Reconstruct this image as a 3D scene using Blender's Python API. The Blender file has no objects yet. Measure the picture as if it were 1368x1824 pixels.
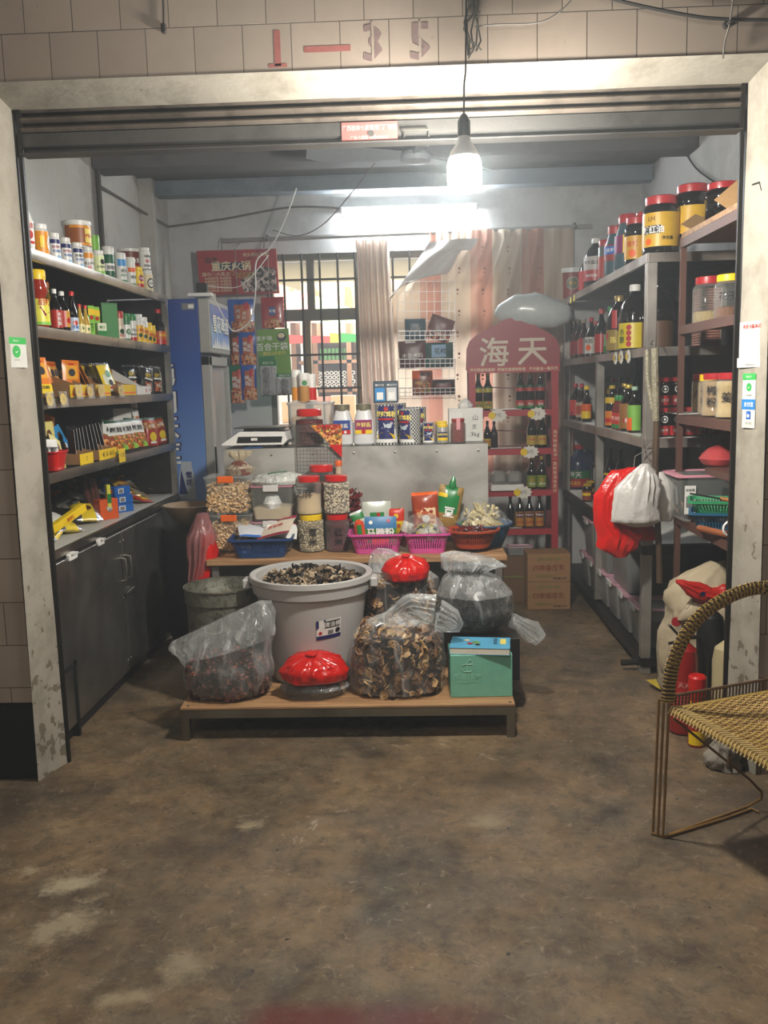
import bpy, math, random
from mathutils import Vector, Matrix, noise
PI = math.pi
D = bpy.data
COL = bpy.context.scene.collection
random.seed(7)

# ---------------------------------------------------------------- camera
CAMP = (-.03701706, .14239315, -.02525150)      # yaw, pitch, roll
FPX, CH = 1589.07, 1.5                          # focal length in pixels of the 1368x1824 frame, eye height
def _axes():
    y, p, r = CAMP
    f = Vector((math.sin(y)*math.cos(p), math.cos(y)*math.cos(p), -math.sin(p)))
    rt = Vector((math.cos(y), -math.sin(y), 0)); u = rt.cross(f)
    c, s = math.cos(r), math.sin(r)
    return c*rt + s*u, -s*rt + c*u, f
RT, UP, FW = _axes()
CAM0 = Vector((0, 0, CH))
cam = D.cameras.new('camera'); camo = D.objects.new('camera', cam); COL.objects.link(camo)
camo.matrix_world = Matrix(((RT.x, UP.x, -FW.x, 0), (RT.y, UP.y, -FW.y, 0), (RT.z, UP.z, -FW.z, CH), (0, 0, 0, 1)))
cam.sensor_fit = 'VERTICAL'; cam.sensor_height = 36; cam.lens = FPX/1824*36; cam.clip_start = .05
S = bpy.context.scene
S.camera = camo

def ray(px, py): return RT*((px-684)/FPX) - UP*((py-912)/FPX) + FW
def on(px, py, ax, v):
    d = ray(px, py); i = 'xyz'.index(ax)
    return CAM0 + d*((v-CAM0[i])/d[i])
def onz(px, py, z): return on(px, py, 'z', z)
def ony(px, py, y): return on(px, py, 'y', y)
def onx(px, py, x): return on(px, py, 'x', x)
def solve(px, ax, p):
    """the point on the line through p along axis ax that is seen in pixel column px"""
    i = 'xyz'.index(ax); n = RT*FPX - FW*(px-684)      # n . (q-C) = 0
    q = Vector(p); q[i] = 0; o = q-CAM0
    q[i] = -(n.dot(o))/n[i]
    return q

# ---------------------------------------------------------------- world, lights, exposure
w = D.worlds.new('world'); S.world = w; w.use_nodes = True
wn = w.node_tree.nodes; bg = wn['Background']
bg.inputs[0].default_value = (.95, .86, .76, 1); bg.inputs[1].default_value = .10
vs_ = wn.new('ShaderNodeVolumeScatter'); vs_.inputs['Color'].default_value = (.84, .93, 1, 1); vs_.inputs['Density'].default_value = .0135; vs_.inputs['Anisotropy'].default_value = .25
w.node_tree.links.new(vs_.outputs[0], wn['World Output'].inputs['Volume'])      # thin scattering volume added to imitate lens glare round the lamps
S.view_settings.view_transform = 'Standard'; S.view_settings.look = 'None'
S.view_settings.exposure = .72; S.view_settings.gamma = 1; S.view_settings.use_curve_mapping = False
def light(name, kind, loc, energy, col, size=.1, rot=(0, 0, 0), size_y=None):
    l = D.lights.new(name, kind); l.energy = energy; l.color = col
    if kind == 'AREA':
        l.size = size
        if size_y: l.shape = 'RECTANGLE'; l.size_y = size_y
    elif kind == 'SUN': l.angle = size
    else: l.shadow_soft_size = size
    o = D.objects.new(name, l); COL.objects.link(o); o.location = loc; o.rotation_euler = rot
    return o
BULB = Vector((.181, 3.10, 2.19))
BULB_GLOW = 620          # radiance of the lit diffuser of the hanging bulb, the main light
TUBE_GLOW = 130          # radiance of the fluorescent tube on the back wall
light('alley_daylight', 'AREA', (-.5, 8.9, 3.9), 800, (.97, .98, 1), 3.0, (math.radians(-25), 0, 0), 1.6)
light('market_hall_light', 'AREA', (-1.0, -1.2, 4.2), 45, (1, .88, .74), 2.4, (math.radians(25), 0, 0), 1.2)

# ---------------------------------------------------------------- materials
_M = {}
def new_mat(name):
    m = D.materials.new(name); m.use_nodes = True
    nt = m.node_tree; return m, nt, nt.nodes['Principled BSDF']
def lnk(nt, a, b): nt.links.new(a, b)
def hexc(h):
    if not isinstance(h, str): return h
    h = h.lstrip('#'); c = [int(h[i:i+2], 16)/255 for i in (0, 2, 4)]
    return tuple(x/12.92 if x <= .04045 else ((x+.055)/1.055)**2.4 for x in c)
def mat(col, rough=.5, metal=0, var=.12, scale=30, bump=0, bscale=None, name=None, coat=0, spec=.5):
    key = (col, rough, metal, var, scale, bump, bscale, coat, spec)
    if key in _M: return _M[key]
    m, nt, b = new_mat(name or ('paint_%02d' % len(_M)))
    c = hexc(col)
    b.inputs['Roughness'].default_value = rough; b.inputs['Metallic'].default_value = metal
    b.inputs['Coat Weight'].default_value = coat; b.inputs['Specular IOR Level'].default_value = spec
    tc = nt.nodes.new('ShaderNodeTexCoord')
    n = nt.nodes.new('ShaderNodeTexNoise'); n.inputs['Scale'].default_value = scale; n.inputs['Detail'].default_value = 4
    lnk(nt, tc.outputs['Object'], n.inputs['Vector'])
    r = nt.nodes.new('ShaderNodeMix'); r.data_type = 'RGBA'
    lnk(nt, n.outputs['Fac'], r.inputs['Factor'])
    r.inputs['A'].default_value = (*[x*(1-var) for x in c], 1); r.inputs['B'].default_value = (*[min(1, x*(1+var)) for x in c], 1)
    lnk(nt, r.outputs['Result'], b.inputs['Base Color'])
    if bump:
        n2 = nt.nodes.new('ShaderNodeTexNoise'); n2.inputs['Scale'].default_value = bscale or scale; n2.inputs['Detail'].default_value = 5
        lnk(nt, tc.outputs['Object'], n2.inputs['Vector'])
        bp = nt.nodes.new('ShaderNodeBump'); bp.inputs['Strength'].default_value = bump; bp.inputs['Distance'].default_value = .01
        lnk(nt, n2.outputs['Fac'], bp.inputs['Height']); lnk(nt, bp.outputs['Normal'], b.inputs['Normal'])
    _M[key] = m
    return m
def ramp(nt, fac, stops, interp='LINEAR'):
    r = nt.nodes.new('ShaderNodeValToRGB'); e = r.color_ramp.elements; r.color_ramp.interpolation = interp
    while len(e) < len(stops): e.new(.5)
    for i, (p, c) in enumerate(stops):
        e[i].position = p; c = hexc(c); e[i].color = (*c, 1)
    lnk(nt, fac, r.inputs[0]); return r.outputs[0]
def film(name, col=(.9, .92, .93), opac=.22, rough=.12, wr=.5, scale=14, ior=1.45):
    """thin clear or tinted plastic: part see-through, part glossy, with creases"""
    key = ('film', col, opac, rough, wr, scale)
    if key in _M: return _M[key]
    m, nt, b = new_mat(name)
    b.inputs['Base Color'].default_value = (*hexc(col), 1); b.inputs['Roughness'].default_value = rough
    b.inputs['Specular IOR Level'].default_value = .8
    tc = nt.nodes.new('ShaderNodeTexCoord')
    n = nt.nodes.new('ShaderNodeTexNoise'); n.inputs['Scale'].default_value = scale; n.inputs['Detail'].default_value = 3; n.inputs['Distortion'].default_value = 1.2
    lnk(nt, tc.outputs['Object'], n.inputs['Vector'])
    bp = nt.nodes.new('ShaderNodeBump'); bp.inputs['Strength'].default_value = wr; bp.inputs['Distance'].default_value = .012
    lnk(nt, n.outputs['Fac'], bp.inputs['Height']); lnk(nt, bp.outputs['Normal'], b.inputs['Normal'])
    lw = nt.nodes.new('ShaderNodeLayerWeight'); lw.inputs[0].default_value = .35
    lnk(nt, bp.outputs['Normal'], lw.inputs['Normal'])
    mr = nt.nodes.new('ShaderNodeMapRange'); mr.inputs['To Min'].default_value = opac; mr.inputs['To Max'].default_value = min(1, opac*1.5+.22)
    lnk(nt, lw.outputs['Facing'], mr.inputs['Value'])
    out_f = mr.outputs[0]
    if wr >= .8:      # doubled, whitened plastic along the folds
        n3 = nt.nodes.new('ShaderNodeTexNoise'); n3.inputs['Scale'].default_value = scale*.8; n3.inputs['Detail'].default_value = 5; n3.inputs['Distortion'].default_value = 1.0
        mp3 = nt.nodes.new('ShaderNodeMapping'); mp3.inputs['Scale'].default_value = (1.6, 1.6, .4); lnk(nt, tc.outputs['Object'], mp3.inputs[0]); lnk(nt, mp3.outputs[0], n3.inputs['Vector']); lnk(nt, n3.outputs['Fac'], bp.inputs['Height']); bp.inputs['Distance'].default_value = .02
        cr = ramp(nt, n3.outputs['Fac'], [(.52, (0, 0, 0)), (.60, (.10,)*3), (.72, (.32,)*3)])
        ad = nt.nodes.new('ShaderNodeMath'); ad.use_clamp = True; lnk(nt, cr, ad.inputs[0]); lnk(nt, out_f, ad.inputs[1]); out_f = ad.outputs[0]
    t = nt.nodes.new('ShaderNodeBsdfTransparent'); mx = nt.nodes.new('ShaderNodeMixShader')
    tint = [1-(1-x)*.35 for x in hexc(col)]; t.inputs[0].default_value = (*tint, 1)
    lnk(nt, out_f, mx.inputs[0]); lnk(nt, t.outputs[0], mx.inputs[1]); lnk(nt, b.outputs[0], mx.inputs[2])
    fin = mx.outputs[0]
    if wr >= .8:
        gl = nt.nodes.new('ShaderNodeBsdfGlossy'); gl.inputs['Roughness'].default_value = .13; lnk(nt, bp.outputs['Normal'], gl.inputs['Normal'])
        m2 = nt.nodes.new('ShaderNodeMixShader'); m2.inputs[0].default_value = .045; lnk(nt, fin, m2.inputs[1]); lnk(nt, gl.outputs[0], m2.inputs[2]); fin = m2.outputs[0]
    lnk(nt, fin, nt.nodes['Material Output'].inputs[0])
    _M[key] = m
    return m
def cells(name, cols, scale=60, rough=.4, stretch=(1, 1, 1)):
    """small multi-coloured blotches: printed food pictures, mixed contents"""
    key = ('cells', tuple(cols), scale, rough)
    if key in _M: return _M[key]
    m, nt, b = new_mat(name); b.inputs['Roughness'].default_value = rough
    tc = nt.nodes.new('ShaderNodeTexCoord'); mp = nt.nodes.new('ShaderNodeMapping'); mp.inputs['Scale'].default_value = stretch
    lnk(nt, tc.outputs['Object'], mp.inputs[0])
    v = nt.nodes.new('ShaderNodeTexVoronoi'); v.inputs['Scale'].default_value = scale
    lnk(nt, mp.outputs[0], v.inputs['Vector'])
    s = nt.nodes.new('ShaderNodeSeparateColor'); lnk(nt, v.outputs['Color'], s.inputs[0])
    k = len(cols)
    lnk(nt, ramp(nt, s.outputs[0], [(i/k, c) for i, c in enumerate(cols)], 'CONSTANT'), b.inputs['Base Color'])
    _M[key] = m
    return m
def emit(name, col, s):
    m, nt, b = new_mat(name); b.inputs['Base Color'].default_value = (*hexc(col), 1)
    b.inputs['Emission Color'].default_value = (*hexc(col), 1); b.inputs['Emission Strength'].default_value = s
    return m

def steel(name, col='#8b8b88', rough=.28, smear=.22):
    key = ('steel', col, rough, smear)
    if key in _M: return _M[key]
    m, nt, b = new_mat(name); b.inputs['Metallic'].default_value = .95
    tc = nt.nodes.new('ShaderNodeTexCoord')
    n = nt.nodes.new('ShaderNodeTexNoise'); n.inputs['Scale'].default_value = 3.5; n.inputs['Detail'].default_value = 6; n.inputs['Distortion'].default_value = .8
    lnk(nt, tc.outputs['Object'], n.inputs['Vector'])
    c = hexc(col)
    lnk(nt, ramp(nt, n.outputs['Fac'], [(.35, tuple(x*.62 for x in c)), (.6, c), (.8, tuple(min(1, x*1.15) for x in c))]), b.inputs['Base Color'])
    mr = nt.nodes.new('ShaderNodeMapRange'); mr.inputs['To Min'].default_value = rough-smear*.4; mr.inputs['To Max'].default_value = rough+smear
    lnk(nt, n.outputs['Fac'], mr.inputs['Value']); lnk(nt, mr.outputs[0], b.inputs['Roughness'])
    n2 = nt.nodes.new('ShaderNodeTexNoise'); n2.inputs['Scale'].default_value = 2.2; n2.inputs['Detail'].default_value = 2
    lnk(nt, tc.outputs['Object'], n2.inputs['Vector'])
    bp = nt.nodes.new('ShaderNodeBump'); bp.inputs['Strength'].default_value = .35; bp.inputs['Distance'].default_value = .03
    lnk(nt, n2.outputs['Fac'], bp.inputs['Height']); lnk(nt, bp.outputs['Normal'], b.inputs['Normal'])
    _M[key] = m
    return m

def plaster(name, base, dark, peel=None, s=3.0, streak=0, rough=.85):
    m, nt, b = new_mat(name); b.inputs['Roughness'].default_value = rough
    tc = nt.nodes.new('ShaderNodeTexCoord')
    n = nt.nodes.new('ShaderNodeTexNoise'); n.inputs['Scale'].default_value = s; n.inputs['Detail'].default_value = 9; n.inputs['Roughness'].default_value = .65
    mp = nt.nodes.new('ShaderNodeMapping'); mp.inputs['Scale'].default_value = (1, 1, .35 if streak else 1)
    lnk(nt, tc.outputs['Object'], mp.inputs[0]); lnk(nt, mp.outputs[0], n.inputs['Vector'])
    c1 = ramp(nt, n.outputs['Fac'], [(.28, dark), (.52, base), (.8, tuple(min(1, x*1.08) for x in hexc(base)))])
    out = c1
    if peel:
        n2 = nt.nodes.new('ShaderNodeTexNoise'); n2.inputs['Scale'].default_value = s*3.3; n2.inputs['Detail'].default_value = 8
        lnk(nt, tc.outputs['Object'], n2.inputs['Vector'])
        sx = nt.nodes.new('ShaderNodeSeparateXYZ'); lnk(nt, tc.outputs['Object'], sx.inputs[0])
        hz = nt.nodes.new('ShaderNodeMapRange'); hz.inputs['From Min'].default_value = .1; hz.inputs['From Max'].default_value = 1.3
        hz.inputs['To Min'].default_value = .10; hz.inputs['To Max'].default_value = -.08
        lnk(nt, sx.outputs[2], hz.inputs['Value'])
        ad = nt.nodes.new('ShaderNodeMath'); lnk(nt, n2.outputs['Fac'], ad.inputs[0]); lnk(nt, hz.outputs[0], ad.inputs[1])
        f = ramp(nt, ad.outputs[0], [(.635, (0, 0, 0)), (.655, (.8,)*3)])
        mx = nt.nodes.new('ShaderNodeMix'); mx.data_type = 'RGBA'
        lnk(nt, f, mx.inputs['Factor']); lnk(nt, c1, mx.inputs['A']); mx.inputs['B'].default_value = (*hexc(peel), 1)
        out = mx.outputs['Result']
    lnk(nt, out, b.inputs['Base Color'])
    bp = nt.nodes.new('ShaderNodeBump'); bp.inputs['Strength'].default_value = .5; bp.inputs['Distance'].default_value = .012
    lnk(nt, n.outputs['Fac'], bp.inputs['Height']); lnk(nt, bp.outputs['Normal'], b.inputs['Normal'])
    return m

# ---------------------------------------------------------------- mesh builder
_T = {}
def text_geo(s, bold=0):
    """glyph outlines of s as a flat triangulated mesh, height of a capital about 0.7"""
    k = (s, bold)
    if k in _T: return _T[k]
    cu = D.curves.new('glyphs', 'FONT'); cu.body = s; cu.align_x = 'CENTER'; cu.align_y = 'CENTER'
    cu.resolution_u = 1; cu.offset = bold
    ob = D.objects.new('glyphs', cu)
    me = D.meshes.new_from_object(ob)
    r = ([(v.co.x, v.co.y) for v in me.vertices], [tuple(p.vertices) for p in me.polygons])
    D.meshes.remove(me); D.objects.remove(ob); D.curves.remove(cu)
    if r[0]:
        xs = [a for a, _ in r[0]]; ys = [b for _, b in r[0]]
        cx, cy = (min(xs)+max(xs))/2, (min(ys)+max(ys))/2
        r = ([(a-cx, b-cy) for a, b in r[0]], r[1])
    _T[k] = r
    return r

class MB:
    def __init__(s): s.v = []; s.f = []; s.m = []; s.mats = []
    def mi(s, m):
        if m not in s.mats: s.mats.append(m)
        return s.mats.index(m)
    def add(s, vs, fs, m, T=None):
        o = len(s.v); k = s.mi(m)
        for v in vs:
            v = Vector(v); s.v.append(T @ v if T else v)
        for f in fs: s.f.append([i+o for i in f]); s.m.append(k)
        return s
    def box(s, c, d, m, T=None, b=0):
        x, y, z = c; h = [d[0]/2, d[1]/2, d[2]/2]
        if b <= 0:
            vs = [(x+i*h[0], y+j*h[1], z+k*h[2]) for i in (-1, 1) for j in (-1, 1) for k in (-1, 1)]
            return s.add(vs, [(0, 1, 3, 2), (4, 6, 7, 5), (0, 4, 5, 1), (2, 3, 7, 6), (0, 2, 6, 4), (1, 5, 7, 3)], m, T)
        b = min(b, min(h)*.95); vs = []; ix = {}
        for i in (-1, 1):
            for j in (-1, 1):
                for k in (-1, 1):
                    for a in range(3):
                        g = [h[0]-b, h[1]-b, h[2]-b]; g[a] = h[a]
                        ix[i, j, k, a] = len(vs); vs.append((x+i*g[0], y+j*g[1], z+k*g[2]))
        fs = []
        for a in range(3):
            p, q = (a+1) % 3, (a+2) % 3
            for sg in (-1, 1):
                def c_(u, v):
                    t = [0, 0, 0]; t[a] = sg; t[p] = u; t[q] = v; return ix[(*t, a)]
                r = [c_(-1, -1), c_(1, -1), c_(1, 1), c_(-1, 1)]
                fs.append(r if sg > 0 else r[::-1])
            for u in (-1, 1):
                for v in (-1, 1):
                    t0 = [0, 0, 0]; t1 = [0, 0, 0]; t0[a] = -1; t1[a] = 1
                    for t in (t0, t1): t[p] = u; t[q] = v
                    r = [ix[(*t0, p)], ix[(*t1, p)], ix[(*t1, q)], ix[(*t0, q)]]
                    fs.append(r if u*v > 0 else r[::-1])
        for i in (-1, 1):
            for j in (-1, 1):
                for k in (-1, 1):
                    r = [ix[i, j, k, 0], ix[i, j, k, 1], ix[i, j, k, 2]]
                    fs.append(r if i*j*k > 0 else r[::-1])
        return s.add(vs, fs, m, T)
    def rings(s, R, m, closed=True, cap0=False, cap1=False, T=None):
        n = len(R[0]); vs = [p for r in R for p in r]; fs = []
        for i in range(len(R)-1):
            for j in range(n if closed else n-1):
                a = i*n+j; b = i*n+(j+1) % n
                fs.append((a, b, b+n, a+n))
        if cap0: fs.append(tuple(range(n))[::-1])
        if cap1: fs.append(tuple(range((len(R)-1)*n, len(R)*n)))
        return s.add(vs, fs, m, T)
    def lathe(s, prof, m, n=20, c=(0, 0, 0), cap0=True, cap1=True, T=None, sq=0):
        def rr(a):
            if not sq: return 1
            return 1/((abs(math.cos(a))**sq + abs(math.sin(a))**sq)**(1/sq))
        R = [[(c[0]+r*rr(2*PI*j/n)*math.cos(2*PI*j/n), c[1]+r*rr(2*PI*j/n)*math.sin(2*PI*j/n), c[2]+z) for j in range(n)] for r, z in prof]
        return s.rings(R, m, True, cap0, cap1, T)
    def tube(s, pts, r, m, n=8, closed=False, T=None, flat=1):
        P = [Vector(p) for p in pts]; k = len(P); R = []; up = None
        for i, p in enumerate(P):
            if closed: t = P[(i+1) % k]-P[i-1]
            else: t = P[min(i+1, k-1)]-P[max(i-1, 0)]
            t = t.normalized() if t.length > 1e-9 else Vector((0, 0, 1))
            if up is None: up = Vector((0, 0, 1)) if abs(t.z) < .9 else Vector((1, 0, 0))
            x = up.cross(t); x = x.normalized() if x.length > 1e-6 else t.orthogonal().normalized()
            y = t.cross(x); up = y
            q = r[i] if isinstance(r, (list, tuple)) else r
            R.append([p + x*(q*math.cos(2*PI*j/n)) + y*(q*flat*math.sin(2*PI*j/n)) for j in range(n)])
        if closed: R.append(R[0])
        return s.rings(R, m, True, not closed, not closed, T)
    def prism(s, out, y0, y1, m, T=None):
        """outline (x,z) pushed along y"""
        n = len(out); vs = [(a, y0, b) for a, b in out]+[(a, y1, b) for a, b in out]
        fs = [tuple(range(n)), tuple(range(n, 2*n))[::-1]]+[(i, i+n, (i+1) % n+n, (i+1) % n) for i in range(n)]
        return s.add(vs, fs, m, T)
    def quad(s, u0, v0, u1, v1, m, f, nu=1, nv=1, w=0):
        """patch (u,v) in a surface frame f(u,v,w)"""
        vs = [f(u0+(u1-u0)*i/nu, v0+(v1-v0)*j/nv, w) for j in range(nv+1) for i in range(nu+1)]
        fs = [(j*(nu+1)+i, j*(nu+1)+i+1, (j+1)*(nu+1)+i+1, (j+1)*(nu+1)+i) for j in range(nv) for i in range(nu)]
        return s.add(vs, fs, m)
    def disc(s, u, v, r, m, f, w=0, n=14, ry=None):
        ry = ry or r
        vs = [f(u, v, w)]+[f(u+r*math.cos(2*PI*i/n), v+ry*math.sin(2*PI*i/n), w) for i in range(n)]
        return s.add(vs, [(0, i+1, (i+1) % n+1) for i in range(n)], m)
    def text(s, t, size, u, v, m, f, w=.0008, bold=0, sx=1, vert=False, rot=0):
        if vert:
            for i, ch in enumerate(t): s.text(ch, size, u, v+(len(t)-1)/2*size*1.1-i*size*1.1, m, f, w, bold, sx)
            return s
        g, fs = text_geo(t, bold)
        c, n = math.cos(rot), math.sin(rot)
        return s.add([f(u+(a*c*sx-b*n)*size, v+(a*n*sx+b*c)*size, w) for a, b in g], fs, m)
    def build(s, name, parent=None, smooth=35, loc=None):
        me = D.meshes.new(name); me.from_pydata([tuple(v) for v in s.v], [], s.f)
        for m in s.mats: me.materials.append(m)
        me.polygons.foreach_set('material_index', s.m)
        if smooth:
            me.polygons.foreach_set('use_smooth', [True]*len(s.f))
            me.set_sharp_from_angle(angle=math.radians(smooth))
        me.update()
        o = D.objects.new(name, me); COL.objects.link(o)
        if parent: o.parent = parent
        if loc is not None: o.location = loc
        return o
def tag(o, label, cat, group=None, kind=None):
    o['label'] = label; o['category'] = cat
    if group: o['group'] = group
    if kind: o['kind'] = kind
    return o
def struct(o): o['kind'] = 'structure'; return o
def thing(name, label, cat, loc=(0, 0, 0), rz=0, group=None):
    o = D.objects.new(name, None); COL.objects.link(o); o.empty_display_size = .05
    o.location = loc; o.rotation_euler = (0, 0, rz)
    return tag(o, label, cat, group)
def dup(root, loc=None, rot=None, label=None, group=None, scale=None):
    r = root.copy(); COL.objects.link(r)
    if loc is not None: r.location = loc
    if rot is not None: r.rotation_euler = rot if isinstance(rot, (tuple, list)) else (0, 0, rot)
    if scale: r.scale = (scale,)*3 if not isinstance(scale, tuple) else scale
    if label: r['label'] = label
    if group: r['group'] = group
    for ch in list(root.children):
        c = ch.copy(); COL.objects.link(c); c.parent = r
        for g in ch.children:
            d = g.copy(); COL.objects.link(d); d.parent = c
    return r
def planef(o, ex, ez, n):
    """surface frame: origin o, right ex, up ez, outward n"""
    o, ex, ez, n = Vector(o), Vector(ex), Vector(ez), Vector(n)
    return lambda u, v, w=0: o+ex*u+ez*v+n*w
def cylf(R, z0=0):
    return lambda u, v, w=0: Vector(((R+w)*math.sin(u/R), -(R+w)*math.cos(u/R), z0+v))
FRONT = planef((0, 0, 0), (1, 0, 0), (0, 0, 1), (0, -1, 0))

# common colours
WHITE = mat('#e6e6e2', .4); CREAM = mat('#e0d6b0', .5); BLACK = mat('#141414', .4); INK = mat('#1c1a20', .6); REDP = mat('#b81a16', .35)
RED = mat('#c4130f', .32, coat=.3); ORANGE = mat('#e2601a', .4); YEL = mat('#e8c416', .4); GRN = mat('#1f7a3a', .4); DGRN = mat('#12452a', .4)
BLUE = mat('#1f62b8', .4); NAVY = mat('#1c2460', .4); PINK = mat('#d2508a', .4); GOLD = mat('#b99a3e', .35, .6); GREY = mat('#77797a', .5); BROWN = mat('#5a2d17', .5)
LBLUE = mat('#8fb8d8', .5); MAG = mat('#9a1c4a', .4); LYEL = mat('#ead66a', .45); SILV = mat('#c9ccd0', .22, .9, bump=.5, bscale=60)
CARD = mat('#8f6a45', .8, bump=.15, bscale=80); KRAFT = mat('#a9855a', .8, bump=.15, bscale=60); LGREEN = mat('#7fbf3c', .45)
FOOD = cells('food_print', ['#7c2a12', '#c8741e', '#e5b45a', '#9c3c18', '#d9925a', '#6a7a28'], 90)
FOOD2 = cells('stew_print', ['#4a1a10', '#a24022', '#d9a070', '#b8623a', '#6d2414', '#e6d2b4'], 70)
SOY = mat('#0b0606', .08, coat=.6); SOYB = mat('#1d0b06', .08, coat=.6); REDSAUCE = mat('#7d1a0c', .2, coat=.5); CLEAR = film('clear_plastic', '#e4e8e6', .04, .06, .1)
CLEARB = film('clear_tub_plastic', '#dfe4e2', .09, .2, .25); HAZY = film('cloudy_tub_plastic', '#cfd3d2', .42, .35, .1)
STEEL = steel('stainless_steel'); DSTEEL = steel('dark_stainless_steel', '#5c5a57', .3); TIN = steel('tin_metal', '#9a9a90', .35)
# ---------------------------------------------------------------- the setting
YF, YI, YB = 3.25, 3.42, 7.0           # facade, inner edge of the reveal, back wall
XL, XR, ZC = -1.95, 1.73, 3.0
OX0, OX1, OZ = -1.455, 1.213, 2.535    # opening
# floor: worn concrete
m, nt, b = new_mat('worn_concrete'); tc = nt.nodes.new('ShaderNodeTexCoord')
def nz(sc, det=8, rough=.6, dist=0):
    n = nt.nodes.new('ShaderNodeTexNoise'); n.inputs['Scale'].default_value = sc; n.inputs['Detail'].default_value = det
    n.inputs['Roughness'].default_value = rough; n.inputs['Distortion'].default_value = dist
    lnk(nt, tc.outputs['Object'], n.inputs['Vector']); return n.outputs['Fac']
def mixc(f, a, bb, mode='MIX'):
    x = nt.nodes.new('ShaderNodeMix'); x.data_type = 'RGBA'; x.blend_type = mode
    if isinstance(f, float): x.inputs['Factor'].default_value = f
    else: lnk(nt, f, x.inputs['Factor'])
    for k, q in (('A', a), ('B', bb)):
        if isinstance(q, (tuple, str)): x.inputs[k].default_value = (*hexc(q), 1)
        else: lnk(nt, q, x.inputs[k])
    return x.outputs['Result']
c = ramp(nt, nz(2.2, 10, .72, .3), [(.33, '#2a2015'), (.43, '#4e3e2a'), (.56, '#71593c'), (.72, '#95805c')])
c = mixc(ramp(nt, nz(9, 8, .7), [(.35, (0, 0, 0)), (.7, (.75,)*3)]), c, mixc(.5, c, '#94886f'))
c = mixc(ramp(nt, nz(1.1, 6, .6, .6), [(.50, (0, 0, 0)), (.66, (.65,)*3)]), c, '#3a3027')
c = mixc(ramp(nt, nz(3.4, 10, .75, 1.0), [(.63, (0, 0, 0)), (.68, (.8,)*3)]), c, '#b3a894')
c = mixc(ramp(nt, nz(16, 10, .8, .4), [(.38, (.55,)*3), (.5, (0, 0, 0))]), c, '#2c241c')
c = mixc(ramp(nt, nz(22, 9, .8, .8), [(.56, (0, 0, 0)), (.66, (.5,)*3)]), c, '#a89a84')
c = mixc(ramp(nt, nz(30, 3, .5), [(.71, (0, 0, 0)), (.74, (1, 1, 1))]), c, '#1c1813')
sx = nt.nodes.new('ShaderNodeSeparateXYZ'); lnk(nt, tc.outputs['Object'], sx.inputs[0])
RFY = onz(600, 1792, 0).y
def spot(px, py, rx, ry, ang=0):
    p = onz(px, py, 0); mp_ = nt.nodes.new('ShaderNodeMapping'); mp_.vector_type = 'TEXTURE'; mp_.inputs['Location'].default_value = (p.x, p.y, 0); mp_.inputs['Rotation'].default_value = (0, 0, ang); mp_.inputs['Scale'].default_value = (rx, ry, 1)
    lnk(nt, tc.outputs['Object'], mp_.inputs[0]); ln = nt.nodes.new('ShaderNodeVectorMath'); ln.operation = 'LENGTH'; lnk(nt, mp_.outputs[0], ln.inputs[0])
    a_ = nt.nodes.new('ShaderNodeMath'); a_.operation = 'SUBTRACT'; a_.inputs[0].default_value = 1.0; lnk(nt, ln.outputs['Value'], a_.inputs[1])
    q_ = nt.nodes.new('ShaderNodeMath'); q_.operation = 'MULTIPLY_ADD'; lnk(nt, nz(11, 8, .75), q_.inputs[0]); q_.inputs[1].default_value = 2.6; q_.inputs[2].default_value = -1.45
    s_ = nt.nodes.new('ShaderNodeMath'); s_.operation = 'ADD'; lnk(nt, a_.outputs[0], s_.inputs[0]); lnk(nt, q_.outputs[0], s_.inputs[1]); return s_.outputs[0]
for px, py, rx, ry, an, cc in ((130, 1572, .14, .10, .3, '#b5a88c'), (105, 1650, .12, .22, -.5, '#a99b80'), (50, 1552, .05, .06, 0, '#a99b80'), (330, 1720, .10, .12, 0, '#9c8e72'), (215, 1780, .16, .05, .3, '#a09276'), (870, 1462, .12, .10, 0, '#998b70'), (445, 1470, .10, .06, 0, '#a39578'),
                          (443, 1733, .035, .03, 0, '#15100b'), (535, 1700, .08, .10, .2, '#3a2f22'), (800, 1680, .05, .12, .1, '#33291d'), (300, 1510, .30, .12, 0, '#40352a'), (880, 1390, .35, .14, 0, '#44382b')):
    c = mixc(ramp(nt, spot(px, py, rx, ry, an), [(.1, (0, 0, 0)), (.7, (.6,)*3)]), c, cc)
# red patch mixed into the floor colour near the front
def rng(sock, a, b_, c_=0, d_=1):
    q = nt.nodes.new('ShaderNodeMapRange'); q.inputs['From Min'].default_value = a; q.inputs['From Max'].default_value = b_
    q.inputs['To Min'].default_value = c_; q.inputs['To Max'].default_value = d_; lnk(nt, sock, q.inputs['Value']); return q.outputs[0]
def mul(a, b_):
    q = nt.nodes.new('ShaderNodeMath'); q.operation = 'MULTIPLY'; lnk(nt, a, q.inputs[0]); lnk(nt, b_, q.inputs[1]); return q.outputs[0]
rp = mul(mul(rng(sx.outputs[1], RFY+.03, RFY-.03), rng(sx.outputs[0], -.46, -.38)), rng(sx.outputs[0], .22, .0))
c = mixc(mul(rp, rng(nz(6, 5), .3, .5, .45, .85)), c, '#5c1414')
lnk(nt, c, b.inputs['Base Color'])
lnk(nt, rng(nz(5, 6), .3, .7, .5, .8), b.inputs['Roughness'])
bp = nt.nodes.new('ShaderNodeBump'); bp.inputs['Strength'].default_value = .45; bp.inputs['Distance'].default_value = .01
lnk(nt, nz(14, 10, .7), bp.inputs['Height']); lnk(nt, bp.outputs['Normal'], b.inputs['Normal'])
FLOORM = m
f = MB(); f.box((0, 3.6, -.05), (9, 12.0, .1), FLOORM); struct(f.build('floor', smooth=0))
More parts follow.
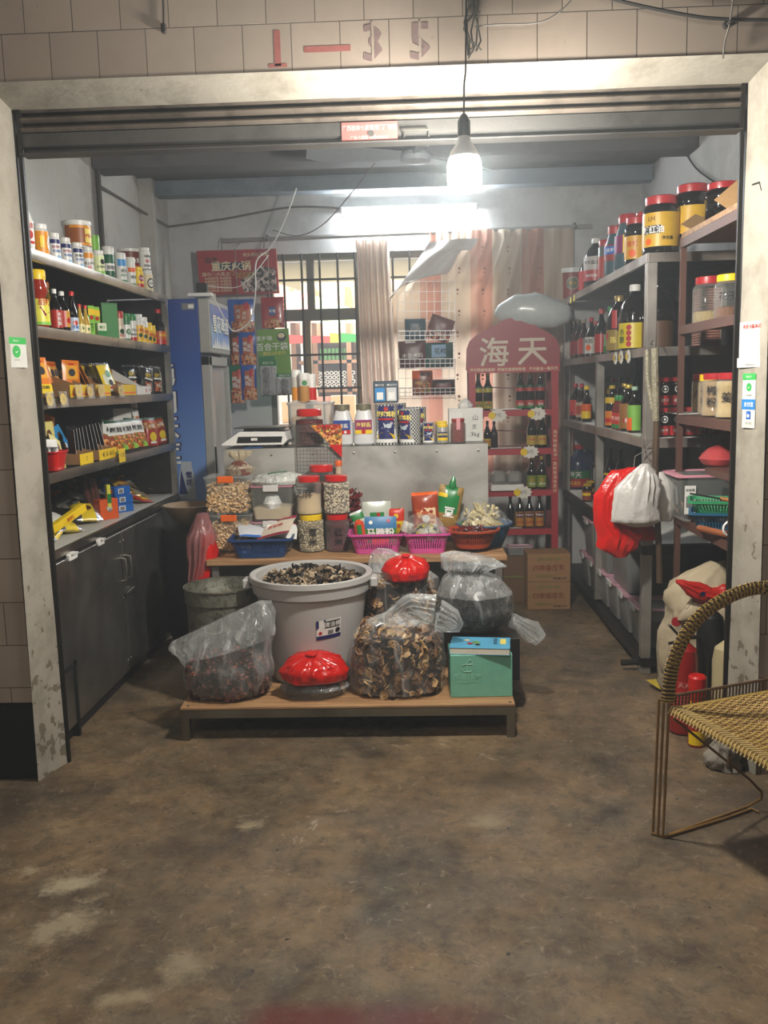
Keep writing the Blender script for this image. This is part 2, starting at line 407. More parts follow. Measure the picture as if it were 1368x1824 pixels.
# facade tiles
def tilemat():
    global nt, tc
    m, nt, b = new_mat('beige_wall_tiles'); tc = nt.nodes.new('ShaderNodeTexCoord')
    sx = nt.nodes.new('ShaderNodeSeparateXYZ'); lnk(nt, tc.outputs['Object'], sx.inputs[0])
    cb = nt.nodes.new('ShaderNodeCombineXYZ'); lnk(nt, sx.outputs[0], cb.inputs[0]); lnk(nt, sx.outputs[2], cb.inputs[1])
    mp = nt.nodes.new('ShaderNodeMapping'); mp.inputs['Location'].default_value = (.062, -.0435, 0); lnk(nt, cb.outputs[0], mp.inputs[0])
    br = nt.nodes.new('ShaderNodeTexBrick'); br.offset = .5; br.inputs['Scale'].default_value = 1
    br.inputs['Brick Width'].default_value = .168; br.inputs['Row Height'].default_value = .168; br.inputs['Mortar Size'].default_value = .0016
    br.inputs['Mortar Smooth'].default_value = .2; br.inputs['Bias'].default_value = 0
    br.inputs['Color1'].default_value = (*hexc('#a89a8c'), 1); br.inputs['Color2'].default_value = (*hexc('#9d9083'), 1); br.inputs['Mortar'].default_value = (*hexc('#3c332a'), 1)
    lnk(nt, mp.outputs[0], br.inputs['Vector'])
    c = mixc(ramp(nt, nz(1.6, 8, .7), [(.45, (0, 0, 0)), (.75, (.5,)*3)]), br.outputs['Color'], '#7d6c5d')
    c = mixc(ramp(nt, nz(26, 6, .7), [(.66, (0, 0, 0)), (.72, (.6,)*3)]), c, '#5e4f42')
    lnk(nt, c, b.inputs['Base Color']); b.inputs['Roughness'].default_value = .38
    bp = nt.nodes.new('ShaderNodeBump'); bp.inputs['Strength'].default_value = .6; bp.inputs['Distance'].default_value = .003; bp.invert = True
    lnk(nt, br.outputs['Fac'], bp.inputs['Height']); lnk(nt, bp.outputs['Normal'], b.inputs['Normal'])
    return m
TILE = tilemat()
TRIM = plaster('cream_plaster_trim', '#9c968a', '#7d776a', '#5f5543', 6)
ZT = 2.575; TX0, TX1 = -1.495, 1.262
f = MB()
f.box(((TX0-3.2)/2, YF+.12, 1.75+.16), (3.2+TX0, .24, 3.5-.32), TILE)          # left of the opening, above the black hole
f.box((-3.2+(.12), YF+.12, .16), (.3, .24, .32), TILE)
f.box(((TX1+3.2)/2, YF+.12, 1.75), (3.2-TX1, .24, 3.5), TILE)
f.box(((TX0+TX1)/2, YF+.12, (3.5+ZT)/2), (TX1-TX0, .24, 3.5-ZT), TILE)
struct(f.build('wall_front', smooth=0))
HOLE_SHADE = mat('#0b0b0b', .9)
f = MB(); f.box((-2.25, YF+.03, .16), (1.5, .02, .318), HOLE_SHADE); f.box((-2.2, YF+.46, .17), (1.4, .02, .34), HOLE_SHADE); f.box((-2.2, YF+.35, .33), (1.4, .24, .02), HOLE_SHADE); struct(f.build('hole_shade_panel', smooth=0))  # black panels put into the wall opening to stand for its deep shade
# plaster reveal round the opening (splayed)
def reveal(name, pts0, pts1, back=.16):
    """outer edge polyline pts0 at YF, inner edge pts1 at YI, carried back to the wall thickness"""
    f = MB(); vs = []
    k = 14; R = []
    for i in range(k+1):
        t = i/k; a = Vector(pts0[0]).lerp(Vector(pts0[1]), t); c = Vector(pts1[0]).lerp(Vector(pts1[1]), t)
        j = .004*noise.noise(Vector((a.x*7, a.z*7, 3)))
        n = (c-a); d = Vector((c.x*(1.0 if abs(c.x) < 1 else 1.03), YI+.05, c.z))
        R.append([a+Vector((0, -.004, 0)), a.lerp(c, .12)+Vector((0, -.012+j, 0)), a.lerp(c, .5)+Vector((j, j, j)), c+Vector((j, 0, j)), d])
    f.rings(R, TRIM, closed=False)
    return struct(f.build(name, smooth=50))
reveal('trim_1', [(TX0, YF, 0), (TX0+.02, YF, ZT)], [(OX0+.006, YI, 0), (OX0-.01, YI, OZ)])
reveal('trim_2', [(TX1, YF, 0), (TX1-.02, YF, ZT)], [(OX1-.004, YI, 0), (OX1+.004, YI, OZ)])
reveal('trim_3', [(TX0, YF, ZT), (TX1, YF, ZT)], [(OX0-.01, YI, OZ), (OX1+.004, YI, OZ)])
# black guide rails of the shutter
f = MB()
RAIL = mat('#1d1a17', .5, .3)
for x, s_ in ((OX0+.004, 1), (OX1-.004, -1)):
    f.box((x+s_*.007, YI+.008, OZ/2), (.014, .014, OZ), RAIL); f.box((x-s_*.012, YI+.045, OZ/2), (.014, .014, OZ), RAIL); f.box((x-s_*.008, YI+.025, OZ/2), (.006, .05, OZ), RAIL)
struct(f.build('trim_4', smooth=0))
# interior shell
WALLL = plaster('grey_plaster_left', '#b9b7b0', '#8f8d88', None, 2.0)
WALLB = plaster('grey_plaster_back', '#c0c1c0', '#9a9b9a', None, 1.7)
CEIL = plaster('dark_grey_ceiling', '#5b5a5a', '#3a3939', None, 1.5)  # ceiling in a darker grey than the walls, mottled at random
Y0 = YI+.08
f = MB(); f.box((XL-.06, (Y0+YB)/2, ZC/2), (.12, YB-Y0, ZC), WALLL)
f.box((XL+.05, 6.80, ZC/2), (.10, .4, ZC), WALLL)                       # corner pilaster
f.box((XL+.004, 4.3, 2.45), (.008, 1.5, 1.1), mat('#b5b4ac', .3)); struct(f.build('wall_left', smooth=0))
f = MB(); f.box((XR+.06, (Y0+YB)/2, ZC/2), (.12, YB-Y0, ZC), WALLB); struct(f.build('wall_right', smooth=0))
f = MB(); f.box(((XL+XR)/2, (Y0+YB)/2+.1, ZC+.05), (XR-XL+.3, YB-Y0+.3, .1), CEIL)
f.box(((XL+XR)/2, Y0-.08, 3.04), (XR-XL+.3, .18, .1), CEIL); struct(f.build('ceiling', smooth=0))
BEAM = plaster('blue_grey_beam', '#7b868e', '#5d666d', None, 2)
f = MB(); f.box(((XL+XR)/2, 5.75, 2.925), (XR-XL, .22, .15), CEIL, b=.01); f.box(((XL+XR)/2, 6.72, 2.94), (XR-XL, .10, .10), BEAM, b=.01)
f.box(((XL+XR)/2, 6.72, 2.895), (XR-XL, .13, .012), BEAM); f.box(((XL+XR)/2, 6.72, 2.985), (XR-XL, .13, .012), BEAM)
f = struct(f.build('trim_6', smooth=0)); f['label'] = 'ceiling beams running across the shop'
# sides above the shutter box so no light leaks
f = MB(); f.box(((-2.05-1.545)/2, YI+.10, 1.5), (.505, .02, 3), WALLL); f.box(((1.8+1.285)/2, YI+.10, 1.5), (.515, .02, 3), WALLL)
f.box(((OX0+OX1)/2, YI+.16, 2.76), (2.8, .02, .5), WALLL)
struct(f.build('trim_7', smooth=0))
# back wall with the window opening
WX0, WX1, WZ0, WZ1 = -1.12, .62, 1.02, 2.50
f = MB(); t = .2; cy = YB+t/2
f.box(((XL+WX0)/2, cy, ZC/2), (WX0-XL, t, ZC), WALLB); f.box(((WX1+XR)/2, cy, ZC/2), (XR-WX1, t, ZC), WALLB)
f.box(((WX0+WX1)/2, cy, WZ0/2), (WX1-WX0, t, WZ0), WALLB); f.box(((WX0+WX1)/2, cy, (WZ1+ZC)/2), (WX1-WX0, t, ZC-WZ1), WALLB)
struct(f.build('wall_back', smooth=0))
# window: concrete/wood frame, bars, panes
WF = mat('#6b665f', .7); WFW = mat('#7d6a52', .6); BAR = mat('#3a3532', .5, .4)
win = D.objects.new('window_1', None); COL.objects.link(win); win.location = (0, 0, 0); win['kind'] = 'structure'
ZM = ony(560, 560, YB).z
f = MB()
f.box(((WX0+WX1)/2, YB+.06, WZ1-.02), (WX1-WX0, .08, .04), WF); f.box(((WX0+WX1)/2, YB+.06, ZM), (WX1-WX0, .09, .085), WF)
for px in (552, 640, 786):
    x = ony(px, 500, YB).x; f.box((x, YB+.06, (WZ1+ZM)/2), (.055, .07, WZ1-ZM), WF)
for px, wd in ((546, .06), (640, .05), (786, .05)):
    x = ony(px, 620, YB).x; f.box((x, YB+.07, (WZ0+ZM)/2), (wd, .07, ZM-WZ0), WFW)
f.box((WX0+.02, YB+.06, (WZ0+WZ1)/2), (.05, .08, WZ1-WZ0), WF); f.box((WX1-.02, YB+.06, (WZ0+WZ1)/2), (.05, .08, WZ1-WZ0), WF)
f.box(((WX0+WX1)/2, YB+.06, WZ0+.02), (WX1-WX0, .1, .04), WFW)
f.build('window_frame', win, smooth=0)
f = MB()
for px in (506, 538, 570, 602, 633, 700, 730, 760): 
    x = ony(px, 500, YB).x; f.tube([(x, YB+.0, WZ0), (x, YB+.0, WZ1)], .009, BAR, 6)
for py in (498, 632, 692):
    z = ony(560, py, YB).z; f.tube([(WX0, YB+.0, z), (WX1, YB+.0, z)], .009, BAR, 6)
f.build('window_bars', win)
PANE = film('window_glass', '#f4efdf', .16, .1, .1, 4); FROST = film('frosted_glass', '#efe6cc', .30, .4, .4, 50)
f = MB(); f.box(((WX0+WX1)/2, YB+.09, (ZM+WZ1)/2), (WX1-WX0-.06, .004, WZ1-ZM-.1), FROST); f.build('pane', win, smooth=0)
# roller shutter, rolled up, its lower slats hanging in the opening
sh = thing('roller_shutter', 'rusty grey roller shutter pulled up at the top of the shop opening', 'shutter', (0, YI+.045, 2.375))
SHM = plaster('shutter_metal', '#6e655b', '#3c352e', None, 5, rough=.45); SHD = plaster('shutter_dark_metal', '#474644', '#2a2826', None, 3, rough=.5)
for mm in (SHM, SHD): mm.node_tree.nodes['Principled BSDF'].inputs['Metallic'].default_value = .35
f = MB(); prof = []
z = .215
def slat(z0, h):
    return [(-.004, z0), (-.034, z0+h*.12), (-.042, z0+h*.40), (-.034, z0+h*.60), (-.002, z0+h*.72), (-.002, z0+h)]
pr = [(0.0, .080)]
for k in range(4): pr += slat(.080+k*.036, .036)
wx0, wx1 = OX0+.012, OX1-.012
f.rings([[(x, y, z_) for y, z_ in pr] for x in (wx0, wx1)], SHM, closed=False)
f.build('slats', sh, smooth=60)
f = MB(); pr = [(.0, .080), (-.03, .078), (-.03, .032), (-.012, .024), (-.012, .012), (-.05, .005), (-.05, -.0), (.02, -.0), (.02, .080)]
f.rings([[(x, y, z_) for y, z_ in pr] for x in (wx0, wx1)], SHD, closed=True, cap0=True, cap1=True); f.build('bottom_rail', sh, smooth=30)
hx = ony(742, 258, YI).x
f = MB(); f.tube([(hx-.045, -.03, .02), (hx-.045, -.055, .035), (hx+.045, -.055, .035), (hx+.045, -.03, .02)], .004, TIN, 6); f.build('pull_handle', sh)
p0 = ony(658, 234, YI)
f = MB(); fr = planef((p0.x, -.031, p0.z-2.375), (1, 0, 0), (0, 0, 1), (0, -1, 0))
PLT = mat('#8c4a46', .5); PL2 = mat('#a09890', .5)
f.box((p0.x, -.033, p0.z-2.375), (.205, .004, .072), PLT)
f.text('广西桂林七星管用门厂制造', .021, 0, .016, PL2, fr, .006, .01, .8); f.text('厂址:七星路 电话:5822217', .014, 0, -.018, PL2, fr, .006, 0, .9)
f.disc(.005, -.005, .012, SHD, fr, .0065); f.build('maker_plate', sh)
# house number stencilled on the tiles
NR = mat('#a0605a', .7, var=.3, scale=40); NG = mat('#86716e', .7, var=.3, scale=40)
f = MB(); fr = planef((0, YF, 0), (1, 0, 0), (0, 0, 1), (0, -1, 0))
def at(px, py): p = ony(px, py, YF); return p.x, p.z
hn = thing('house_number', 'faded red stencilled number 1-35 on the tiles above the shop', 'number', (0, 0, 0))
x, z = at(494, 86)
f.text('1', .16, x, z, NR, fr, .001, .02); f.quad(x-.032, z-.062, x+.032, z-.050, NR, fr, w=.001); f.build('digit', hn, smooth=0)
x, z = at(583, 87); f = MB(); f.quad(x-.08, z-.010, x+.08, z+.010, NR, fr, w=.001); f.build('dash', hn, smooth=0)
for ch, q in (('3', (664, 76)), ('5', (748, 74))):
    x, z = at(*q); f = MB(); [f.text(ch, .165, x+a*.0025, z+b_*.0025, NG, fr, .0010+.00005*(a+2*b_+3), 0) for a in (-1, 0, 1) for b_ in (-1, 0, 1)]; f.quad(x-.004, z-.066, x+.004, z+.066, TILE, fr, w=.0014); f.build('digit', hn, smooth=0)
# cable loops on the facade
WIREM = mat('#23201e', .6); WIREG = mat('#6f6a64', .6); WIREW = mat('#cfcfc9', .5)
def wire(name, label, pts, r, m, cat='cable', sub=6, grp=None):
    P = [Vector(p) for p in pts]; out = []
    for i in range(len(P)-1):
        a, b_, c_, d_ = P[max(i-1, 0)], P[i], P[i+1], P[min(i+2, len(P)-1)]
        for k in range(sub):
            t = k/sub
            out.append(.5*((2*b_)+(c_-a)*t+(2*a-5*b_+4*c_-d_)*t*t+(3*b_-a-3*c_+d_)*t**3))
    out.append(P[-1]); f = MB(); f.tube(out, r, m, 6)
    return tag(f.build(name), label, cat, grp)
wy = YF-.02
wire('power_cable', 'thick black cable sagging across the tiles at top right', [ony(1070, -8, wy), ony(1130, 8, wy), ony(1230, 28, wy), ony(1290, 34, wy), ony(1375, 36, wy)], .006, WIREM)
wire('thin_cable', 'thin grey twisted wire running from the bulb wire up to the right', [ony(846, 48, wy), ony(880, 44, wy), ony(960, 40, wy), ony(1000, 18, wy), ony(1025, -8, wy)], .0028, WIREG)
wire('tied_wire', 'short wire tied around the nail in the tiles at top right', [ony(1306, -5, wy), ony(1300, 40, wy-.01), ony(1291, 75, wy), ony(1288, 104, wy)], .003, WIREG)
f = MB(); p = ony(1296, 42, wy); f.tube([p, p+Vector((0, -.04, -.005))], .005, WIREM, 8); f.tube([p+Vector((0, .018, 0)), p], .012, WIREM, 8); tag(f.build('nail'), 'dark nail in the tiles at top right holding the black cable', 'nail')
f = MB(); p = ony(291, 50, YF-.006); f.box(p, (.016, .012, .03), WIREM, b=.003); f.tube([p, p+Vector((.004, 0, .08)), p+Vector((0, 0, .16))], .0025, WIREM, 6); tag(f.build('cable_clip'), 'small black cable clip with a wire end on the tiles at top left', 'clip')
# the LED bulb on its flex
bb = thing('light_bulb', 'large lit white LED bulb hanging on a black flex before the shutter', 'light bulb', BULB)
f = MB(); f.lathe([(.004, .058), (.038, .055), (.052, .042), (.057, .02), (.058, -.02), (.055, -.045), (.045, -.062), (.022, -.070), (.003, -.071)], emit('bulb_glow', (1, .95, .86), BULB_GLOW), 24); dif = f.build('diffuser', bb)
f = MB(); f.lathe([(.050, .046), (.045, .066), (.030, .085), (.022, .098), (.020, .112)], mat('#d8d8d6', .4), 24); f.build('bulb_base', bb)
f = MB(); f.lathe([(.019, .105), (.021, .12), (.021, .16), (.012, .178), (.004, .186)], BLACK, 16); f.build('lamp_holder', bb)
f = MB(); zz = ony(825, 150, 3.10).z-BULB.z; f.tube([(0, 0, .18), (0.002, 0, zz), (.01, .04, zz+.05), (.02, YF-3.10-.03, .62), (.03, YF-3.10-.02, .95)], .0032, BLACK, 6); f.build('flex', bb)
f = MB(); random.seed(3)
for k in range(7):
    p = Vector((BULB.x+.04, YF-.02, BULB.z+.55)); q = [p+Vector((random.uniform(-.03, .03), random.uniform(-.02, .0), j*.05+random.uniform(-.02, .02))) for j in range(-3, 6)]
    f.tube(q, .003, mat('#4c4a44', .7), 5)
tag(f.build('wire_tangle'), 'tangle of twisted wires on the tiles right of the number 35', 'cable')
light_ = None
# fluorescent tube on the back wall
pa, pb = ony(612, 381, 6.9), ony(845, 374, 6.9)
tb = thing('fluorescent_lamp', 'lit fluorescent tube batten on the back wall above the curtains', 'lamp', (pa+pb)/2)
L = (pb.x-pa.x)
f = MB(); f.box((0, .05, .035), (L+.06, .05, .045), WHITE, b=.006); f.build('batten', tb)
f = MB(); f.tube([(-L/2, 0, 0), (L/2, 0, 0)], .0165, emit('tube_glow', (.90, .96, 1), TUBE_GLOW), 12); f.build('tube', tb)
for s_ in (-1, 1): f = MB(); f.box((s_*(L/2+.008), .015, .01), (.02, .045, .07), WHITE, b=.004); f.build('end_socket', tb)
# pipes and wires indoors
f = MB(); a = onx(172, 290, XL+.03); f.tube([(XL+.03, a.y, 2.9), (XL+.03, a.y, 2.1)], .016, mat('#3a352f', .7), 8); f.tube([(XL+.03, a.y+.03, 2.9), (XL+.03, a.y+.02, 2.1)], .01, mat('#3a352f', .7), 8)
tag(f.build('conduit'), 'dark vertical conduit on the left wall above the shelves', 'pipe')
pl = mat('#55524c', .6)
wire('wall_cable', 'dark cable clipped along the left wall to the back corner', [onx(175, 330, XL+.02), onx(245, 372, XL+.02), ony(300, 404, YB-.25)], .009, pl)
wire('corner_cable', 'cable running along the back wall from the left corner to the lamp', [ony(300, 404, YB-.02), ony(400, 390, YB-.02), ony(520, 369, YB-.02), ony(620, 372, YB-.02)], .008, pl)
f = MB(); p = ony(554, 338, YB-.05); f.lathe([(.02, 0), (.032, .012), (.036, .03), (.03, .05), (.01, .058)], WHITE, 16, T=Matrix.Translation(p) @ Matrix.Rotation(PI/2, 4, 'X')); f.lathe([(.018, .057), (.014, .062), (.001, .063)], BLACK, 12, T=Matrix.Translation(p) @ Matrix.Rotation(PI/2, 4, 'X'))
tag(f.build('security_camera'), 'small white round security camera high on the back wall', 'camera')
wire('electric_cable', 'white cord looping down in front of the hotpot poster', [ony(528, 335, 6.3), ony(508, 390, 6.3), ony(483, 440, 6.3), ony(457, 465, 6.2), ony(455, 520, 6.1), ony(446, 570, 6.0), ony(418, 590, 5.95), ony(403, 572, 5.9), ony(380, 530, 5.88), ony(365, 520, 5.86)], .005, WIREW)
wire('grey_cord', 'thin grey cord hanging from the ceiling fan down towards the window', [ony(668, 290, 5.2), ony(625, 345, 5.6), ony(575, 400, 6.2), ony(530, 420, 6.6), ony(486, 410, 6.8)], .0035, WIREG)
wire('adapter_lead', 'white lead crossing the fridge header from the plug box', [ony(362, 508, 6.1), ony(420, 512, 6.2), ony(450, 490, 6.3), ony(478, 455, 6.5)], .003, WIREW)
wire('right_wire', 'thin black wire curving down the right wall near the cardboard', [onx(1212, 255, XR-.02), onx(1240, 300, XR-.02), onx(1290, 335, XR-.02)], .005, WIREM)
# ceiling fan
fc = ony(741, 278, 4.95)
fan = thing('ceiling_fan', 'grey ceiling fan under the shop ceiling behind the shutter', 'fan', (fc.x, fc.y, fc.z))
FANM = mat('#7b8288', .5)
f = MB(); f.lathe([(.02, -.035), (.075, -.028), (.085, -.005), (.07, .02), (.02, .04)], FANM, 20); f.build('motor', fan)
f = MB(); f.tube([(0, 0, .03), (0, 0, ZC-fc.z)], .012, FANM, 8); f.build('rod', fan)
for k in range(3):
    a = math.radians([190, 282, 42][k]); T = Matrix.Rotation(a, 4, 'Z') @ Matrix.Rotation(.22, 4, 'X')
    f = MB(); R = []
    for i in range(9):
        t = i/8; x = .08+t*.5; w_ = .03+.035*math.sin(min(1, t*1.6)*PI/2)-(.03*max(0, t-.85)/.15)
        R.append([(x, -w_, 0), (x, w_, .012), (x, w_, .009), (x, -w_, -.003)])
    f.rings(R, FANM, True, True, True, T=T); f.build('blade', fan)
# signs on the jambs
GS = mat('#35a84e', .5); PAPER = mat('#c9c9c4', .6)
def jamb_frame(px, py, left):
    """a frame on the splayed jamb face"""
    if left: a, b_ = Vector((TX0, YF, 0)), Vector((OX0, YI, 0))
    else: a, b_ = Vector((TX1, YF, 0)), Vector((OX1, YI, 0))
    ex = (b_-a).normalized() if left else (a-b_).normalized()
    n = Vector((0, 0, 1)).cross(ex); n = n if n.y < 0 else -n
    d = ray(px, py); t = (a-CAM0).dot(n)/d.dot(n); o = CAM0+d*t
    return o, ex, n
def tickcard(name, label, px, py, left, w_, h, head, txt):
    o, ex, n = jamb_frame(px, py, left); fr = planef(o+n*.010, ex, (0, 0, 1), n); f = MB()
    f.quad(-w_/2, -h/2, w_/2, h/2, PAPER, fr, w=.001); f.quad(-w_/2, -h/2, w_/2, h/2, PAPER, lambda u, v, w=0: fr(-u, v, w), w=-.001)
    f.quad(-w_/2, h*.28, w_/2, h/2, GS, fr, w=.002); f.text(head, h*.08, 0, h*.39, WHITE, fr, .003)
    f.disc(0, h*.03, w_*.2, GS, fr, .002); f.add([fr(-w_*.09, h*.03, .003), fr(-w_*.03, -.02*h, .003), fr(w_*.11, h*.07, .003), fr(-w_*.03, h*.015, .003)], [(0, 1, 2, 3)], WHITE)
    f.text(txt, h*.07, 0, -h*.25, GREY, fr, .002); return tag(f.build(name, smooth=0), label, 'sticker')
tickcard('payment_sticker', 'white card with a green tick on the left jamb', 25, 628, True, .115, .11, '微信支付', '推荐使用')
tickcard('payment_sticker', 'white card with a green tick on the right jamb, above the blue one', 1339, 691, False, .075, .105, '微信支付', '推荐使用')
o, ex, n = jamb_frame(1343, 612, False); fr = planef(o+n*.010, ex, (0, 0, 1), n); f = MB()
f.quad(-.07, -.085, .075, .08, PAPER, fr, w=.001); f.quad(-.08, -.085, -.07, -.05, PAPER, fr, w=.001); f.text('欢迎光临本店', .017, 0, .062, REDP, fr, .002, .01); f.text('推荐使用扫码支付', .008, 0, -.075, GREY, fr, .002)
tag(f.build('notice_sheet', smooth=0), 'white paper notice with red heading on the right jamb', 'notice')
o, ex, n = jamb_frame(1338, 738, False); fr = planef(o+n*.010, ex, (0, 0, 1), n); f = MB()
f.quad(-.037, -.05, .037, .05, PAPER, fr, w=.001); f.quad(-.04, .018, .036, .055, mat('#1c7ac4', .5), fr, w=.002); f.text('支付宝', .018, 0, .037, WHITE, fr, .003, .02)
f.quad(-.012, -.018, .012, .012, BLUE, fr, w=.002); f.disc(0, -.005, .007, WHITE, fr, .003); f.text('扫一扫', .011, 0, -.032, GREY, fr, .002)
tag(f.build('payment_sticker', smooth=0), 'white card with a blue heading on the right jamb, lowest of the stickers', 'sticker')
o, ex, n = jamb_frame(1352, 327, False)
f = MB(); p = o+n*.012; f.tube([p-ex*.02, p+ex*.018], .003, WIREM, 6); f.tube([p+ex*.018, p+ex*.03-Vector((0, 0, .03))], .0015, WIREM, 5); tag(f.build('hook_nail'), 'small bent nail on the upper right jamb', 'nail')
# ---------------------------------------------------------------- builders for stock
def lab(m, z0, z1, arc=1.3, items=(), back=None):
    return dict(m=m, z0=z0, z1=z1, arc=arc, items=items)
def put_items(f, items, fr, cw, H):
    """items in label units: u in -1..1 over half width cw, v in 0..1 over height H"""
    for k, it in enumerate(items):
        w = .0012+.0003*k
        if it[0] == 't': f.text(it[1], it[2], it[3]*cw, it[4]*H, it[5], fr, w+.0006, it[6] if len(it) > 6 else .01, it[7] if len(it) > 7 else 1)
        elif it[0] == 'v': f.text(it[1], it[2], it[3]*cw, it[4]*H, it[5], fr, w+.0006, .01, 1, True)
        elif it[0] == 'q': f.quad(it[1]*cw, it[2]*H, it[3]*cw, it[4]*H, it[5], fr, nu=max(1, int(abs(it[3]-it[1])*5)), w=w)
        elif it[0] == 'd': f.disc(it[1]*cw, it[2]*H, it[3], it[4], fr, w, ry=it[5] if len(it) > 5 else None)
        elif it[0] == 'p': f.add([fr(a*cw, b*H, w) for a, b in it[1]], [tuple(range(len(it[1])))], it[2])
PROF = {
 'jar':    [(.86, 0), (.98, .015), (1, .04), (1, .74), (.93, .80), (.80, .84), (.80, .86)],
 'ribjar': [(.86, 0), (1, .03), (1, .15), (.97, .165), (.97, .62), (1, .64), (1, .76), (.9, .82), (.80, .85), (.80, .87)],
 'tub':    [(.84, 0), (.87, .02), (1, .83), (1, .85)],
 'pill':   [(.9, 0), (1, .02), (1, .80), (.92, .84), (.84, .86), (.84, .87)],
 'can':    [(1, 0), (1, .02), (.97, .03), (.97, .96), (1, .97), (1, .985)],
 'shaker': [(.95, 0), (1, .02), (1, .74), (.97, .76), (.97, .77)],
 'bottle': [(.85, 0), (.98, .015), (1, .04), (1, .50), (.93, .57), (.62, .68), (.40, .78), (.33, .84), (.32, .92)],
 'slim':   [(.85, 0), (1, .02), (1, .42), (.8, .55), (.5, .70), (.40, .84), (.38, .93)],
 'beer':   [(.85, 0), (1, .02), (1, .55), (.9, .62), (.5, .75), (.4, .85), (.38, .95)],
 'fat':    [(.86, 0), (1, .04), (1, .50), (.92, .62), (.78, .74), (.66, .84), (.64, .86)],
 'jug':    [(.9, 0), (1, .03), (1, .55), (.9, .68), (.6, .80), (.34, .86), (.28, .90), (.28, .92)],
 'squash': [(.8, 0), (1, .04), (.95, .3), (1, .55), (.8, .72), (.5, .82), (.42, .86)],
 'gourd':  [(.75, 0), (1, .06), (1, .3), (.7, .46), (.66, .5), (.95, .62), (.95, .72), (.8, .82), (.8, .84)]}
CAPZ = {'jar': (.84, .84, 1), 'ribjar': (.86, .85, 1), 'tub': (1.06, .84, 1), 'pill': (.9, .85, 1), 'can': (.94, .975, .98), 'shaker': (1.02, .76, 1), 'bottle': (.38, .89, 1),
        'slim': (.46, .89, 1), 'beer': (.44, .92, 1), 'fat': (.72, .84, 1), 'jug': (.36, .90, 1), 'squash': (.5, .84, 1), 'gourd': (.85, .83, 1)}
_J = {}
def jar_mesh(kind, R, H, body, cap, label, sq=0, fill=None, n=22, handle=None, extra=None):
    """builds one unplaced set of parts, returned as (name, MB) list"""
    parts = []
    f = MB(); f.lathe([(r*R, z*H) for r, z in PROF[kind]], body, n, sq=sq); parts.append(('body', f))
    cr, c0, c1 = CAPZ[kind]
    if cap:
        f = MB(); r = cr*R
        if kind == 'can': f.lathe([(r, c0*H), (r*.98, c1*H), (r*.1, c1*H)], cap, n)
        else: f.lathe([(r, c0*H), (r*1.02, (c0*.7+c1*.3)*H), (r*1.02, (c0*.12+c1*.88)*H), (r*.93, c1*H), (.001, c1*H)], cap, n)
        parts.append(('cap' if cr < .6 else 'lid', f))
    if fill:
        fm, top = fill; f = MB(); pr = [(r*R*.93, max(z*H, .006)) for r, z in PROF[kind] if z < top]; rl = pr[-1][0]
        f.lathe(pr+[(rl, top*H), (rl*.6, top*H+.006), (.001, top*H+.002)], fm, n); parts.append(('contents', f))
    for lb in ([label] if isinstance(label, dict) else (label or [])):
        f = MB(); rr = R*1.012 if not sq else R*1.0; h = (lb['z1']-lb['z0'])*H; a = lb['arc']
        if sq:
            wd = R*.80*(2**(1-1/sq) if 0 else 1); fr = planef((0, -R*1.006, lb['z0']*H), (1, 0, 0), (0, 0, 1), (0, -1, 0)); cw = wd
            if lb['m'] != CLEAR: f.quad(-cw, 0, cw, h, lb['m'], fr, w=.001)
        else:
            fr = cylf(rr, lb['z0']*H); cw = rr*min(a, PI)
            if lb['m'] != CLEAR: f.quad(-cw, 0, cw, h, lb['m'], fr, nu=max(6, int(a*7)), w=0)
            cw = rr*min(a, 1.15)
        put_items(f, lb['items'], fr, cw, h); parts.append(('label', f))
    if handle:
        f = MB(); f.tube([(handle[0]*R*.55, 0, H*.86), (R*.95, 0, H*.80), (R*1.05, 0, H*.62), (R*.86, 0, H*.5)], R*.14, body, 8); parts.append(('handle', f))
    if extra: parts += extra(R, H)
    return parts
def jar(name, label, cat, loc, rz, kind, R, H, body, cap, lb=None, group=None, **k):
    t = thing(name, label, cat, loc, rz, group)
    for nm, f in jar_mesh(kind, R, H, body, cap, lb, **k): f.build(nm, t, smooth=40)
    return t
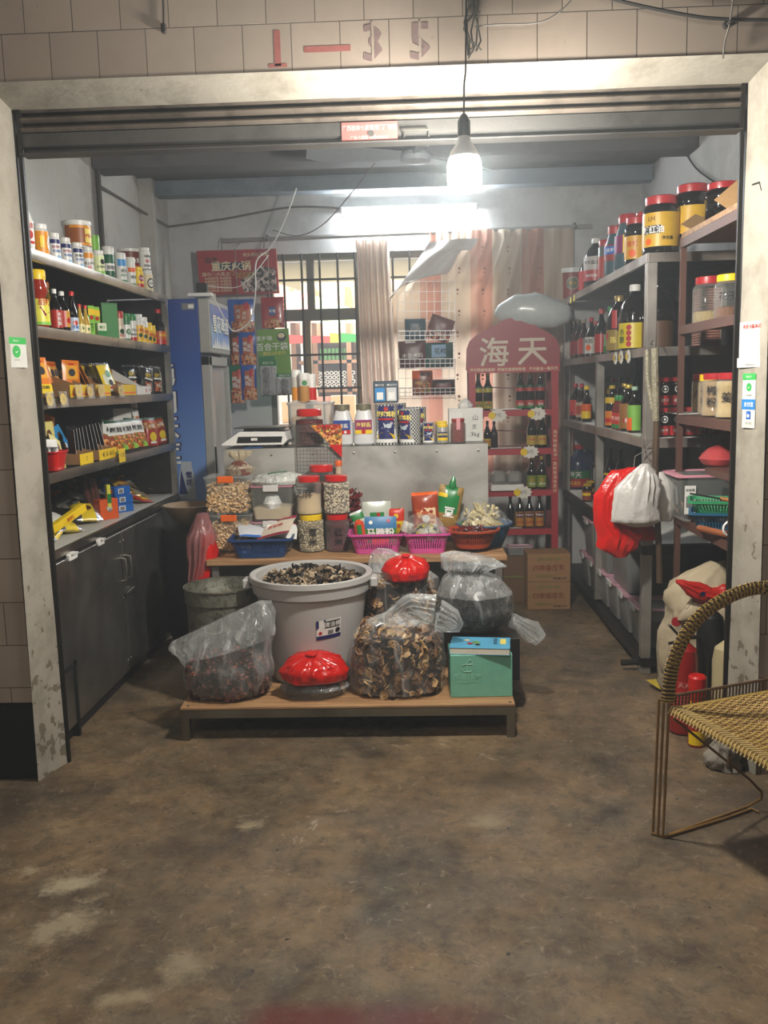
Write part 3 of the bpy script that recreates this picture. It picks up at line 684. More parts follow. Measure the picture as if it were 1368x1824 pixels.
def packet_mb(w_, h, t, base, zones=(), items=(), seed=0, back=None, crimp=.05, hole=False):
    """pillow pouch standing on its lower edge, front facing -Y"""
    f = MB(); nu, nv = 8, 12
    def th(u, v):
        e = max(0, 1-abs(2*u-1)**3)*max(0, 1-abs(2*v-1)**4)
        return t*.5*e+.0006
    def off(u, v):
        return .10*t*noise.noise(Vector((u*4+seed*3.1, v*4, seed*1.7)))+.0
    def F(u, v, w=0):   # u in -w/2..w/2, v in 0..h
        uu, vv = u/w_+.5, v/h
        edge = .006*w_*math.sin(vv*40+seed)*(1 if uu < .02 or uu > .98 else 0)
        return Vector((u+edge, -th(uu, vv)-w-off(uu, vv), v))
    vs = []; 
    for sgn in (1, -1):
        for j in range(nv+1):
            for i in range(nu+1):
                u, v = i/nu, j/nv; p = F((u-.5)*w_, v*h)
                if sgn < 0: p.y = th(u, v)-off(u, v)
                vs.append(p)
    o = (nu+1)*(nv+1); zs = {}
    def zm(u, v):
        m_ = base
        for z in zones:
            if z[0] <= u <= z[2] and z[1] <= v <= z[3]: m_ = z[4]
        return m_
    by = {}
    for j in range(nv):
        for i in range(nu):
            q = (j*(nu+1)+i, j*(nu+1)+i+1, (j+1)*(nu+1)+i+1, (j+1)*(nu+1)+i)
            by.setdefault(zm((i+.5)/nu, (j+.5)/nv), []).append(q)
            by.setdefault(back or base, []).append(tuple(x+o for x in q[::-1]))
    for i in range(nu): by.setdefault(base, []).extend([(i+1, i, i+o, i+1+o), (nv*(nu+1)+i, nv*(nu+1)+i+1, nv*(nu+1)+i+1+o, nv*(nu+1)+i+o)])
    for j in range(nv): by[base].extend([(j*(nu+1), (j+1)*(nu+1), (j+1)*(nu+1)+o, j*(nu+1)+o), ((j+1)*(nu+1)+nu, j*(nu+1)+nu, j*(nu+1)+nu+o, (j+1)*(nu+1)+nu+o)])
    k0 = len(f.v); f.v += vs
    for mm, q in by.items():
        k = f.mi(mm)
        for x in q: f.f.append([a+k0 for a in x]); f.m.append(k)
    def G(u, v, w=0): return F(max(-w_/2, min(w_/2, u)), max(0, min(h, v)), w+.0012)
    put_items(f, items, G, w_/2, h)
    return f
def packet(name, label, cat, loc, rot, w_, h, t, base, zones=(), items=(), group=None, seed=None, back=None):
    f = packet_mb(w_, h, t, base, zones, items, seed if seed is not None else random.random()*9, back)
    o = f.build(name, smooth=60); o.location = loc; o.rotation_euler = rot
    return tag(o, label, cat, group)
def carton(name, label, cat, loc, rz, w_, d, h, base, items=(), side=(), top=(), group=None, rot=None, b=.0015):
    """closed box, front face -Y, right side +X, its origin at the middle of the base"""
    f = MB(); f.box((0, 0, h/2), (w_, d, h), base, b=b)
    put_items(f, items, planef((0, -d/2, 0), (1, 0, 0), (0, 0, 1), (0, -1, 0)), w_/2, h)
    put_items(f, side, planef((w_/2, 0, 0), (0, 1, 0), (0, 0, 1), (1, 0, 0)), d/2, h)
    put_items(f, side, planef((-w_/2, 0, 0), (0, -1, 0), (0, 0, 1), (-1, 0, 0)), d/2, h)
    put_items(f, top, planef((0, -d/2, h), (1, 0, 0), (0, 1, 0), (0, 0, 1)), w_/2, d)
    o = f.build(name, smooth=0); o.location = loc; o.rotation_euler = rot or (0, 0, rz)
    return tag(o, label, cat, group)
def tray(name, label, loc, rz, w_, d, hf, hb, inner, front, items=(), group=None, side=None):
    """open display tray, low front at -Y, sides rising to the back"""
    t = thing(name, label, 'display box', loc, rz, group); th = .003
    f = MB(); f.box((0, 0, th/2), (w_, d, th), inner); f.box((0, d/2-th/2, hb/2), (w_, th, hb), inner)
    for s_ in (-1, 1):
        f.add([(s_*w_/2, -d/2, 0), (s_*w_/2, d/2, 0), (s_*w_/2, d/2, hb), (s_*w_/2, -d/2+d*.25, hf*1.1), (s_*w_/2, -d/2, hf),
               (s_*(w_/2-th), -d/2, 0), (s_*(w_/2-th), d/2, 0), (s_*(w_/2-th), d/2, hb), (s_*(w_/2-th), -d/2+d*.25, hf*1.1), (s_*(w_/2-th), -d/2, hf)],
              [(0, 1, 2, 3, 4), (9, 8, 7, 6, 5), (1, 6, 7, 2), (2, 7, 8, 3), (3, 8, 9, 4), (4, 9, 5, 0)], side or inner)
    f.build('tray_body', t, smooth=0)
    f = MB(); f.box((0, -d/2, hf/2), (w_, th, hf), front); put_items(f, items, planef((0, -d/2-th/2, 0), (1, 0, 0), (0, 0, 1), (0, -1, 0)), w_/2, hf); f.build('front_panel', t, smooth=0)
    return t
def starcard_mb(r, inkm, txt, base=None, spikes=11, rat=.8):
    f = MB(); P = []
    for i in range(spikes*2):
        a = PI*i/spikes; q = r if i % 2 == 0 else r*rat
        P.append((q*1.15*math.cos(a), q*.85*math.sin(a)))
    f.prism(P, 0, .0008, base or YEL); f.text(txt, r*.6, 0, 0, inkm, FRONT, .001, 0)
    return f
def price_tag(label, loc, rz, r, txt, tilt=-.1, base=None, cover=True, corner=None, rot=None):
    t = thing('price_tag', label, 'price tag', loc, rz); t.rotation_euler = rot or (tilt, 0, rz)
    starcard_mb(r, INK, txt, base).build('card', t, smooth=0)
    if corner:
        f = MB(); f.disc(-r*.75, 0, r*.45, corner, FRONT, .002, 10); f.build('rabbit_mark', t, smooth=0)
    if cover:
        f = MB(); f.box((0, -.003, 0), (r*2.5, .001, r*2.0), SLEEVE); f.build('plastic_sleeve', t, smooth=0)
    return t
SLEEVE = film('tag_sleeve_plastic', '#f2f2ee', .02, .08, .8, 40)
FRAME = steel('rack_steel', '#b5b2ac', .34); FRAME.node_tree.nodes['Principled BSDF'].inputs['Metallic'].default_value = .7
# ---------------------------------------------------------------- left cabinet with shelves
LX, LB, LY0, LY1 = -1.521, -1.93, 3.50, 5.62
LS = [.84, 1.165, 1.475, 1.768, 2.072]       # tops of the counter and the shelves
cabn = thing('shelf_cabinet', 'tall stainless steel shelf cabinet with two doors along the left wall', 'cabinet', ((LX+LB)/2, (LY0+LY1)/2, 0))
ox, oy = cabn.location.x, cabn.location.y
DOORM = steel('polished_door_steel', '#8a8780', .26, .12); DOORM.node_tree.nodes['Principled BSDF'].inputs['Metallic'].default_value = .8; LIPM = steel('shelf_lip_steel', '#a09a90', .25); INNER = mat('#2c2b2d', .55, .4)
dx = LX-ox; LY = LY1-LY0; dyb = LB-ox
f = MB(); f.box((0, 0, .81/2+.03), (LX-LB-.02, LY, .74), INNER); f.box((dx-.03, 0, .03), (.04, LY-.05, .06), INNER); f.box((0, LY/2-.012, .42), (LX-LB, .03, .80), DSTEEL); f.build('cabinet_body', cabn, smooth=0)
ys = solve(219, 'y', (LX, 0, .45)).y-oy
for y0, y1, nm in ((-LY/2, ys-.004, 'near'), (ys+.004, LY/2-.01, 'far')):
    f = MB(); f.box((dx+.004, (y0+y1)/2, .425), (.02, y1-y0, .73), DOORM, b=.003)
    for zz in (.12, .45, .74):
        for yy in (y0+.02, y1-.02): f.lathe([(.006, 0), (.005, .003), (.001, .004)], TIN, 8, T=Matrix.Translation((dx+.014, yy, zz)) @ Matrix.Rotation(PI/2, 4, 'Y'))
    dr = f.build('door', cabn, smooth=30)
    hy = y1-.035 if nm == 'near' else y0+.035
    f = MB(); f.tube([(dx+.013, hy, .66), (dx+.04, hy, .655), (dx+.043, hy, .60), (dx+.04, hy, .545), (dx+.013, hy, .54)], .006, TIN, 8); f.build('handle', dr)
    if nm == 'far':
        f = MB(); f.tube([(dx+.03, y0-.03, .47), (dx+.03, y0+.09, .478)], .006, TIN, 8); f.box((dx+.02, y0+.04, .474), (.012, .05, .03), TIN); f.build('latch_bolt', dr)
f = MB(); f.box((0, 0, .826), (LX-LB, LY, .02), DSTEEL); f.box((dx-.004, 0, .822), (.016, LY, .035), LIPM); f.box((.0, 0, .8395), (LX-LB-.03, LY-.03, .004), mat('#b9b8b3', .5)); f.build('countertop', cabn, smooth=0)
for z in LS[1:]:
    f = MB(); f.box((-.003, 0, z-.006), (LX-LB-.006, LY, .008), INNER); 
    k = 40; R = [] 
    for i in range(k+1):
        y = -LY/2+LY*i/k; j = .0025*noise.noise(Vector((y*9, z*5, 1)))
        R.append([(dx-.012, y, z), (dx+.002, y, z+.001), (dx+.004+j, y, z-.02), (dx+j, y, z-.042), (dx-.012, y, z-.044)])
    f.rings(R, LIPM, closed=False); f.build('shelf', cabn, smooth=40)
for yy in (-LY/2+.012, LY/2-.012):
    f = MB(); f.box((dx-.016, yy, (2.07+.84)/2), (.035, .024, 1.24), FRAME); f.box((dyb+.02, yy, (2.07+.84)/2), (.035, .024, 1.24), FRAME); f.build('upright', cabn, smooth=0)
f = MB(); f.box((dyb+.008, 0, 1.45), (.01, LY, 1.23), INNER); f.box((0, -LY/2+.004, 1.45), (LX-LB, .006, 1.23), INNER); f.build('back_panel', cabn, smooth=0)
f = MB(); f.box((0, LY/2-.004, 1.45), (LX-LB-.04, .005, 1.20), DSTEEL); f.build('side_panel', cabn, smooth=0)
for yy, ln in ((solve(122, 'y', (LX, 0, .8)).y, .09), (solve(173, 'y', (LX, 0, .8)).y, .07)):
    f = MB(); f.box((dx+.014, yy-oy, .79), (.02, ln, .03), WHITE, b=.004); f.box((dx+.018, yy-oy, .805), (.03, ln*.7, .005), WHITE); f.build('label_holder', cabn, smooth=0)

PO = mat('#d9781e', .3, coat=.4); PY = mat('#e3c62a', .3, coat=.4); PS = SILV; DKP = mat('#1b1d22', .25, coat=.5); PG = mat('#1c7a3c', .3, coat=.4); BR2 = mat('#6b3a1e', .5)
def face(px, X, z, bias=0):
    """rotation about z that turns -Y towards somewhere between aisle and camera"""
    return PI/2*.55+bias
def LP(px, d, si, dz=0):
    return solve(px, 'y', (LX-d, 0, LS[si]+dz+.02)).xy.to_3d()+Vector((0, 0, LS[si]+dz+.001))
# --- top shelf
RZL = 1.0
WP = mat('#dcdcd8', .35); ORL = mat('#e0901f', .4)
def T1(name, label, px, kind, R, H, body, cap, lb, d=.06, dz=0, rz=RZL, **k):
    p = LP(px, d, 4, dz); return jar(name, label, 'jar' if kind != 'slim' else 'bottle', p, rz, kind, R, H, body, cap, lb, **k)
T1('cleaner_bottle', 'white plastic bottle with red print at the near end of the left top shelf', 46, 'squash', .036, .205, WP, WP, lab(WP, .1, .6, 1.4, [('t', '洗洁', .024, 0, .8, REDP), ('d', 0, .45, .018, REDP), ('q', -.6, .1, .6, .2, REDP)]), rz=.9)
T1('seasoning_tub', 'orange labelled tub with white lid beside the tall white bottle on the left top shelf', 72, 'jar', .038, .135, WP, WP, lab(ORL, .05, .76, 1.5, [('d', .7, .5, .022, WP, .035), ('q', -.5, .3, -.1, .8, YEL)]))
for i, px in enumerate((97, 117, 138)):
    T1('powder_jar', 'white powder jar with purple band, %s of three on left top shelf' % ('nearest', 'middle one', 'farthest')[i], px, 'pill', .028, .122, WP, WP,
       lab(WP, .04, .78, 1.5, [('q', -1, .78, 1, .98, NAVY), ('t', '好帮手', .014, -.1, .62, MAG if i < 2 else INK), ('t', '牛肉精粉', .013, .1, .42, BLUE), ('q', -.1, .05, .6, .22, LBLUE)]), group='white powder jars with purple bands')
T1('powder_jar', 'white powder jar with orange band standing right of the purple banded jars', 157, 'pill', .028, .122, WP, WP, lab(WP, .04, .8, 1.5, [('q', -1, .68, 1, .95, ORL), ('t', '老上海馄饨', .013, 0, .42, INK), ('d', -.3, .22, .008, REDP), ('q', -1, 0, 1, .08, REDP)]))
T1('powder_jar', 'white jar with a black bird mark and pale green label on the left top shelf', 176, 'pill', .030, .128, WP, WP, lab(mat('#d5e0a8', .4), .04, .8, 1.5, [('d', .1, .68, .013, INK), ('t', '小龙虾料', .014, 0, .42, INK), ('q', -1, .04, 1, .2, LGREEN)]))
T1('seasoning_tub', 'big round tub with white lid and brown label, perched on the small white jars', 138, 'tub', .066, .125, WP, WP, lab(mat('#8f4f22', .4), .05, .8, 1.6, [('q', -.05, .15, .9, .85, LYEL), ('t', '卤酱香料', .018, .4, .5, REDP), ('q', -1, .86, 1, .98, ORL), ('q', -1, .0, 1, .12, ORL)]), d=.11, dz=.1225)
T1('seasoning_can', 'green and black tin standing behind the big brown tub on the left top shelf', 170, 'can', .036, .262, mat('#6aa832', .35), TIN, lab(mat('#78b83a', .35), .04, .95, 1.6, [('t', '鸡精', .026, .1, .6, WHITE), ('q', -1, .45, 1, .53, INK), ('q', -1, .0, 1, .18, DGRN)]), d=.2)
T1('seasoning_shaker', 'dark green cylinder with white lid and white band on the left top shelf', 195, 'shaker', .030, .175, mat('#17583c', .4), WP, lab(WP, .28, .5, 1.6, [('q', -.8, .2, .6, .7, GREY)]), d=.07)
T1('seasoning_shaker', 'white cylinder with blue and green print right of the dark green cylinder', 216, 'shaker', .030, .165, WP, WP, lab(WP, .03, .8, 1.5, [('q', -1, .7, 1, .98, mat('#3f8fd0', .4)), ('t', '葱花', .02, 0, .5, INK), ('t', '酸菜鱼', .014, 0, .32, GRN), ('q', -1, 0, 1, .13, GRN)]))
T1('seasoning_shaker', 'white cylinder with orange band and green foot on the left top shelf', 234, 'shaker', .027, .165, WP, WP, lab(WP, .03, .8, 1.5, [('q', -1, .62, 1, .8, ORANGE), ('t', '原味', .02, 0, .4, INK), ('q', -1, 0, 1, .13, GRN)]))
T1('powder_jar', 'yellow jar with pink print near the far end of the left top shelf', 247, 'pill', .030, .13, YEL, YEL, lab(YEL, .04, .8, 1.5, [('d', 0, .6, .018, MAG), ('t', '鸡粉', .015, 0, .6, WHITE), ('q', -.7, .1, .7, .3, REDP)]))
T1('powder_jar', 'white jar with an arched black emblem at the far end of the left top shelf', 263, 'pill', .034, .132, WP, WP, lab(mat('#dccfa8', .4), .04, .8, 1.5, [('d', 0, .5, .024, INK, .03), ('d', 0, .5, .018, WP, .022), ('t', '五香', .015, 0, .5, INK)]))
T1('seasoning_tub', 'brown tub with wide white lid stacked on the far yellow and white jars', 231, 'tub', .062, .12, mat('#5e2a1c', .4), WP, lab(mat('#6b2a1c', .4), .05, .8, 1.6, [('t', '火锅', .03, 0, .5, WHITE), ('q', -.8, .1, .8, .2, REDP)]), d=.15, dz=.133)
T1('powder_jar', 'white jar with red print stacked on the emblem jar at the far end', 258, 'pill', .034, .125, WP, WP, lab(WP, .04, .8, 1.5, [('t', '胡椒粉', .017, 0, .72, INK), ('t', '骨汤', .022, 0, .42, REDP), ('q', -.7, .08, .7, .22, GREY)]), d=.06, dz=.134)
# --- second shelf
def T2(name, label, px, kind, R, H, body, cap, lb, d=.07, rz=RZL, cat='bottle', dz=0, **k):
    return jar(name, label, cat, LP(px, d, 3, dz), rz, kind, R, H, body, cap, lb, **k)
T2('juice_bottle', 'big red sauce bottle with yellow cap at the near end of the second left shelf', 70, 'gourd', .046, .245, mat('#8c2410', .15, coat=.6), YEL, lab(mat('#d9d44a', .4), .06, .5, 1.6, [('p', [(-.8, .35), (-.2, .72), (0, .55), (.6, .5), (.15, .35), (.5, .1)], MAG), ('t', '甜辣', .03, .2, .88, REDP), ('q', -1, 0, 1, .12, LGREEN)]), rz=.85)
T2('oil_bottle', 'glass bottle with orange cap behind the big red sauce bottle', 88, 'bottle', .033, .235, mat('#6e5a18', .12, coat=.6), mat('#b5622a', .4), lab(LGREEN, .06, .3, 1.5), d=.17)
RL = mat('#a92418', .4)
T2('soy_sauce_bottle', 'dark bottle with white cap and red upright label, left one of two white capped', 100, 'bottle', .030, .185, SOY, WP, lab(RL, .08, .5, 1.3, [('v', '老陈醋', .018, 0, .5, WHITE)]))
T2('soy_sauce_bottle', 'dark bottle with white cap and gold picture label, right one of two white capped', 113, 'bottle', .033, .183, SOY, WP, lab(mat('#c8952e', .4), .12, .52, 1.4, [('q', -.9, .0, -.1, 1, RL), ('d', .3, .4, .014, REDP)]))
T2('soy_sauce_bottle', 'slim dark bottle with red cap and small blue label on the second left shelf', 131, 'slim', .026, .195, SOY, RED, lab(mat('#b8cbe2', .4), .06, .38, 1.4, [('d', 0, .6, .012, REDP), ('t', '生抽', .014, 0, .3, BLUE)]), rz=.8)
for i, px in enumerate((144, 154)):
    T2('sauce_bottle', 'small clear bottle of yellow sauce with red cap, %s of the pair' % ('nearer', 'farther')[i], px, 'slim', .020, .145, mat('#b8952e', .15, coat=.6), RED, lab(mat('#e5d9a0', .4), .08, .35, 1.4, [('t', '香', .014, 0, .5, GRN)]), group='small yellow sauce bottles')
for i, px in enumerate((160, 170)):
    carton('seasoning_box', 'upright green and yellow box, %s of two on the second left shelf' % ('nearer', 'farther')[i], 'box', LP(px, .10, 3), .9, .035, .05, .155, LGREEN, [('q', -1, .7, 1, .9, YEL), ('d', 0, .62, .011, REDP), ('v', '鲜鸡汁', .014, 0, .3, DGRN)], [('q', -1, .5, 1, .8, YEL)], group='green and yellow boxes')
carton('seasoning_box', 'small green and white box leaning low on the second left shelf', 'box', LP(180, .05, 3), .9, .05, .03, .07, mat('#d4dcc0', .5), [('q', -1, 0, 1, .45, GRN), ('t', '鲜汁', .016, 0, .7, GRN)])
carton('gift_box', 'tall dark green box with a red seal on the second left shelf', 'box', LP(192, .10, 3), .75, .09, .085, .19, mat('#256b34', .35), [('q', -.9, .05, .9, .95, mat('#2f7c3c', .35))], [('d', 0, .76, .017, WHITE), ('d', 0, .76, .013, REDP), ('v', '山茶油', .022, 0, .35, ORANGE)])
T2('seasoning_shaker', 'shaker with brown red top and pale label beside the tall green box', 213, 'shaker', .026, .155, mat('#cdb9a5', .4), RL, lab(mat('#d9cdb8', .4), .03, .5, 1.5, [('d', 0, .6, .014, DGRN), ('t', '椒盐', .016, 0, .3, REDP)]), cat='jar')
T2('seasoning_shaker', 'green shaker with white swirl label on the second left shelf', 225, 'shaker', .026, .152, mat('#1d6b3e', .4), GRN, lab(WP, .1, .6, 1.4, [('d', 0, .5, .016, GRN), ('t', '葱', .02, 0, .5, WHITE)]), cat='jar')
T2('seasoning_shaker', 'white shaker with green cap and red foot on the second left shelf', 236, 'shaker', .025, .158, WP, GRN, lab(WP, .04, .7, 1.5, [('q', -1, .0, 1, .22, REDP), ('t', '孜然', .018, 0, .6, INK), ('q', -1, .3, 1, .42, GREY)]), cat='jar')
for i, (px, hh) in enumerate(((247, .165), (256, .155), (264, .13), (270, .118))):
    T2('chicken_essence_jar', ('tall yellow jar with white screw cap, left of the yellow row', 'yellow jar with white cap and red mark, second of the row', 'short yellow jar with yellow cap, third of the row', 'short yellow jar with red foot next to the dark bottle')[i], px, 'pill', .030, hh, WP if i < 2 else YEL, WP if i < 2 else YEL,
       lab(mat('#e2ae1c', .4), .05, .62, 1.5, [('t', '鸡精', .02, 0, .7, REDP), ('d', -.2, .4, .012, DGRN), ('q', -1, 0, 1, .1, REDP if i > 2 else YEL)]), cat='jar')
T2('soy_sauce_bottle', 'large dark soy bottle with orange label, last on the second left shelf', 284, 'bottle', .046, .225, SOY, RED, lab(mat('#c2551e', .4), .04, .4, 1.6, [('t', '味极鲜', .022, 0, .7, YEL), ('q', -1, 0, 1, .35, REDP)]), d=.06)
# --- third shelf: yellow trays of pouches, white tray, snack bags
def pouch_row(tpl, pts, labels, group=None):
    for k, ((loc, rot), lb_) in enumerate(zip(pts, labels)):
        if k == 0: o = tpl; tpl.location = loc; tpl.rotation_euler = rot; tpl['label'] = lb_
        else: o = tpl.copy(); COL.objects.link(o); o.location = loc; o.rotation_euler = rot; o['label'] = lb_
        if group: o['group'] = group
YTR = mat('#d9b51c', .5)
ordn = ('first', 'second', 'third', 'fourth', 'fifth', 'sixth', 'seventh', 'eighth', 'ninth', 'tenth')
for i, (px, w_) in enumerate(((95, .22), (141, .21), (190, .24))):
    p = LP(px, .125, 2); tray('display_tray', 'yellow fronted cardboard display tray on the third left shelf, %s' % ('nearest of three', 'middle of three', 'farthest of three')[i], p, PI/2, w_, .24, .055, .13, CARD, YTR, [('q', -.9, .15, .9, .3, ORANGE)], group='yellow fronted display trays')
    for k in range(0):
        pass
orange_pouch = packet('spice_pouch', 'x', 'pouch', (0, 0, 0), (0, 0, 0), .095, .155, .016, PO, [(.1, .45, .9, .85, mat('#e2a02a', .3, coat=.4)), (0, 0, 1, .28, PY)], [('d', 0, .62, .018, INK), ('t', '鸭货卤料', .015, 0, .16, INK), ('q', -.3, .85, .3, .9, REDP)], back=BR2)
A = math.radians
pts = []
for k, (px, d, tilt, yaw) in enumerate(((80, .03, -.35, 1.2), (84, .14, -.4, 1.5), (92, .15, -.4, 1.5), (100, .16, -.42, 1.5), (108, .16, -.45, 1.5), (128, .12, -.1, 1.0), (156, .07, -.55, 1.9), (164, .05, -.6, 1.9))):
    p = LP(px, d, 2, .02); pts.append((p, (tilt*.6, (0, .1, -.12, .1, 0, .05, .5, .55)[k], yaw)))
pouch_row(orange_pouch, pts, ['orange spice pouch leaning at the near end of the third left shelf'] + ['orange spice pouch standing in the nearest yellow tray, %s from the left' % ordn[k] for k in range(1, 5)] + ['upright orange spice pouch facing out between the first two trays', 'orange spice pouch fallen diagonally over the middle tray', 'orange spice pouch leaning right on the fallen diagonal one'])
yp = packet('spice_pouch', 'x', 'pouch', (0, 0, 0), (0, 0, 0), .10, .16, .016, PY, [(.1, .0, .9, .55, mat('#d7dcc8', .3)), (0, .9, 1, 1, SILV)], [('d', .1, .6, .02, GRN), ('d', .1, .3, .016, INK), ('q', -.4, .1, .2, .16, REDP)], back=SILV)
pts = [(LP(px, d, 2, .02), (t_, .08*math.sin(k*2), 1.25)) for k, (px, d, t_) in enumerate(((142, .19, -.3), (150, .19, -.3), (160, .2, -.3), (176, .17, -.35), (184, .13, -.35), (193, .08, -.35), (200, .05, -.35)))]
pouch_row(yp, pts, ['yellow and silver pouch in the middle and far trays, %s from the left' % ordn[k] for k in range(7)])
p = LP(222, .12, 2); tray('display_tray', 'white display tray beside the yellow trays on the third left shelf', p, PI/2, .26, .22, .045, .15, CARD, WP, [('d', .3, .5, .01, REDP), ('d', .8, .5, .008, REDP)], side=WP)
bag = packet('snack_bag', 'x', 'snack bag', (0, 0, 0), (0, 0, 0), .11, .17, .03, DKP, [(0, .88, 1, 1, SILV), (.2, .1, .8, .45, FOOD2)], [('t', '香辣', .03, 0, .66, PY), ('q', -.6, .5, .6, .56, WHITE), ('t', '鸭脖', .018, 0, .3, WHITE)], back=DKP)
pts = [(LP(px, d, 2, dz), (t_, r_, 1.1)) for px, d, t_, r_, dz in ((238, .16, -.2, 0, .01), (246, .17, -.2, .05, .01), (254, .18, -.2, -.05, .01), (262, .10, -.15, .2, .0), (270, .14, -.15, 0, .0), (280, .07, -.1, .05, .0), (290, .10, -.2, -.1, 0))]
pouch_row(bag, pts, ['dark snack bag with yellow lettering behind the white tray, %s from the left' % ordn[k] for k in range(3)] + ['dark snack bag tilting right beside the white tray', 'dark snack bag standing behind the tilted one', 'dark snack bag facing out near the far end of the third left shelf', 'dark snack bag last at the far end of the third left shelf'])
for i, (px, tx) in enumerate(((88, '5元'), (112, '4'), (140, '3.5'), (161, '1.5'), (180, '5'), (215, '4元'))):
    p = solve(px, 'y', (LX+.012, 0, LS[2]+.0)); price_tag('yellow starburst price tag on the third left shelf edge, %s from the left' % ordn[i], (LX+.014, p.y, LS[2]+.005+(.02 if i > 1 else -.01)), PI/2, .034, tx)
# --- fourth shelf
bk = thing('red_basket', 'small red plastic basket at the near end of the fourth left shelf', 'basket', LP(92, .06, 1), PI/2)
f = MB()
def rrect(a, b_, r, z, n=5):
    out = []
    for cx, cy, a0 in ((a/2-r, b_/2-r, 0), (-a/2+r, b_/2-r, 90), (-a/2+r, -b_/2+r, 180), (a/2-r, -b_/2+r, 270)):
        for i in range(n+1):
            t = A(a0+90*i/n); out.append((cx+r*math.cos(t), cy+r*math.sin(t), z))
    return out
f.rings([rrect(.10, .08, .02, .0), rrect(.13, .11, .025, .075), rrect(.14, .12, .028, .077), rrect(.14, .12, .028, .083), rrect(.125, .105, .025, .08), rrect(.095, .075, .02, .004)], RED, cap0=True, cap1=True); f.build('basket_body', bk)
packet('sauce_packet', 'white packet with black lettering standing in the small red basket', 'packet', LP(95, .05, 1, .02), (-.2, .1, 1.3), .10, .115, .012, WP, [(0, .0, 1, .3, REDP)], [('t', '鹌鹑蛋', .028, 0, .6, INK, .03)])
cp = packet('cake_packet', 'pale yellow packet with brown leaf picture at the near end of the fourth left shelf', 'packet', LP(92, .13, 1, .045), (-.12, .0, 1.25), .085, .16, .01, mat('#d2c678', .4), [], [('d', 0, .62, .015, BROWN, .024), ('t', '香糠', .024, 0, .3, INK, .03), ('q', -.7, .45, .5, .49, REDP)])
o = dup(cp, LP(108, .06, 1, .01), (-.5, .5, 1.3), 'pale yellow packet lying slanted across the brown trays')
packet('cake_packet', 'blue packet with brown leaf picture leaning in the fourth left shelf', 'packet', LP(119, .14, 1, .055), (-.25, -.35, 1.3), .07, .13, .01, mat('#2a86c2', .4), [], [('d', 0, .6, .014, BROWN, .022), ('d', 0, .22, .014, WHITE), ('t', '枣', .014, 0, .22, REDP)])
for i, (px, w_) in enumerate(((113, .17), (154, .26))):
    p = LP(px, .125, 1); tray('display_tray', 'cardboard tray with written yellow front on fourth left shelf, %s' % ('nearer', 'farther')[i], p, PI/2, w_, .22, .05, .10, CARD, YEL, [('t', ('5', '45  35  45.35')[i], .032, 0, .5, INK, 0)], group='brown trays with written prices')
bw = packet('noodle_pouch', 'x', 'pouch', (0, 0, 0), (0, 0, 0), .085, .15, .012, mat('#e4e4e0', .25, coat=.5), [(0, 0, .3, 1, INK), (.7, .5, 1, 1, INK)], [('q', -.2, .3, .4, .34, REDP)], back=INK)
pts = [(LP(px, .10+.015*(k % 2), 1, .02), (-.12, (k-4)*.05, 2.35)) for k, px in enumerate((130, 136, 142, 148, 156, 163, 170, 176, 183))]
pouch_row(bw, pts, ['black and white pouch fanned in the farther written tray, %s from the left' % ordn[k] for k in range(9)], 'black and white pouches in a fan')
carton('white_carton', 'large white carton with small print standing behind the soup packets', 'box', LP(214, .2, 1), 1.2, .2, .1, .235, WP, [('t', '地址:广西南宁', .016, .0, .4, GREY, 0), ('q', -.4, .6, .1, .605, GREY)])
o = packet('sausage_packet', 'slim white and red packet leaning on the large white carton', 'packet', LP(247, .1, 1, .09), (-.1, -.05, 1.2), .055, .19, .012, WP, [(0, 0, 1, .5, FOOD2), (0, .9, 1, 1, ORANGE)], [('t', '热狗', .025, 0, .7, INK, .02)])
spk = packet('soup_packet', 'x', 'packet', (0, 0, 0), (0, 0, 0), .13, .165, .02, WP, [(0, 0, 1, .5, FOOD), (0, .88, 1, 1, DGRN), (.7, 0, 1, .2, LGREEN)], [('t', '麻辣香锅', .030, 0, .68, INK, .03, .8)], back=DGRN)
pts = [(LP(px, d, 1, .015), (-.28, r_, 1.15)) for px, d, r_ in ((199, .10, .35), (214, .07, .0), (232, .05, -.03), (243, .10, .1), (250, .05, .02))]
pouch_row(spk, pts, ['white soup base packet with food picture leaning left beside the fan of pouches', 'white soup base packet with food picture before the white carton, left of the front pair', 'white soup base packet with food picture before the white carton, right of the front pair', 'white soup base packet half hidden behind the right front pair', 'white soup base packet with food picture, last before the red bags'])
f = packet('chili_bag', 'x', 'snack bag', (0, 0, 0), (0, 0, 0), .095, .17, .03, mat('#a3261a', .3, coat=.4), [(0, .55, 1, .85, FOOD), (0, .9, 1, 1, DGRN)], [('d', 0, .32, .028, PY), ('q', -.5, .08, .5, .16, WHITE), ('t', '川味', .026, 0, .7, WHITE, .02)], back=DGRN)
pts = [(LP(px, d, 1, .0), (-.15, r_, 1.1)) for px, d, r_ in ((262, .09, -.05), (272, .06, .05), (283, .12, .1), (290, .07, -.08))]
pouch_row(f, pts, ['red chili bag with yellow moon on fourth left shelf, %s from the left' % ordn[k] for k in range(4)])
pr = thing('price_strip', 'yellow paper strip with a black drawing on the fourth left shelf edge', 'price tag', LP(217, -.012, 1), PI/2)
f = MB(); f.quad(-.05, -.03, .05, .04, YEL, FRONT, w=.001); f.text('十三香', .024, 0, .008, INK, FRONT, .002); f.build('card', pr, smooth=0)
packet('dried_fish_pack', 'orange pack leaning at the near end deep in the fourth left shelf', 'packet', LP(83, .2, 1, .04), (-.1, .3, 1.3), .09, .2, .02, PO, [], [])
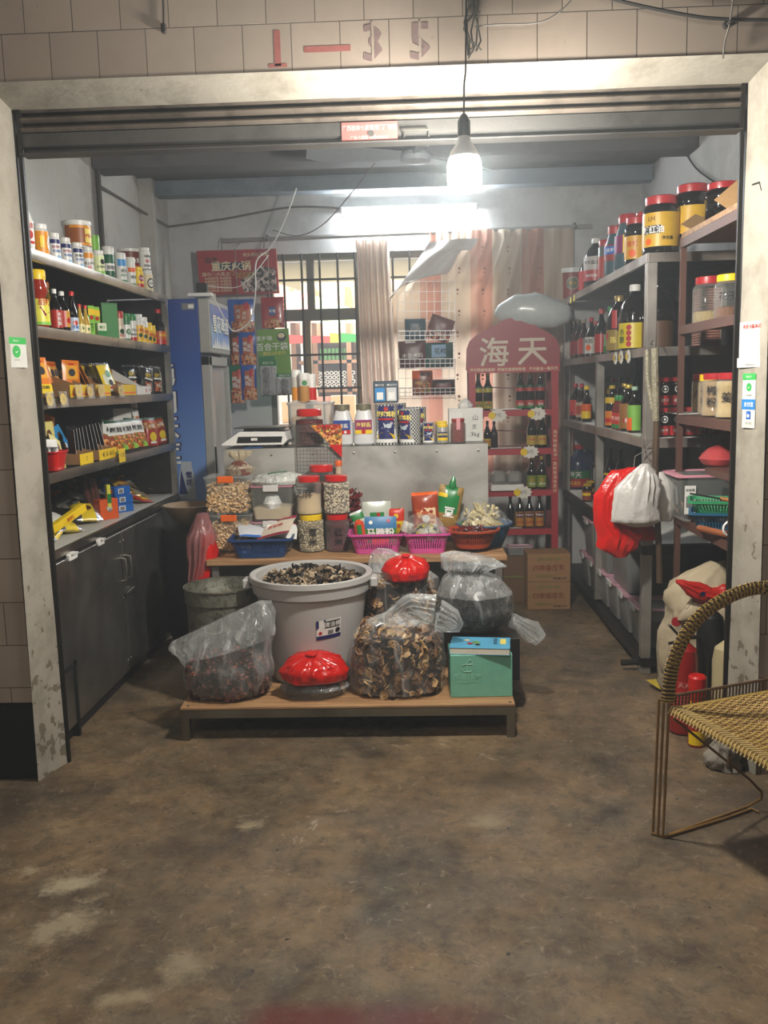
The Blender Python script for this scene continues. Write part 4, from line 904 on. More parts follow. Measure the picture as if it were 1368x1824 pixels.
# --- counter: heap of packs
def CP(px, py, dz=0): p = onz(px, py, LS[0]+dz); p.x = min(p.x, LX-.02); p.x = max(p.x, LB+.06); return Vector((p.x, p.y, LS[0]+dz+.002))
carton('spice_box', 'orange cardboard box on the left counter before the blue boxes', 'box', CP(190, 925), .95, .11, .06, .105, mat('#d2561a', .5), [('d', 0, .55, .018, GREY), ('t', '香料', .018, 0, .55, WHITE)])
bb_ = mat('#1560b4', .4)
def bluebox(label, px, py, dz, r_): return carton('blue_box', label, 'box', CP(px, py, 0)+Vector((0, 0, dz)), r_, .115, .06, .046, bb_, [('q', -.6, .2, .1, .8, WHITE), ('q', -.5, .25, 0, .7, GREY)], [('d', 0, .5, .014, ORANGE)])
bluebox('bottom blue box of the stack on the left counter', 217, 912, 0, .9); bluebox('second blue box from the bottom of the stack on the left counter', 217, 912, .047, 1.0)
bluebox('third blue box from the bottom of the stack on the left counter', 214, 912, .094, 1.1); bluebox('slim blue box behind the counter stack', 196, 893, .05, .9)
bluebox('topmost blue box with white barcode patch on the left counter', 196, 893, .10, .95)
carton('chewing_gum_box', 'upright thin yellow and green carton next to the orange box', 'box', CP(194, 905, .06), .9, .022, .02, .12, mat('#d5d24a', .4), [('q', -1, .2, 1, .6, GRN)])
hp = []
foil = packet('foil_pack', 'x', 'packet', (0, 0, 0), (0, 0, 0), .14, .19, .05, SILV, [(0, .25, .7, .8, PY), (.3, .0, .8, .5, PY)], [('d', 0, .5, .025, BROWN)], back=PY)
pouch_row(foil, [(CP(130, 945, .02), (A(-78), .2, 1.0)), (CP(108, 955, .02), (A(-80), -.3, 1.6)), (CP(160, 928, .02), (A(-70), .1, .6)), (CP(150, 905, .04), (A(-60), .4, .9))],
          ['yellow and silver foil pack lying in the heap left of the orange box', 'crumpled silver foil pack nearest the door jamb on the left counter', 'yellow foil pack propped against the orange box', 'silver foil pack on top of the near heap'])
o = carton('wafer_box', 'long narrow yellow box lying slanted on the near heap', 'box', CP(125, 930, .09), 0, .26, .03, .035, YEL, [('t', '香葱饼', .02, 0, .5, REDP)], rot=(0, -.25, 1.35))
o = packet('white_wrapper', 'crumpled plain white wrapper on the near heap of the left counter', 'wrapper', CP(103, 930, .09), (A(-75), .1, 1.2), .2, .18, .03, mat('#bdbcb6', .6), [], [])
dk = packet('dark_pack', 'x', 'packet', (0, 0, 0), (0, 0, 0), .15, .2, .03, DKP, [(0, .0, 1, .18, mat('#6d6a62', .3)), (.1, .5, .9, .8, mat('#27332a', .4))], [('t', '黑胡椒', .034, 0, .65, mat('#c9c2a6', .4), .02), ('q', -.6, .3, .6, .4, FOOD)], back=DKP)
pts = [(CP(px, py, dz), (A(a), b_, c_)) for px, py, dz, a, b_, c_ in ((104, 905, .06, -50, .2, 1.2), (118, 897, .08, -45, -.2, 1.4), (140, 890, .09, -40, .3, 1.3), (160, 884, .08, -55, .0, 1.0), (178, 880, .09, -50, .2, 1.5), (226, 868, .08, -40, -.1, 1.3), (240, 862, .06, -55, .2, 1.2), (258, 868, .02, -72, .1, 1.1), (272, 872, .02, -78, -.2, .8), (284, 876, .01, -80, .3, 1.0), (246, 880, .04, -65, .4, 1.0))]
pouch_row(dk, pts, ['dark pack deep in the near heap on the left counter, %s from the left' % ordn[k] for k in range(5)] + ['dark pack leaning up behind the blue boxes', 'dark pack on top of the far heap of the left counter', 'dark pack lying flat right of the blue boxes', 'dark red edged pack at the far end of the left counter', 'last dark pack at the far corner of the left counter', 'dark pack sliding over the noodle packs'])
nd = packet('noodle_pack', 'x', 'packet', (0, 0, 0), (0, 0, 0), .13, .15, .03, mat('#c4a23a', .3, coat=.4), [(.1, .1, .9, .6, FOOD)], [('t', '拌面', .028, 0, .8, REDP, .02)])
pts = [(CP(px, py, dz), (A(a), b_, c_)) for px, py, dz, a, b_, c_ in ((228, 893, .01, -75, .1, .8), (242, 888, .03, -70, -.2, 1.2), (256, 884, .01, -78, .3, .9), (232, 880, .05, -60, .2, 1.0))]
pouch_row(nd, pts, ['yellow noodle pack with food picture right of the blue boxes, %s from the left' % ordn[k] for k in range(3)] + ['yellow noodle pack on top of the others'])
packet('tomato_pack', 'red tomato paste pack lying at the front of the far heap', 'packet', CP(264, 894, .01), (A(-76), .2, 1.1), .11, .12, .02, mat('#c02a1a', .3, coat=.4), [(.2, .2, .8, .6, YEL)], [])
stk = carton('incense_packs', 'dark slim box of sticks standing in the near heap', 'box', CP(160, 905, .04), 0, .04, .02, .16, mat('#3a2018', .4), [('q', -.5, .1, .5, .9, mat('#5a342c', .4))], rot=(0, -.25, 1.2))
dup(stk, CP(168, 903, .04), (0, -.15, 1.2), 'dark slim box of sticks leaning beside the first'); dup(stk, CP(176, 901, .04), (0, -.3, 1.3), 'dark slim box of sticks nearest the blue boxes')
# ---------------------------------------------------------------- beer fridge at the back left
FX, FY0, FY1 = -1.357, 5.72, 6.32
zt = ony(330, 532, FY0).z; zh = ony(372, 628, FY0).z
fr_ = thing('beer_fridge', 'tall blue beer fridge with glass door at the back left corner', 'fridge', ((-1.93+FX)/2, (FY0+FY1)/2, 0)); ox, oy = fr_.location.x, fr_.location.y
m, nt, b = new_mat('printed_blue_gradient'); tc = nt.nodes.new('ShaderNodeTexCoord'); sx = nt.nodes.new('ShaderNodeSeparateXYZ'); lnk(nt, tc.outputs['Object'], sx.inputs[0])
mr = nt.nodes.new('ShaderNodeMapRange'); mr.inputs['From Min'].default_value = .3; mr.inputs['From Max'].default_value = 2.05; lnk(nt, sx.outputs[2], mr.inputs['Value'])
lnk(nt, ramp(nt, mr.outputs[0], [(0, '#8fa6cf'), (.45, '#5f86c6'), (.75, '#27509f'), (1, '#1c3c86')]), b.inputs['Base Color']); b.inputs['Roughness'].default_value = .4; FBL = m
f = MB(); f.box((0, 0, zt/2), (FX+1.93, FY1-FY0, zt), FBL, b=.006)
fs = planef((FX-ox, FY0-oy, 0), (1, 0, 0), (0, 0, 1), (0, -1, 0))
for k, ch in enumerate('勇闯天涯'):
    z = ony(312, (668, 716, 762, 808)[k], FY0).z; f.text(ch, .155, -.235, z, NAVY, fs, .002, .05, 1.05); f.text(ch, .15, -.235, z, WHITE, fs, .003, .02, 1.0)
q = ony(332, 546, FY0); f.quad(-.10, q.z-.02, -.02, q.z+.02, GREY, fs, w=.002); f.quad(-.06, q.z-.012, -.025, q.z+.012, WHITE, fs, w=.003)
zb0, zb1 = ony(332, 890, FY0).z, ony(332, 822, FY0).z; bx = ony(333, 850, FY0).x-FX
PB = mat('#a9b2bd', .4)
f.add([fs(bx+a, zb0+h*(zb1-zb0), .002) for a, h in ((-.055, 0), (.055, 0), (.05, .6), (.034, .9), (.036, 1), (-.036, 1), (-.034, .9), (-.05, .6))], [tuple(range(8))], PB)
f.add([fs(bx+a, zb0+h*(zb1-zb0), .003) for a, h in ((-.055, .15), (.0, .15), (-.035, .8))], [(0, 1, 2)], NAVY); f.text('雪花', .045, bx+.015, zb0+.55*(zb1-zb0), NAVY, fs, .004, .02, 1, True)
f.build('fridge_body', fr_, smooth=0)
FG = mat('#a5a7a3', .4, .2)
f = MB(); f.box((FX-ox+.035, 0, (zt+zh)/2), (.07, FY1-FY0, zt-zh), FG, b=.006)
fh = planef((FX-ox+.07, 0, 0), (0, 1, 0), (0, 0, 1), (1, 0, 0)); hw = (FY1-FY0)/2-.03
m, nt, b = new_mat('header_print'); tc = nt.nodes.new('ShaderNodeTexCoord'); sx = nt.nodes.new('ShaderNodeSeparateXYZ'); lnk(nt, tc.outputs['Object'], sx.inputs[0])
mr = nt.nodes.new('ShaderNodeMapRange'); mr.inputs['From Min'].default_value = zh; mr.inputs['From Max'].default_value = zt; lnk(nt, sx.outputs[2], mr.inputs['Value'])
lnk(nt, ramp(nt, mr.outputs[0], [(0, '#b9cbe6'), (.4, '#6c92d0'), (1, '#2c4f9c')]), b.inputs['Base Color']); b.inputs['Roughness'].default_value = .3
f.quad(-hw, zh+.03, hw, zt-.03, m, fh, w=.002); f.text('雪花啤酒', .125, .02, (zh+zt)/2+.02, NAVY, fh, .003, .04); f.text('雪花啤酒', .12, .02, (zh+zt)/2+.022, WHITE, fh, .004, .02)
for k in range(9):
    a = -hw+k*hw*2/9; hh = .03+.05*abs(math.sin(k*2.3)); f.add([fh(a, zh+.03, .004), fh(a+hw*2/7, zh+.03, .004), fh(a+hw/7, zh+.03+hh, .004)], [(0, 1, 2)], WHITE)
f.build('header_panel', fr_, smooth=0)
dr = MB(); dw = (FY1-FY0)/2; z0, z1 = .12, zh-.02
for y0, y1, a, c in ((-dw, -dw+.07, z0, z1), (dw-.05, dw, z0, z1), (-dw, dw, z0, z0+.07), (-dw, dw, z1-.06, z1)): dr.box((FX-ox+.03, (y0+y1)/2, (a+c)/2), (.055, y1-y0, c-a), FG, b=.004)
d_ = dr.build('door', fr_, smooth=0)
f = MB(); f.box((FX-ox+.03, .01, (z0+z1)/2), (.006, 2*dw-.12, z1-z0-.12), film('fridge_glass', '#c9c3bd', .35, .05, .05, 3)); f.build('door_glass', d_, smooth=0)
f = MB(); f.box((FX-ox+.06, -dw+.035, 1.0), (.012, .025, .25), BLACK, b=.004); f.build('handle', d_, smooth=0)
f = MB()
for z in (.5, .8, 1.1, 1.4): f.box((FX-ox+.004, 0, z), (.008, 2*dw-.08, .012), WHITE)
f.build('shelf_edges', fr_, smooth=0)
t = thing('plug_adapter', 'black plug in a white power strip on top of the beer fridge', 'power strip', ony(357, 530, 5.86)+Vector((0, 0, .005)))
f = MB(); f.box((0, 0, .012), (.16, .05, .024), WHITE, b=.005); f.build('power_strip', t, smooth=0); f = MB(); f.box((.015, 0, .055), (.07, .05, .06), BLACK, b=.006); f.build('plug', t, smooth=0)
carton('small_carton', 'small white box lying on top of the beer fridge', 'box', Vector((-1.38, 6.05, zt+.002)), .3, .13, .1, .055, mat('#b5b3ab', .6), [('q', -.6, .2, .4, .8, GREY)])
# ---------------------------------------------------------------- poster and hanging packs in front of the window
YP = 6.80
def quadboard(name, label, cat, px4, Y, m_, th=.012, deco=None, thingy=None):
    P = [ony(*p, Y) for p in px4]      # bl, br, tr, tl
    w_ = (P[1]-P[0]).length; h = (P[3]-P[0]).length; ex = (P[1]-P[0]).normalized(); ez = Vector((0, 0, 1))
    f = MB(); fr = planef(P[0], ex, (P[3]-P[0]).normalized(), (0, -1, 0))
    vs = [fr(0, 0), fr(w_, 0), fr(w_, h), fr(0, h), fr(0, 0, -th), fr(w_, 0, -th), fr(w_, h, -th), fr(0, h, -th)]
    f.add(vs, [(0, 1, 2, 3), (7, 6, 5, 4), (0, 4, 5, 1), (1, 5, 6, 2), (2, 6, 7, 3), (3, 7, 4, 0)], m_)
    if deco: deco(f, fr, w_, h)
    return tag(f.build(name, smooth=0), label, cat)
PR_ = mat('#a3262c', .4)
def deco(f, fr, w_, h):
    gk = cells('mushroom_print', ['#2a2427', '#8b7c78', '#c7b6ad', '#4b3b3b', '#9c8b84'], 45)
    f.add([fr(w_*a, h*c_, .001) for a, c_ in ((.56, .04), (.98, .04), (.98, .55), (.8, .62), (.62, .42), (.52, .3))], [tuple(range(6))], gk)
    f.quad(w_*.27, h*.56, w_*.57, h*.72, mat('#1c2a50', .4), fr, w=.001); f.text('重庆火锅', .075, w_*.42, h*.64, CREAM, fr, .002, .02)
    f.text('德庄', .05, w_*.17, h*.78, mat('#5a1418', .5), fr, .002, .02); f.text('特头道料 辣香', .03, w_*.74, h*.88, CREAM, fr, .002)
    f.text('Chongqing', .045, w_*.56, h*.46, GOLD, fr, .002, .01); f.text('Huoguo', .045, w_*.6, h*.38, GOLD, fr, .002, .01); f.text('锅中八大亮点', .035, w_*.22, h*.46, CREAM, fr, .002)
    for k in range(5): f.text('★麻辣鲜香 味道醇厚', .022, w_*.24, h*(.37-.07*k), CREAM, fr, .002)
quadboard('hotpot_poster', 'red hotpot poster board hanging from the curtain rail above the fridge', 'poster', ((357, 526), (497, 522), (491, 440), (350, 447)), YP, PR_, .03, deco)
SACK = cells('seasoning_picture', ['#b8653a', '#d99a6a', '#7c2d18', '#cdb08a'], 60)
def hang(name, label, cx, y0, y1, wpx, Y, base, zones, items, group=None, rot=0, seed=None):
    p = ony(cx, y1, Y); q = ony(cx, y0, Y); h = q.z-p.z; w_ = wpx*Y/FPX
    return packet(name, label, 'packet', p, (0, rot, 0), w_, h, .03, base, zones, [(i[0], i[1], i[2]*h, *i[3:]) if i[0] in 'tv' else i for i in items], group, seed)
BB = mat('#1f56ac', .3, coat=.4); GB = mat('#1a6b48', .3, coat=.4)
fz = [(.2, .35, .85, .82, mat('#b35a30', .4)), (.15, 0, 1, .32, SACK)]
def fit(tx): return [('v', '烤鱼', .14, -.2, .56, WHITE), ('v', tx, .12, .25, .5, WHITE), ('d', .45, .78, .02, REDP, .03)]
pst = D.objects['hotpot_poster']
for px in (395, 470): f = MB(); f.tube([ony(px, 446 if px < 400 else 442, YP+.02), ony(px, 423, 6.92)], .003, WIREG, 5); f.build('hanging_wire', pst)
for px, y0, y1, nm in ((431, 428, 712, 'left'), (487, 426, 700, 'right')):
    a, b_ = ony(px, y0, 6.93), ony(px, y1, 6.65); f = MB(); f.tube([a, Vector((b_.x, 6.66, a.z-.1)), b_], .003, WIREG, 5); tag(f.build('hanging_string'), 'thin string from the curtain rail carrying the hanging packs, %s one' % nm, 'string')
hang('seasoning_pack', 'blue fish seasoning pack hanging highest beside the fridge header', 431, 533, 592, 46, 6.6, BB, fz, fit('调料'))
hang('seasoning_pack', 'dark fish seasoning pack in the second hanging row, beside the fridge', 423, 592, 650, 26, 6.62, mat('#4a3030', .3), fz, fit('调料'))
hang('seasoning_pack', 'blue fish seasoning pack in the second hanging row, right one', 442, 591, 650, 30, 6.6, BB, fz, fit('酱料'))
hang('seasoning_pack', 'green fish seasoning pack in the lowest hanging row beside the fridge', 423, 650, 718, 26, 6.62, GB, fz, fit('调料'))
hang('seasoning_pack', 'blue fish seasoning pack in the lowest hanging row, right one', 445, 650, 712, 27, 6.6, BB, fz, fit('酱料'))
hang('hotpot_base_pack', 'red hotpot base pack with blue square label hanging before the window', 487, 529, 584, 40, 6.6, mat('#9c1f2c', .3, coat=.4), [(.1, 0, .9, .22, SACK)], [('q', -.3, .4, .25, .68, mat('#244a8c', .4)), ('t', '天香', .12, -.02, .54, WHITE), ('t', '火锅底料', .06, 0, .28, GOLD)])
def deco(f, fr, w_, h):
    f.disc(w_*.76, h*.88, .035, mat('#3a3c38', .4), fr, .001, ry=.035); f.disc(w_*.76, h*.9, .026, CREAM, fr, .002, ry=.018)
    f.text('百合干袋', .06, w_*.45, h*.74, WHITE, fr, .002, .01); f.text('家乡味', .04, w_*.22, h*.87, WHITE, fr, .002, .01); f.text('菌菇山珍系列', .028, w_*.5, h*.64, LYEL, fr, .002)
    f.quad(0, 0, w_*.5, h*.6, mat('#257a4c', .4), fr, w=.001)
quadboard('product_board', 'green display board with a bowl picture hanging under the red hotpot pack', 'display card', ((466, 706), (522, 703), (518, 585), (457, 588)), 6.62, mat('#6c9a3c', .4), .004, deco)
MUSHC = mat('#2a1d1a', .5)
for px, y0, y1, n_, lb_ in ((480, 640, 704, 6, 'long clear pack of dark mushrooms hanging on the green board, left'), (508, 665, 702, 3, 'short clear pack of dark mushrooms hanging on the green board, right')):
    p = ony(px, y1, 6.58); h = ony(px, y0, 6.58).z-p.z; t = thing('mushroom_pack', lb_, 'packet', p)
    f = MB(); f.box((0, .004, h/2), (.12, .002, h), mat('#b9bcbf', .4)); f.quad(-.06, h*.82, .06, h, PG, FRONT, w=.004); f.text('菌菇干货', .02, 0, h*.9, WHITE, FRONT, .006); f.build('backing_card', t, smooth=0)
    f = MB(); f.box((0, -.02, h*.4), (.12, .03, h*.78), film('blister_plastic', '#d8dadb', .18, .06, .8, 30), b=.008); f.build('blister', t)
    for k in range(n_):
        f = MB(); f.lathe([(.002, -.008), (.026, -.004), (.028, .002), (.015, .009), (.002, .011)], MUSHC, 10, T=Matrix.Translation((-.018 if n_ > 3 else 0, -.016, h*(.1+.7*k/n_))) @ Matrix.Rotation(1.2, 4, 'X')); f.build('mushroom', t)
# ---------------------------------------------------------------- curtain rail and curtains
pa, pb = ony(397, 429, 6.93), ony(1052, 403, 6.93)
t = thing('curtain_rail', 'long grey curtain rail across the back wall over the window', 'curtain rail', (0, 0, 0))
f = MB(); f.tube([pa, pb], .016, mat('#8b8985', .5), 8); f.build('rail', t)
for q in (pa.lerp(pb, .12), pa.lerp(pb, .96)): f = MB(); f.tube([q+Vector((0, .06, .03)), q+Vector((0, .02, .02)), q+Vector((0, -.015, -.01))], .012, mat('#5d5955', .6), 6); f.build('bracket', t)
def curtmat(name, cols, sc, off):
    m, nt, b = new_mat(name); b.inputs['Roughness'].default_value = .75; b.inputs['Sheen Weight'].default_value = .3
    uv = nt.nodes.new('ShaderNodeUVMap'); sp = nt.nodes.new('ShaderNodeSeparateXYZ'); lnk(nt, uv.outputs[0], sp.inputs[0])
    fr = nt.nodes.new('ShaderNodeMath'); fr.operation = 'FRACT'; ml = nt.nodes.new('ShaderNodeMath'); ml.operation = 'MULTIPLY_ADD'; ml.inputs[1].default_value = sc; ml.inputs[2].default_value = off
    lnk(nt, sp.outputs[0], ml.inputs[0]); lnk(nt, ml.outputs[0], fr.inputs[0]); k = len(cols)
    c = ramp(nt, fr.outputs[0], [(i/k, x) for i, x in enumerate(cols)], 'CONSTANT')
    lnk(nt, c, b.inputs['Base Color'])
    tr = nt.nodes.new('ShaderNodeBsdfTranslucent'); lnk(nt, c, tr.inputs[0]); mx = nt.nodes.new('ShaderNodeMixShader'); mx.inputs[0].default_value = .3
    lnk(nt, b.outputs[0], mx.inputs[1]); lnk(nt, tr.outputs[0], mx.inputs[2]); lnk(nt, mx.outputs[0], nt.nodes['Material Output'].inputs[0])
    return m
def cloth(nm, fn, nu, nv, m_, parent=None, extra=None):
    f = MB(); vs = [fn(i/nu, j/nv) for j in range(nv+1) for i in range(nu+1)]
    f.add(vs, [(j*(nu+1)+i, j*(nu+1)+i+1, (j+1)*(nu+1)+i+1, (j+1)*(nu+1)+i) for j in range(nv) for i in range(nu)], m_)
    if extra: extra(f)
    o = f.build(nm, parent, smooth=80); me = o.data; ul = me.uv_layers.new(name='UVMap'); n0 = (nu+1)*(nv+1) if nm != 'curtain_cloth' or nu < 80 else -1
    for lp in me.loops:
        k = lp.vertex_index
        ul.data[lp.index].uv = ((k % (nu+1))/nu, (k//(nu+1))/nv) if k < n0 else ((me.vertices[k].co.x, 0) if n0 < 0 else (0, 0))
    return o
CM1 = curtmat('curtain_striped', ['#c6b4a0', '#c6b4a0', '#bb9482', '#b98572', '#b98572', '#c6b4a0', '#cdbda9'], 2.6, .15)
CM2 = curtmat('curtain_gathered', ['#b5a596', '#a98d82', '#b5a596', '#bcae9f'], 6.0, 0)
t = thing('gathered_curtain', 'beige curtain gathered in folds left of centre of the window', 'curtain', (0, 0, 0))
x0, x1 = ony(636, 450, 6.88).x, ony(692, 450, 6.88).x; zt_ = ony(665, 427, 6.9).z
def fn(u, v):
    z = 1.0+(zt_-1.0)*v; s_ = 1+.12*math.sin((1-v)*2.2)
    xc = (x0+x1)/2+.03*(1-v); x = xc+(u-.5)*(x1-x0)*s_*(1.0 if v < .9 else 1+.25*(v-.9)*10*.4)
    return (x, 6.86+.03*math.sin(u*2*PI*5+v*1.3)+.012*math.sin(u*31+v*5), z+(.012*math.sin(u*40) if v == 1 else 0))
cloth('curtain_cloth', fn, 60, 16, CM2, t)
t = thing('striped_curtain', 'wide beige and terracotta striped curtain on the right half of the back wall', 'curtain', (0, 0, 0))
def fn(u, v):
    py = 840-(840-412)*v
    xl = 700 if py > 540 else (692+(540-py)*.68 if py > 432 else 765)
    px = xl+(1022-xl)*u; p = ony(px, py+(415-403)*(.0)-(px-700)*.018*(v), 6.90)
    p.y += .020*math.sin(u*2*PI*9+math.sin(v*3))*(.5+.5*v)+.01*math.sin(u*47)
    return p
MOT = mat('#8f5f4e', .7)
def motif(f):
    for px in (815, 860, 905, 960):
        for k in range(9):
            p = ony(px+3*(k % 2), 440+k*38, 6.865); f.disc(p.x, p.z, .010, MOT, lambda u, v, w=0: Vector((u, 6.868, v)), n=8)
            f.disc(p.x+.0, p.z-.03, .007, MOT, lambda u, v, w=0: Vector((u, 6.868, v)), n=6)
cloth('curtain_cloth', fn, 90, 22, CM1, t, motif)
def fn(u, v):   # white lining folded over at the top left corner
    a = Vector(ony(765, 432, 6.87)).lerp(ony(692, 540, 6.87), v); c_ = Vector(ony(852, 425, 6.87)).lerp(ony(700, 520, 6.87), v)
    if .0 < v < .75: c_ = ony(852-v*95, 425+v*95+8*math.sin(v*14), 6.87)
    p = a.lerp(c_, u); p.y = 6.84-.03*math.sin(u*PI)+.015*math.sin(u*9+v*7); return p
cloth('lining_fold', fn, 14, 18, mat('#c9c2bd', .6), t)
# ---------------------------------------------------------------- wire grid with pockets on the curtain
GY = 6.80; WM = mat('#c4c4c6', .4, .4)
gt = thing('wire_grid_rack', 'white wire grid with three wire pockets hanging before the striped curtain', 'rack', (0, 0, 0))
def seg(f, a, b_, Y=GY, r=.0022): f.tube([ony(*a, Y), ony(*b_, Y)], r, WM, 5)
f = MB()
for px in (708, 721, 734, 747, 760, 773, 786, 799, 809): seg(f, (px, 502), (px+2, 712))
for py in (502, 520, 538, 555, 572, 589, 606, 623, 640, 657, 674, 691, 710): seg(f, (708, py), (810, py-1))
f.build('grid', gt)
for y0, y1 in ((590, 606), (640, 656), (692, 706)):
    f = MB(); Y2 = GY-.09
    for py in (y0, (y0+y1)//2, y1): seg(f, (709, py), (811, py-1), Y2, .0028)
    for px in range(712, 812, 9): seg(f, (px, y0), (px, y1), Y2, .002)
    for px in (709, 811): f.tube([ony(px, y0, Y2), Vector((ony(px, y0, Y2).x, GY, ony(px, y0, Y2).z))], .0025, WM, 5)
    f.build('wire_pocket', gt)
def pk(label, px, y0, y1, wpx, base, zones, items, rot=0, Y=GY-.045): return hang('seasoning_pouch', label, px, y0, y1, wpx, Y, base, zones, items, rot=rot)
pk('dark teal pouch in the top wire pocket', 740, 568, 605, 36, mat('#38525c', .35), [], [('t', '料理', .25, 0, .5, GREY)])
pk('brown pouch tilted in the top wire pocket', 777, 563, 606, 42, mat('#6d3a30', .35), [(0, 0, 1, .3, FOOD2)], [], .35)
pk('maroon braising spice pouch in the middle wire pocket', 736, 607, 655, 48, mat('#5c2a26', .35), [(.3, .9, .6, 1, WHITE)], [('t', '木香卤料', .2, 0, .45, WHITE)], -.03)
pk('dark green pouch with pale label in the middle wire pocket', 782, 610, 654, 50, mat('#1d4a42', .35), [(.3, .4, .8, .9, LBLUE)], [('t', '花椒', .25, .1, .65, INK)])
pk('clear pouch of small chilies in the bottom wire pocket', 753, 660, 704, 36, mat('#8a4a3a', .3), [(.1, .05, .9, .6, FOOD), (0, .7, .4, 1, ORANGE)], [('t', '火锅', .2, .3, .85, INK)])
pk('dark brown pouch in the bottom wire pocket', 790, 676, 703, 40, mat('#3a2220', .35), [(.1, .5, .9, .7, mat('#7a3430', .4))], [])
# ---------------------------------------------------------------- red sauce display rack
RY = 6.1; RRD = mat('#8e2f38', .45); RR2 = mat('#a32a34', .45); RBR = mat('#6f262b', .5)
RZ = [ony(917, y, RY).z for y in (942, 873, 799, 730)]        # shelf tops bottom to top
zh_ = ony(912, 655, RY).z
rx0, rx1 = ony(833, 640, RY).x, ony(996, 640, RY).x; rc = (rx0+rx1)/2
rk = thing('sauce_display_rack', 'red metal display rack with an arched header sign against the striped curtain', 'display rack', (rc, RY+.16, 0)); hw = (rx1-rx0)/2
f = MB(); out = []
for px, py in ((830, 660), (831, 622), (836, 608), (848, 597), (870, 586), (900, 569), (912, 566), (930, 569), (960, 584), (982, 596), (992, 606), (996, 618), (997, 655)):
    p = ony(px, py, RY); out.append((p.x-rc, p.z))
f.prism(out, -.175, -.15, RRD)
fr = planef((-rc, -.176, 0), (1, 0, 0), (0, 0, 1), (0, -1, 0))
p = ony(880, 627, RY); [f.text('海', .205, p.x+a*.0022, p.z+b_*.0022, mat('#cdbfae', .5), fr, .001+.00006*(a+2*b_+3), 0) for a in (-1, 0, 1) for b_ in (-1, 0, 1)]; p = ony(948, 626, RY); [f.text('天', .205, p.x+a*.0022, p.z+b_*.0022, mat('#cdbfae', .5), fr, .001+.00006*(a+2*b_+3), 0) for a in (-1, 0, 1) for b_ in (-1, 0, 1)]
f.build('header_sign', rk, smooth=0)
for s_ in (-1, 1):
    f = MB(); f.box((s_*(hw-.028), -.155, zh_/2), (.045, .035, zh_), RR2); f.text('海天特级酱油一路鲜香滋味更好', .028, s_*(hw-.028), zh_*.6, CREAM, planef((0, -.173, 0), (1, 0, 0), (0, 0, 1), (0, -1, 0)), .001, 0, 1, True)
    f.build('front_post', rk, smooth=0)
    f = MB(); f.box((s_*(hw-.028), .14, zh_/2), (.03, .03, zh_), RBR); f.build('rear_post', rk, smooth=0)
f = MB(); f.box((0, -.178, zh_-.01), (hw*2, .01, .045), RR2); f.text('海天特级味极鲜  老抽生抽调味鲜香   海天酱油一路天然', .024, 0, zh_-.01, CREAM, planef((0, -.183, 0), (1, 0, 0), (0, 0, 1), (0, -1, 0)), .001, .01); f.build('banner_strip', rk, smooth=0)
for z in RZ:
    f = MB(); f.box((0, 0, z-.006), (hw*2-.06, .31, .012), RBR); f.box((0, -.155, z-.022), (hw*2-.05, .02, .04), RR2); f.box((-.05, -.1, z+.004), (hw*.7, .1, .004), PAPER); f.build('shelf', rk, smooth=0)
f = MB()
for z in (RZ[2]+.12, RZ[3]+.16): f.tube([(-hw+.03, .14, z), (hw-.03, .14, z-.03)], .004, RBR, 5)
f.build('back_wires', rk)
def RB(name, label, px, si, kind, H, R, cap, lb, Y=RY+.06, body=SOY, grp=None):
    p = solve(px, 'x', (0, Y, RZ[si]+.1)); p.z = RZ[si]+.001; return jar(name, label, 'bottle', p, 0, kind, R, H, body, cap, lb, grp)
YG = mat('#a89a3a', .4); RG = mat('#a8322a', .4)
lbY = [lab(YG, .04, .24, 1.5, [('t', '蒸鱼', .018, 0, .5, DGRN), ('d', 0, .8, .008, REDP)]), lab(YG, .48, .64, 1.3, [('q', -1, .7, 1, 1, DGRN)])]
lbR = [lab(RG, .04, .24, 1.5, [('t', '生抽', .018, 0, .5, WHITE), ('q', -1, 0, 1, .3, GRN)]), lab(RG, .48, .64, 1.3, [('q', -1, .6, 1, 1, DGRN)])]
for px, w_ in ((852, 'left'), (869, 'right')): RB('soy_sauce_bottle', 'dark sauce bottle with yellow green labels on the top red shelf, %s one' % w_, px, 3, 'beer', .25, .032, mat('#a5884a', .4, .5), lbY)
for k, px in enumerate((927, 944, 962)): RB('soy_sauce_bottle', 'dark sauce bottle with red labels on the top red shelf, %s of three' % ('left', 'middle', 'right')[k], px, 3, 'beer', .255, .032, mat('#a5884a', .4, .5), lbR)
oy_ = lab(mat('#b39a3c', .4), .08, .36, 1.5, [('t', '蚝油', .02, 0, .6, REDP)])
RB('oyster_sauce_bottle', 'small dark bottle left on the second red shelf', 868, 2, 'bottle', .19, .027, SOY, oy_); RB('oyster_sauce_bottle', 'small dark purple bottle beside the smaller left one on the second red shelf', 880, 2, 'bottle', .185, .026, mat('#3a1c2a', .3), None, body=mat('#241019', .1, coat=.5))
for px, w_ in ((947, 'left'), (965, 'right')):
    RB('oyster_sauce_bottle', 'dark sauce bottle with gold label on the second red shelf, %s of the right pair' % w_, px, 2, 'bottle', .235, .034, mat('#b8a98a', .4), oy_)
    RB('oyster_sauce_bottle', 'dark sauce bottle with green gold label on the third red shelf, %s of the pair' % w_, px, 1, 'bottle', .225, .034, GOLD, lab(mat('#7a8a2c', .3), .06, .42, 1.5, [('d', 0, .6, .014, GOLD), ('t', '蚝油', .02, 0, .3, WHITE)]))
og = lab(mat('#b87f2c', .4), .04, .5, 1.5, [('q', -.7, .6, .7, .95, mat('#5a1a2a', .4)), ('t', '草菇老抽', .016, 0, .78, WHITE), ('t', '红烧酱油', .014, 0, .3, REDP)])
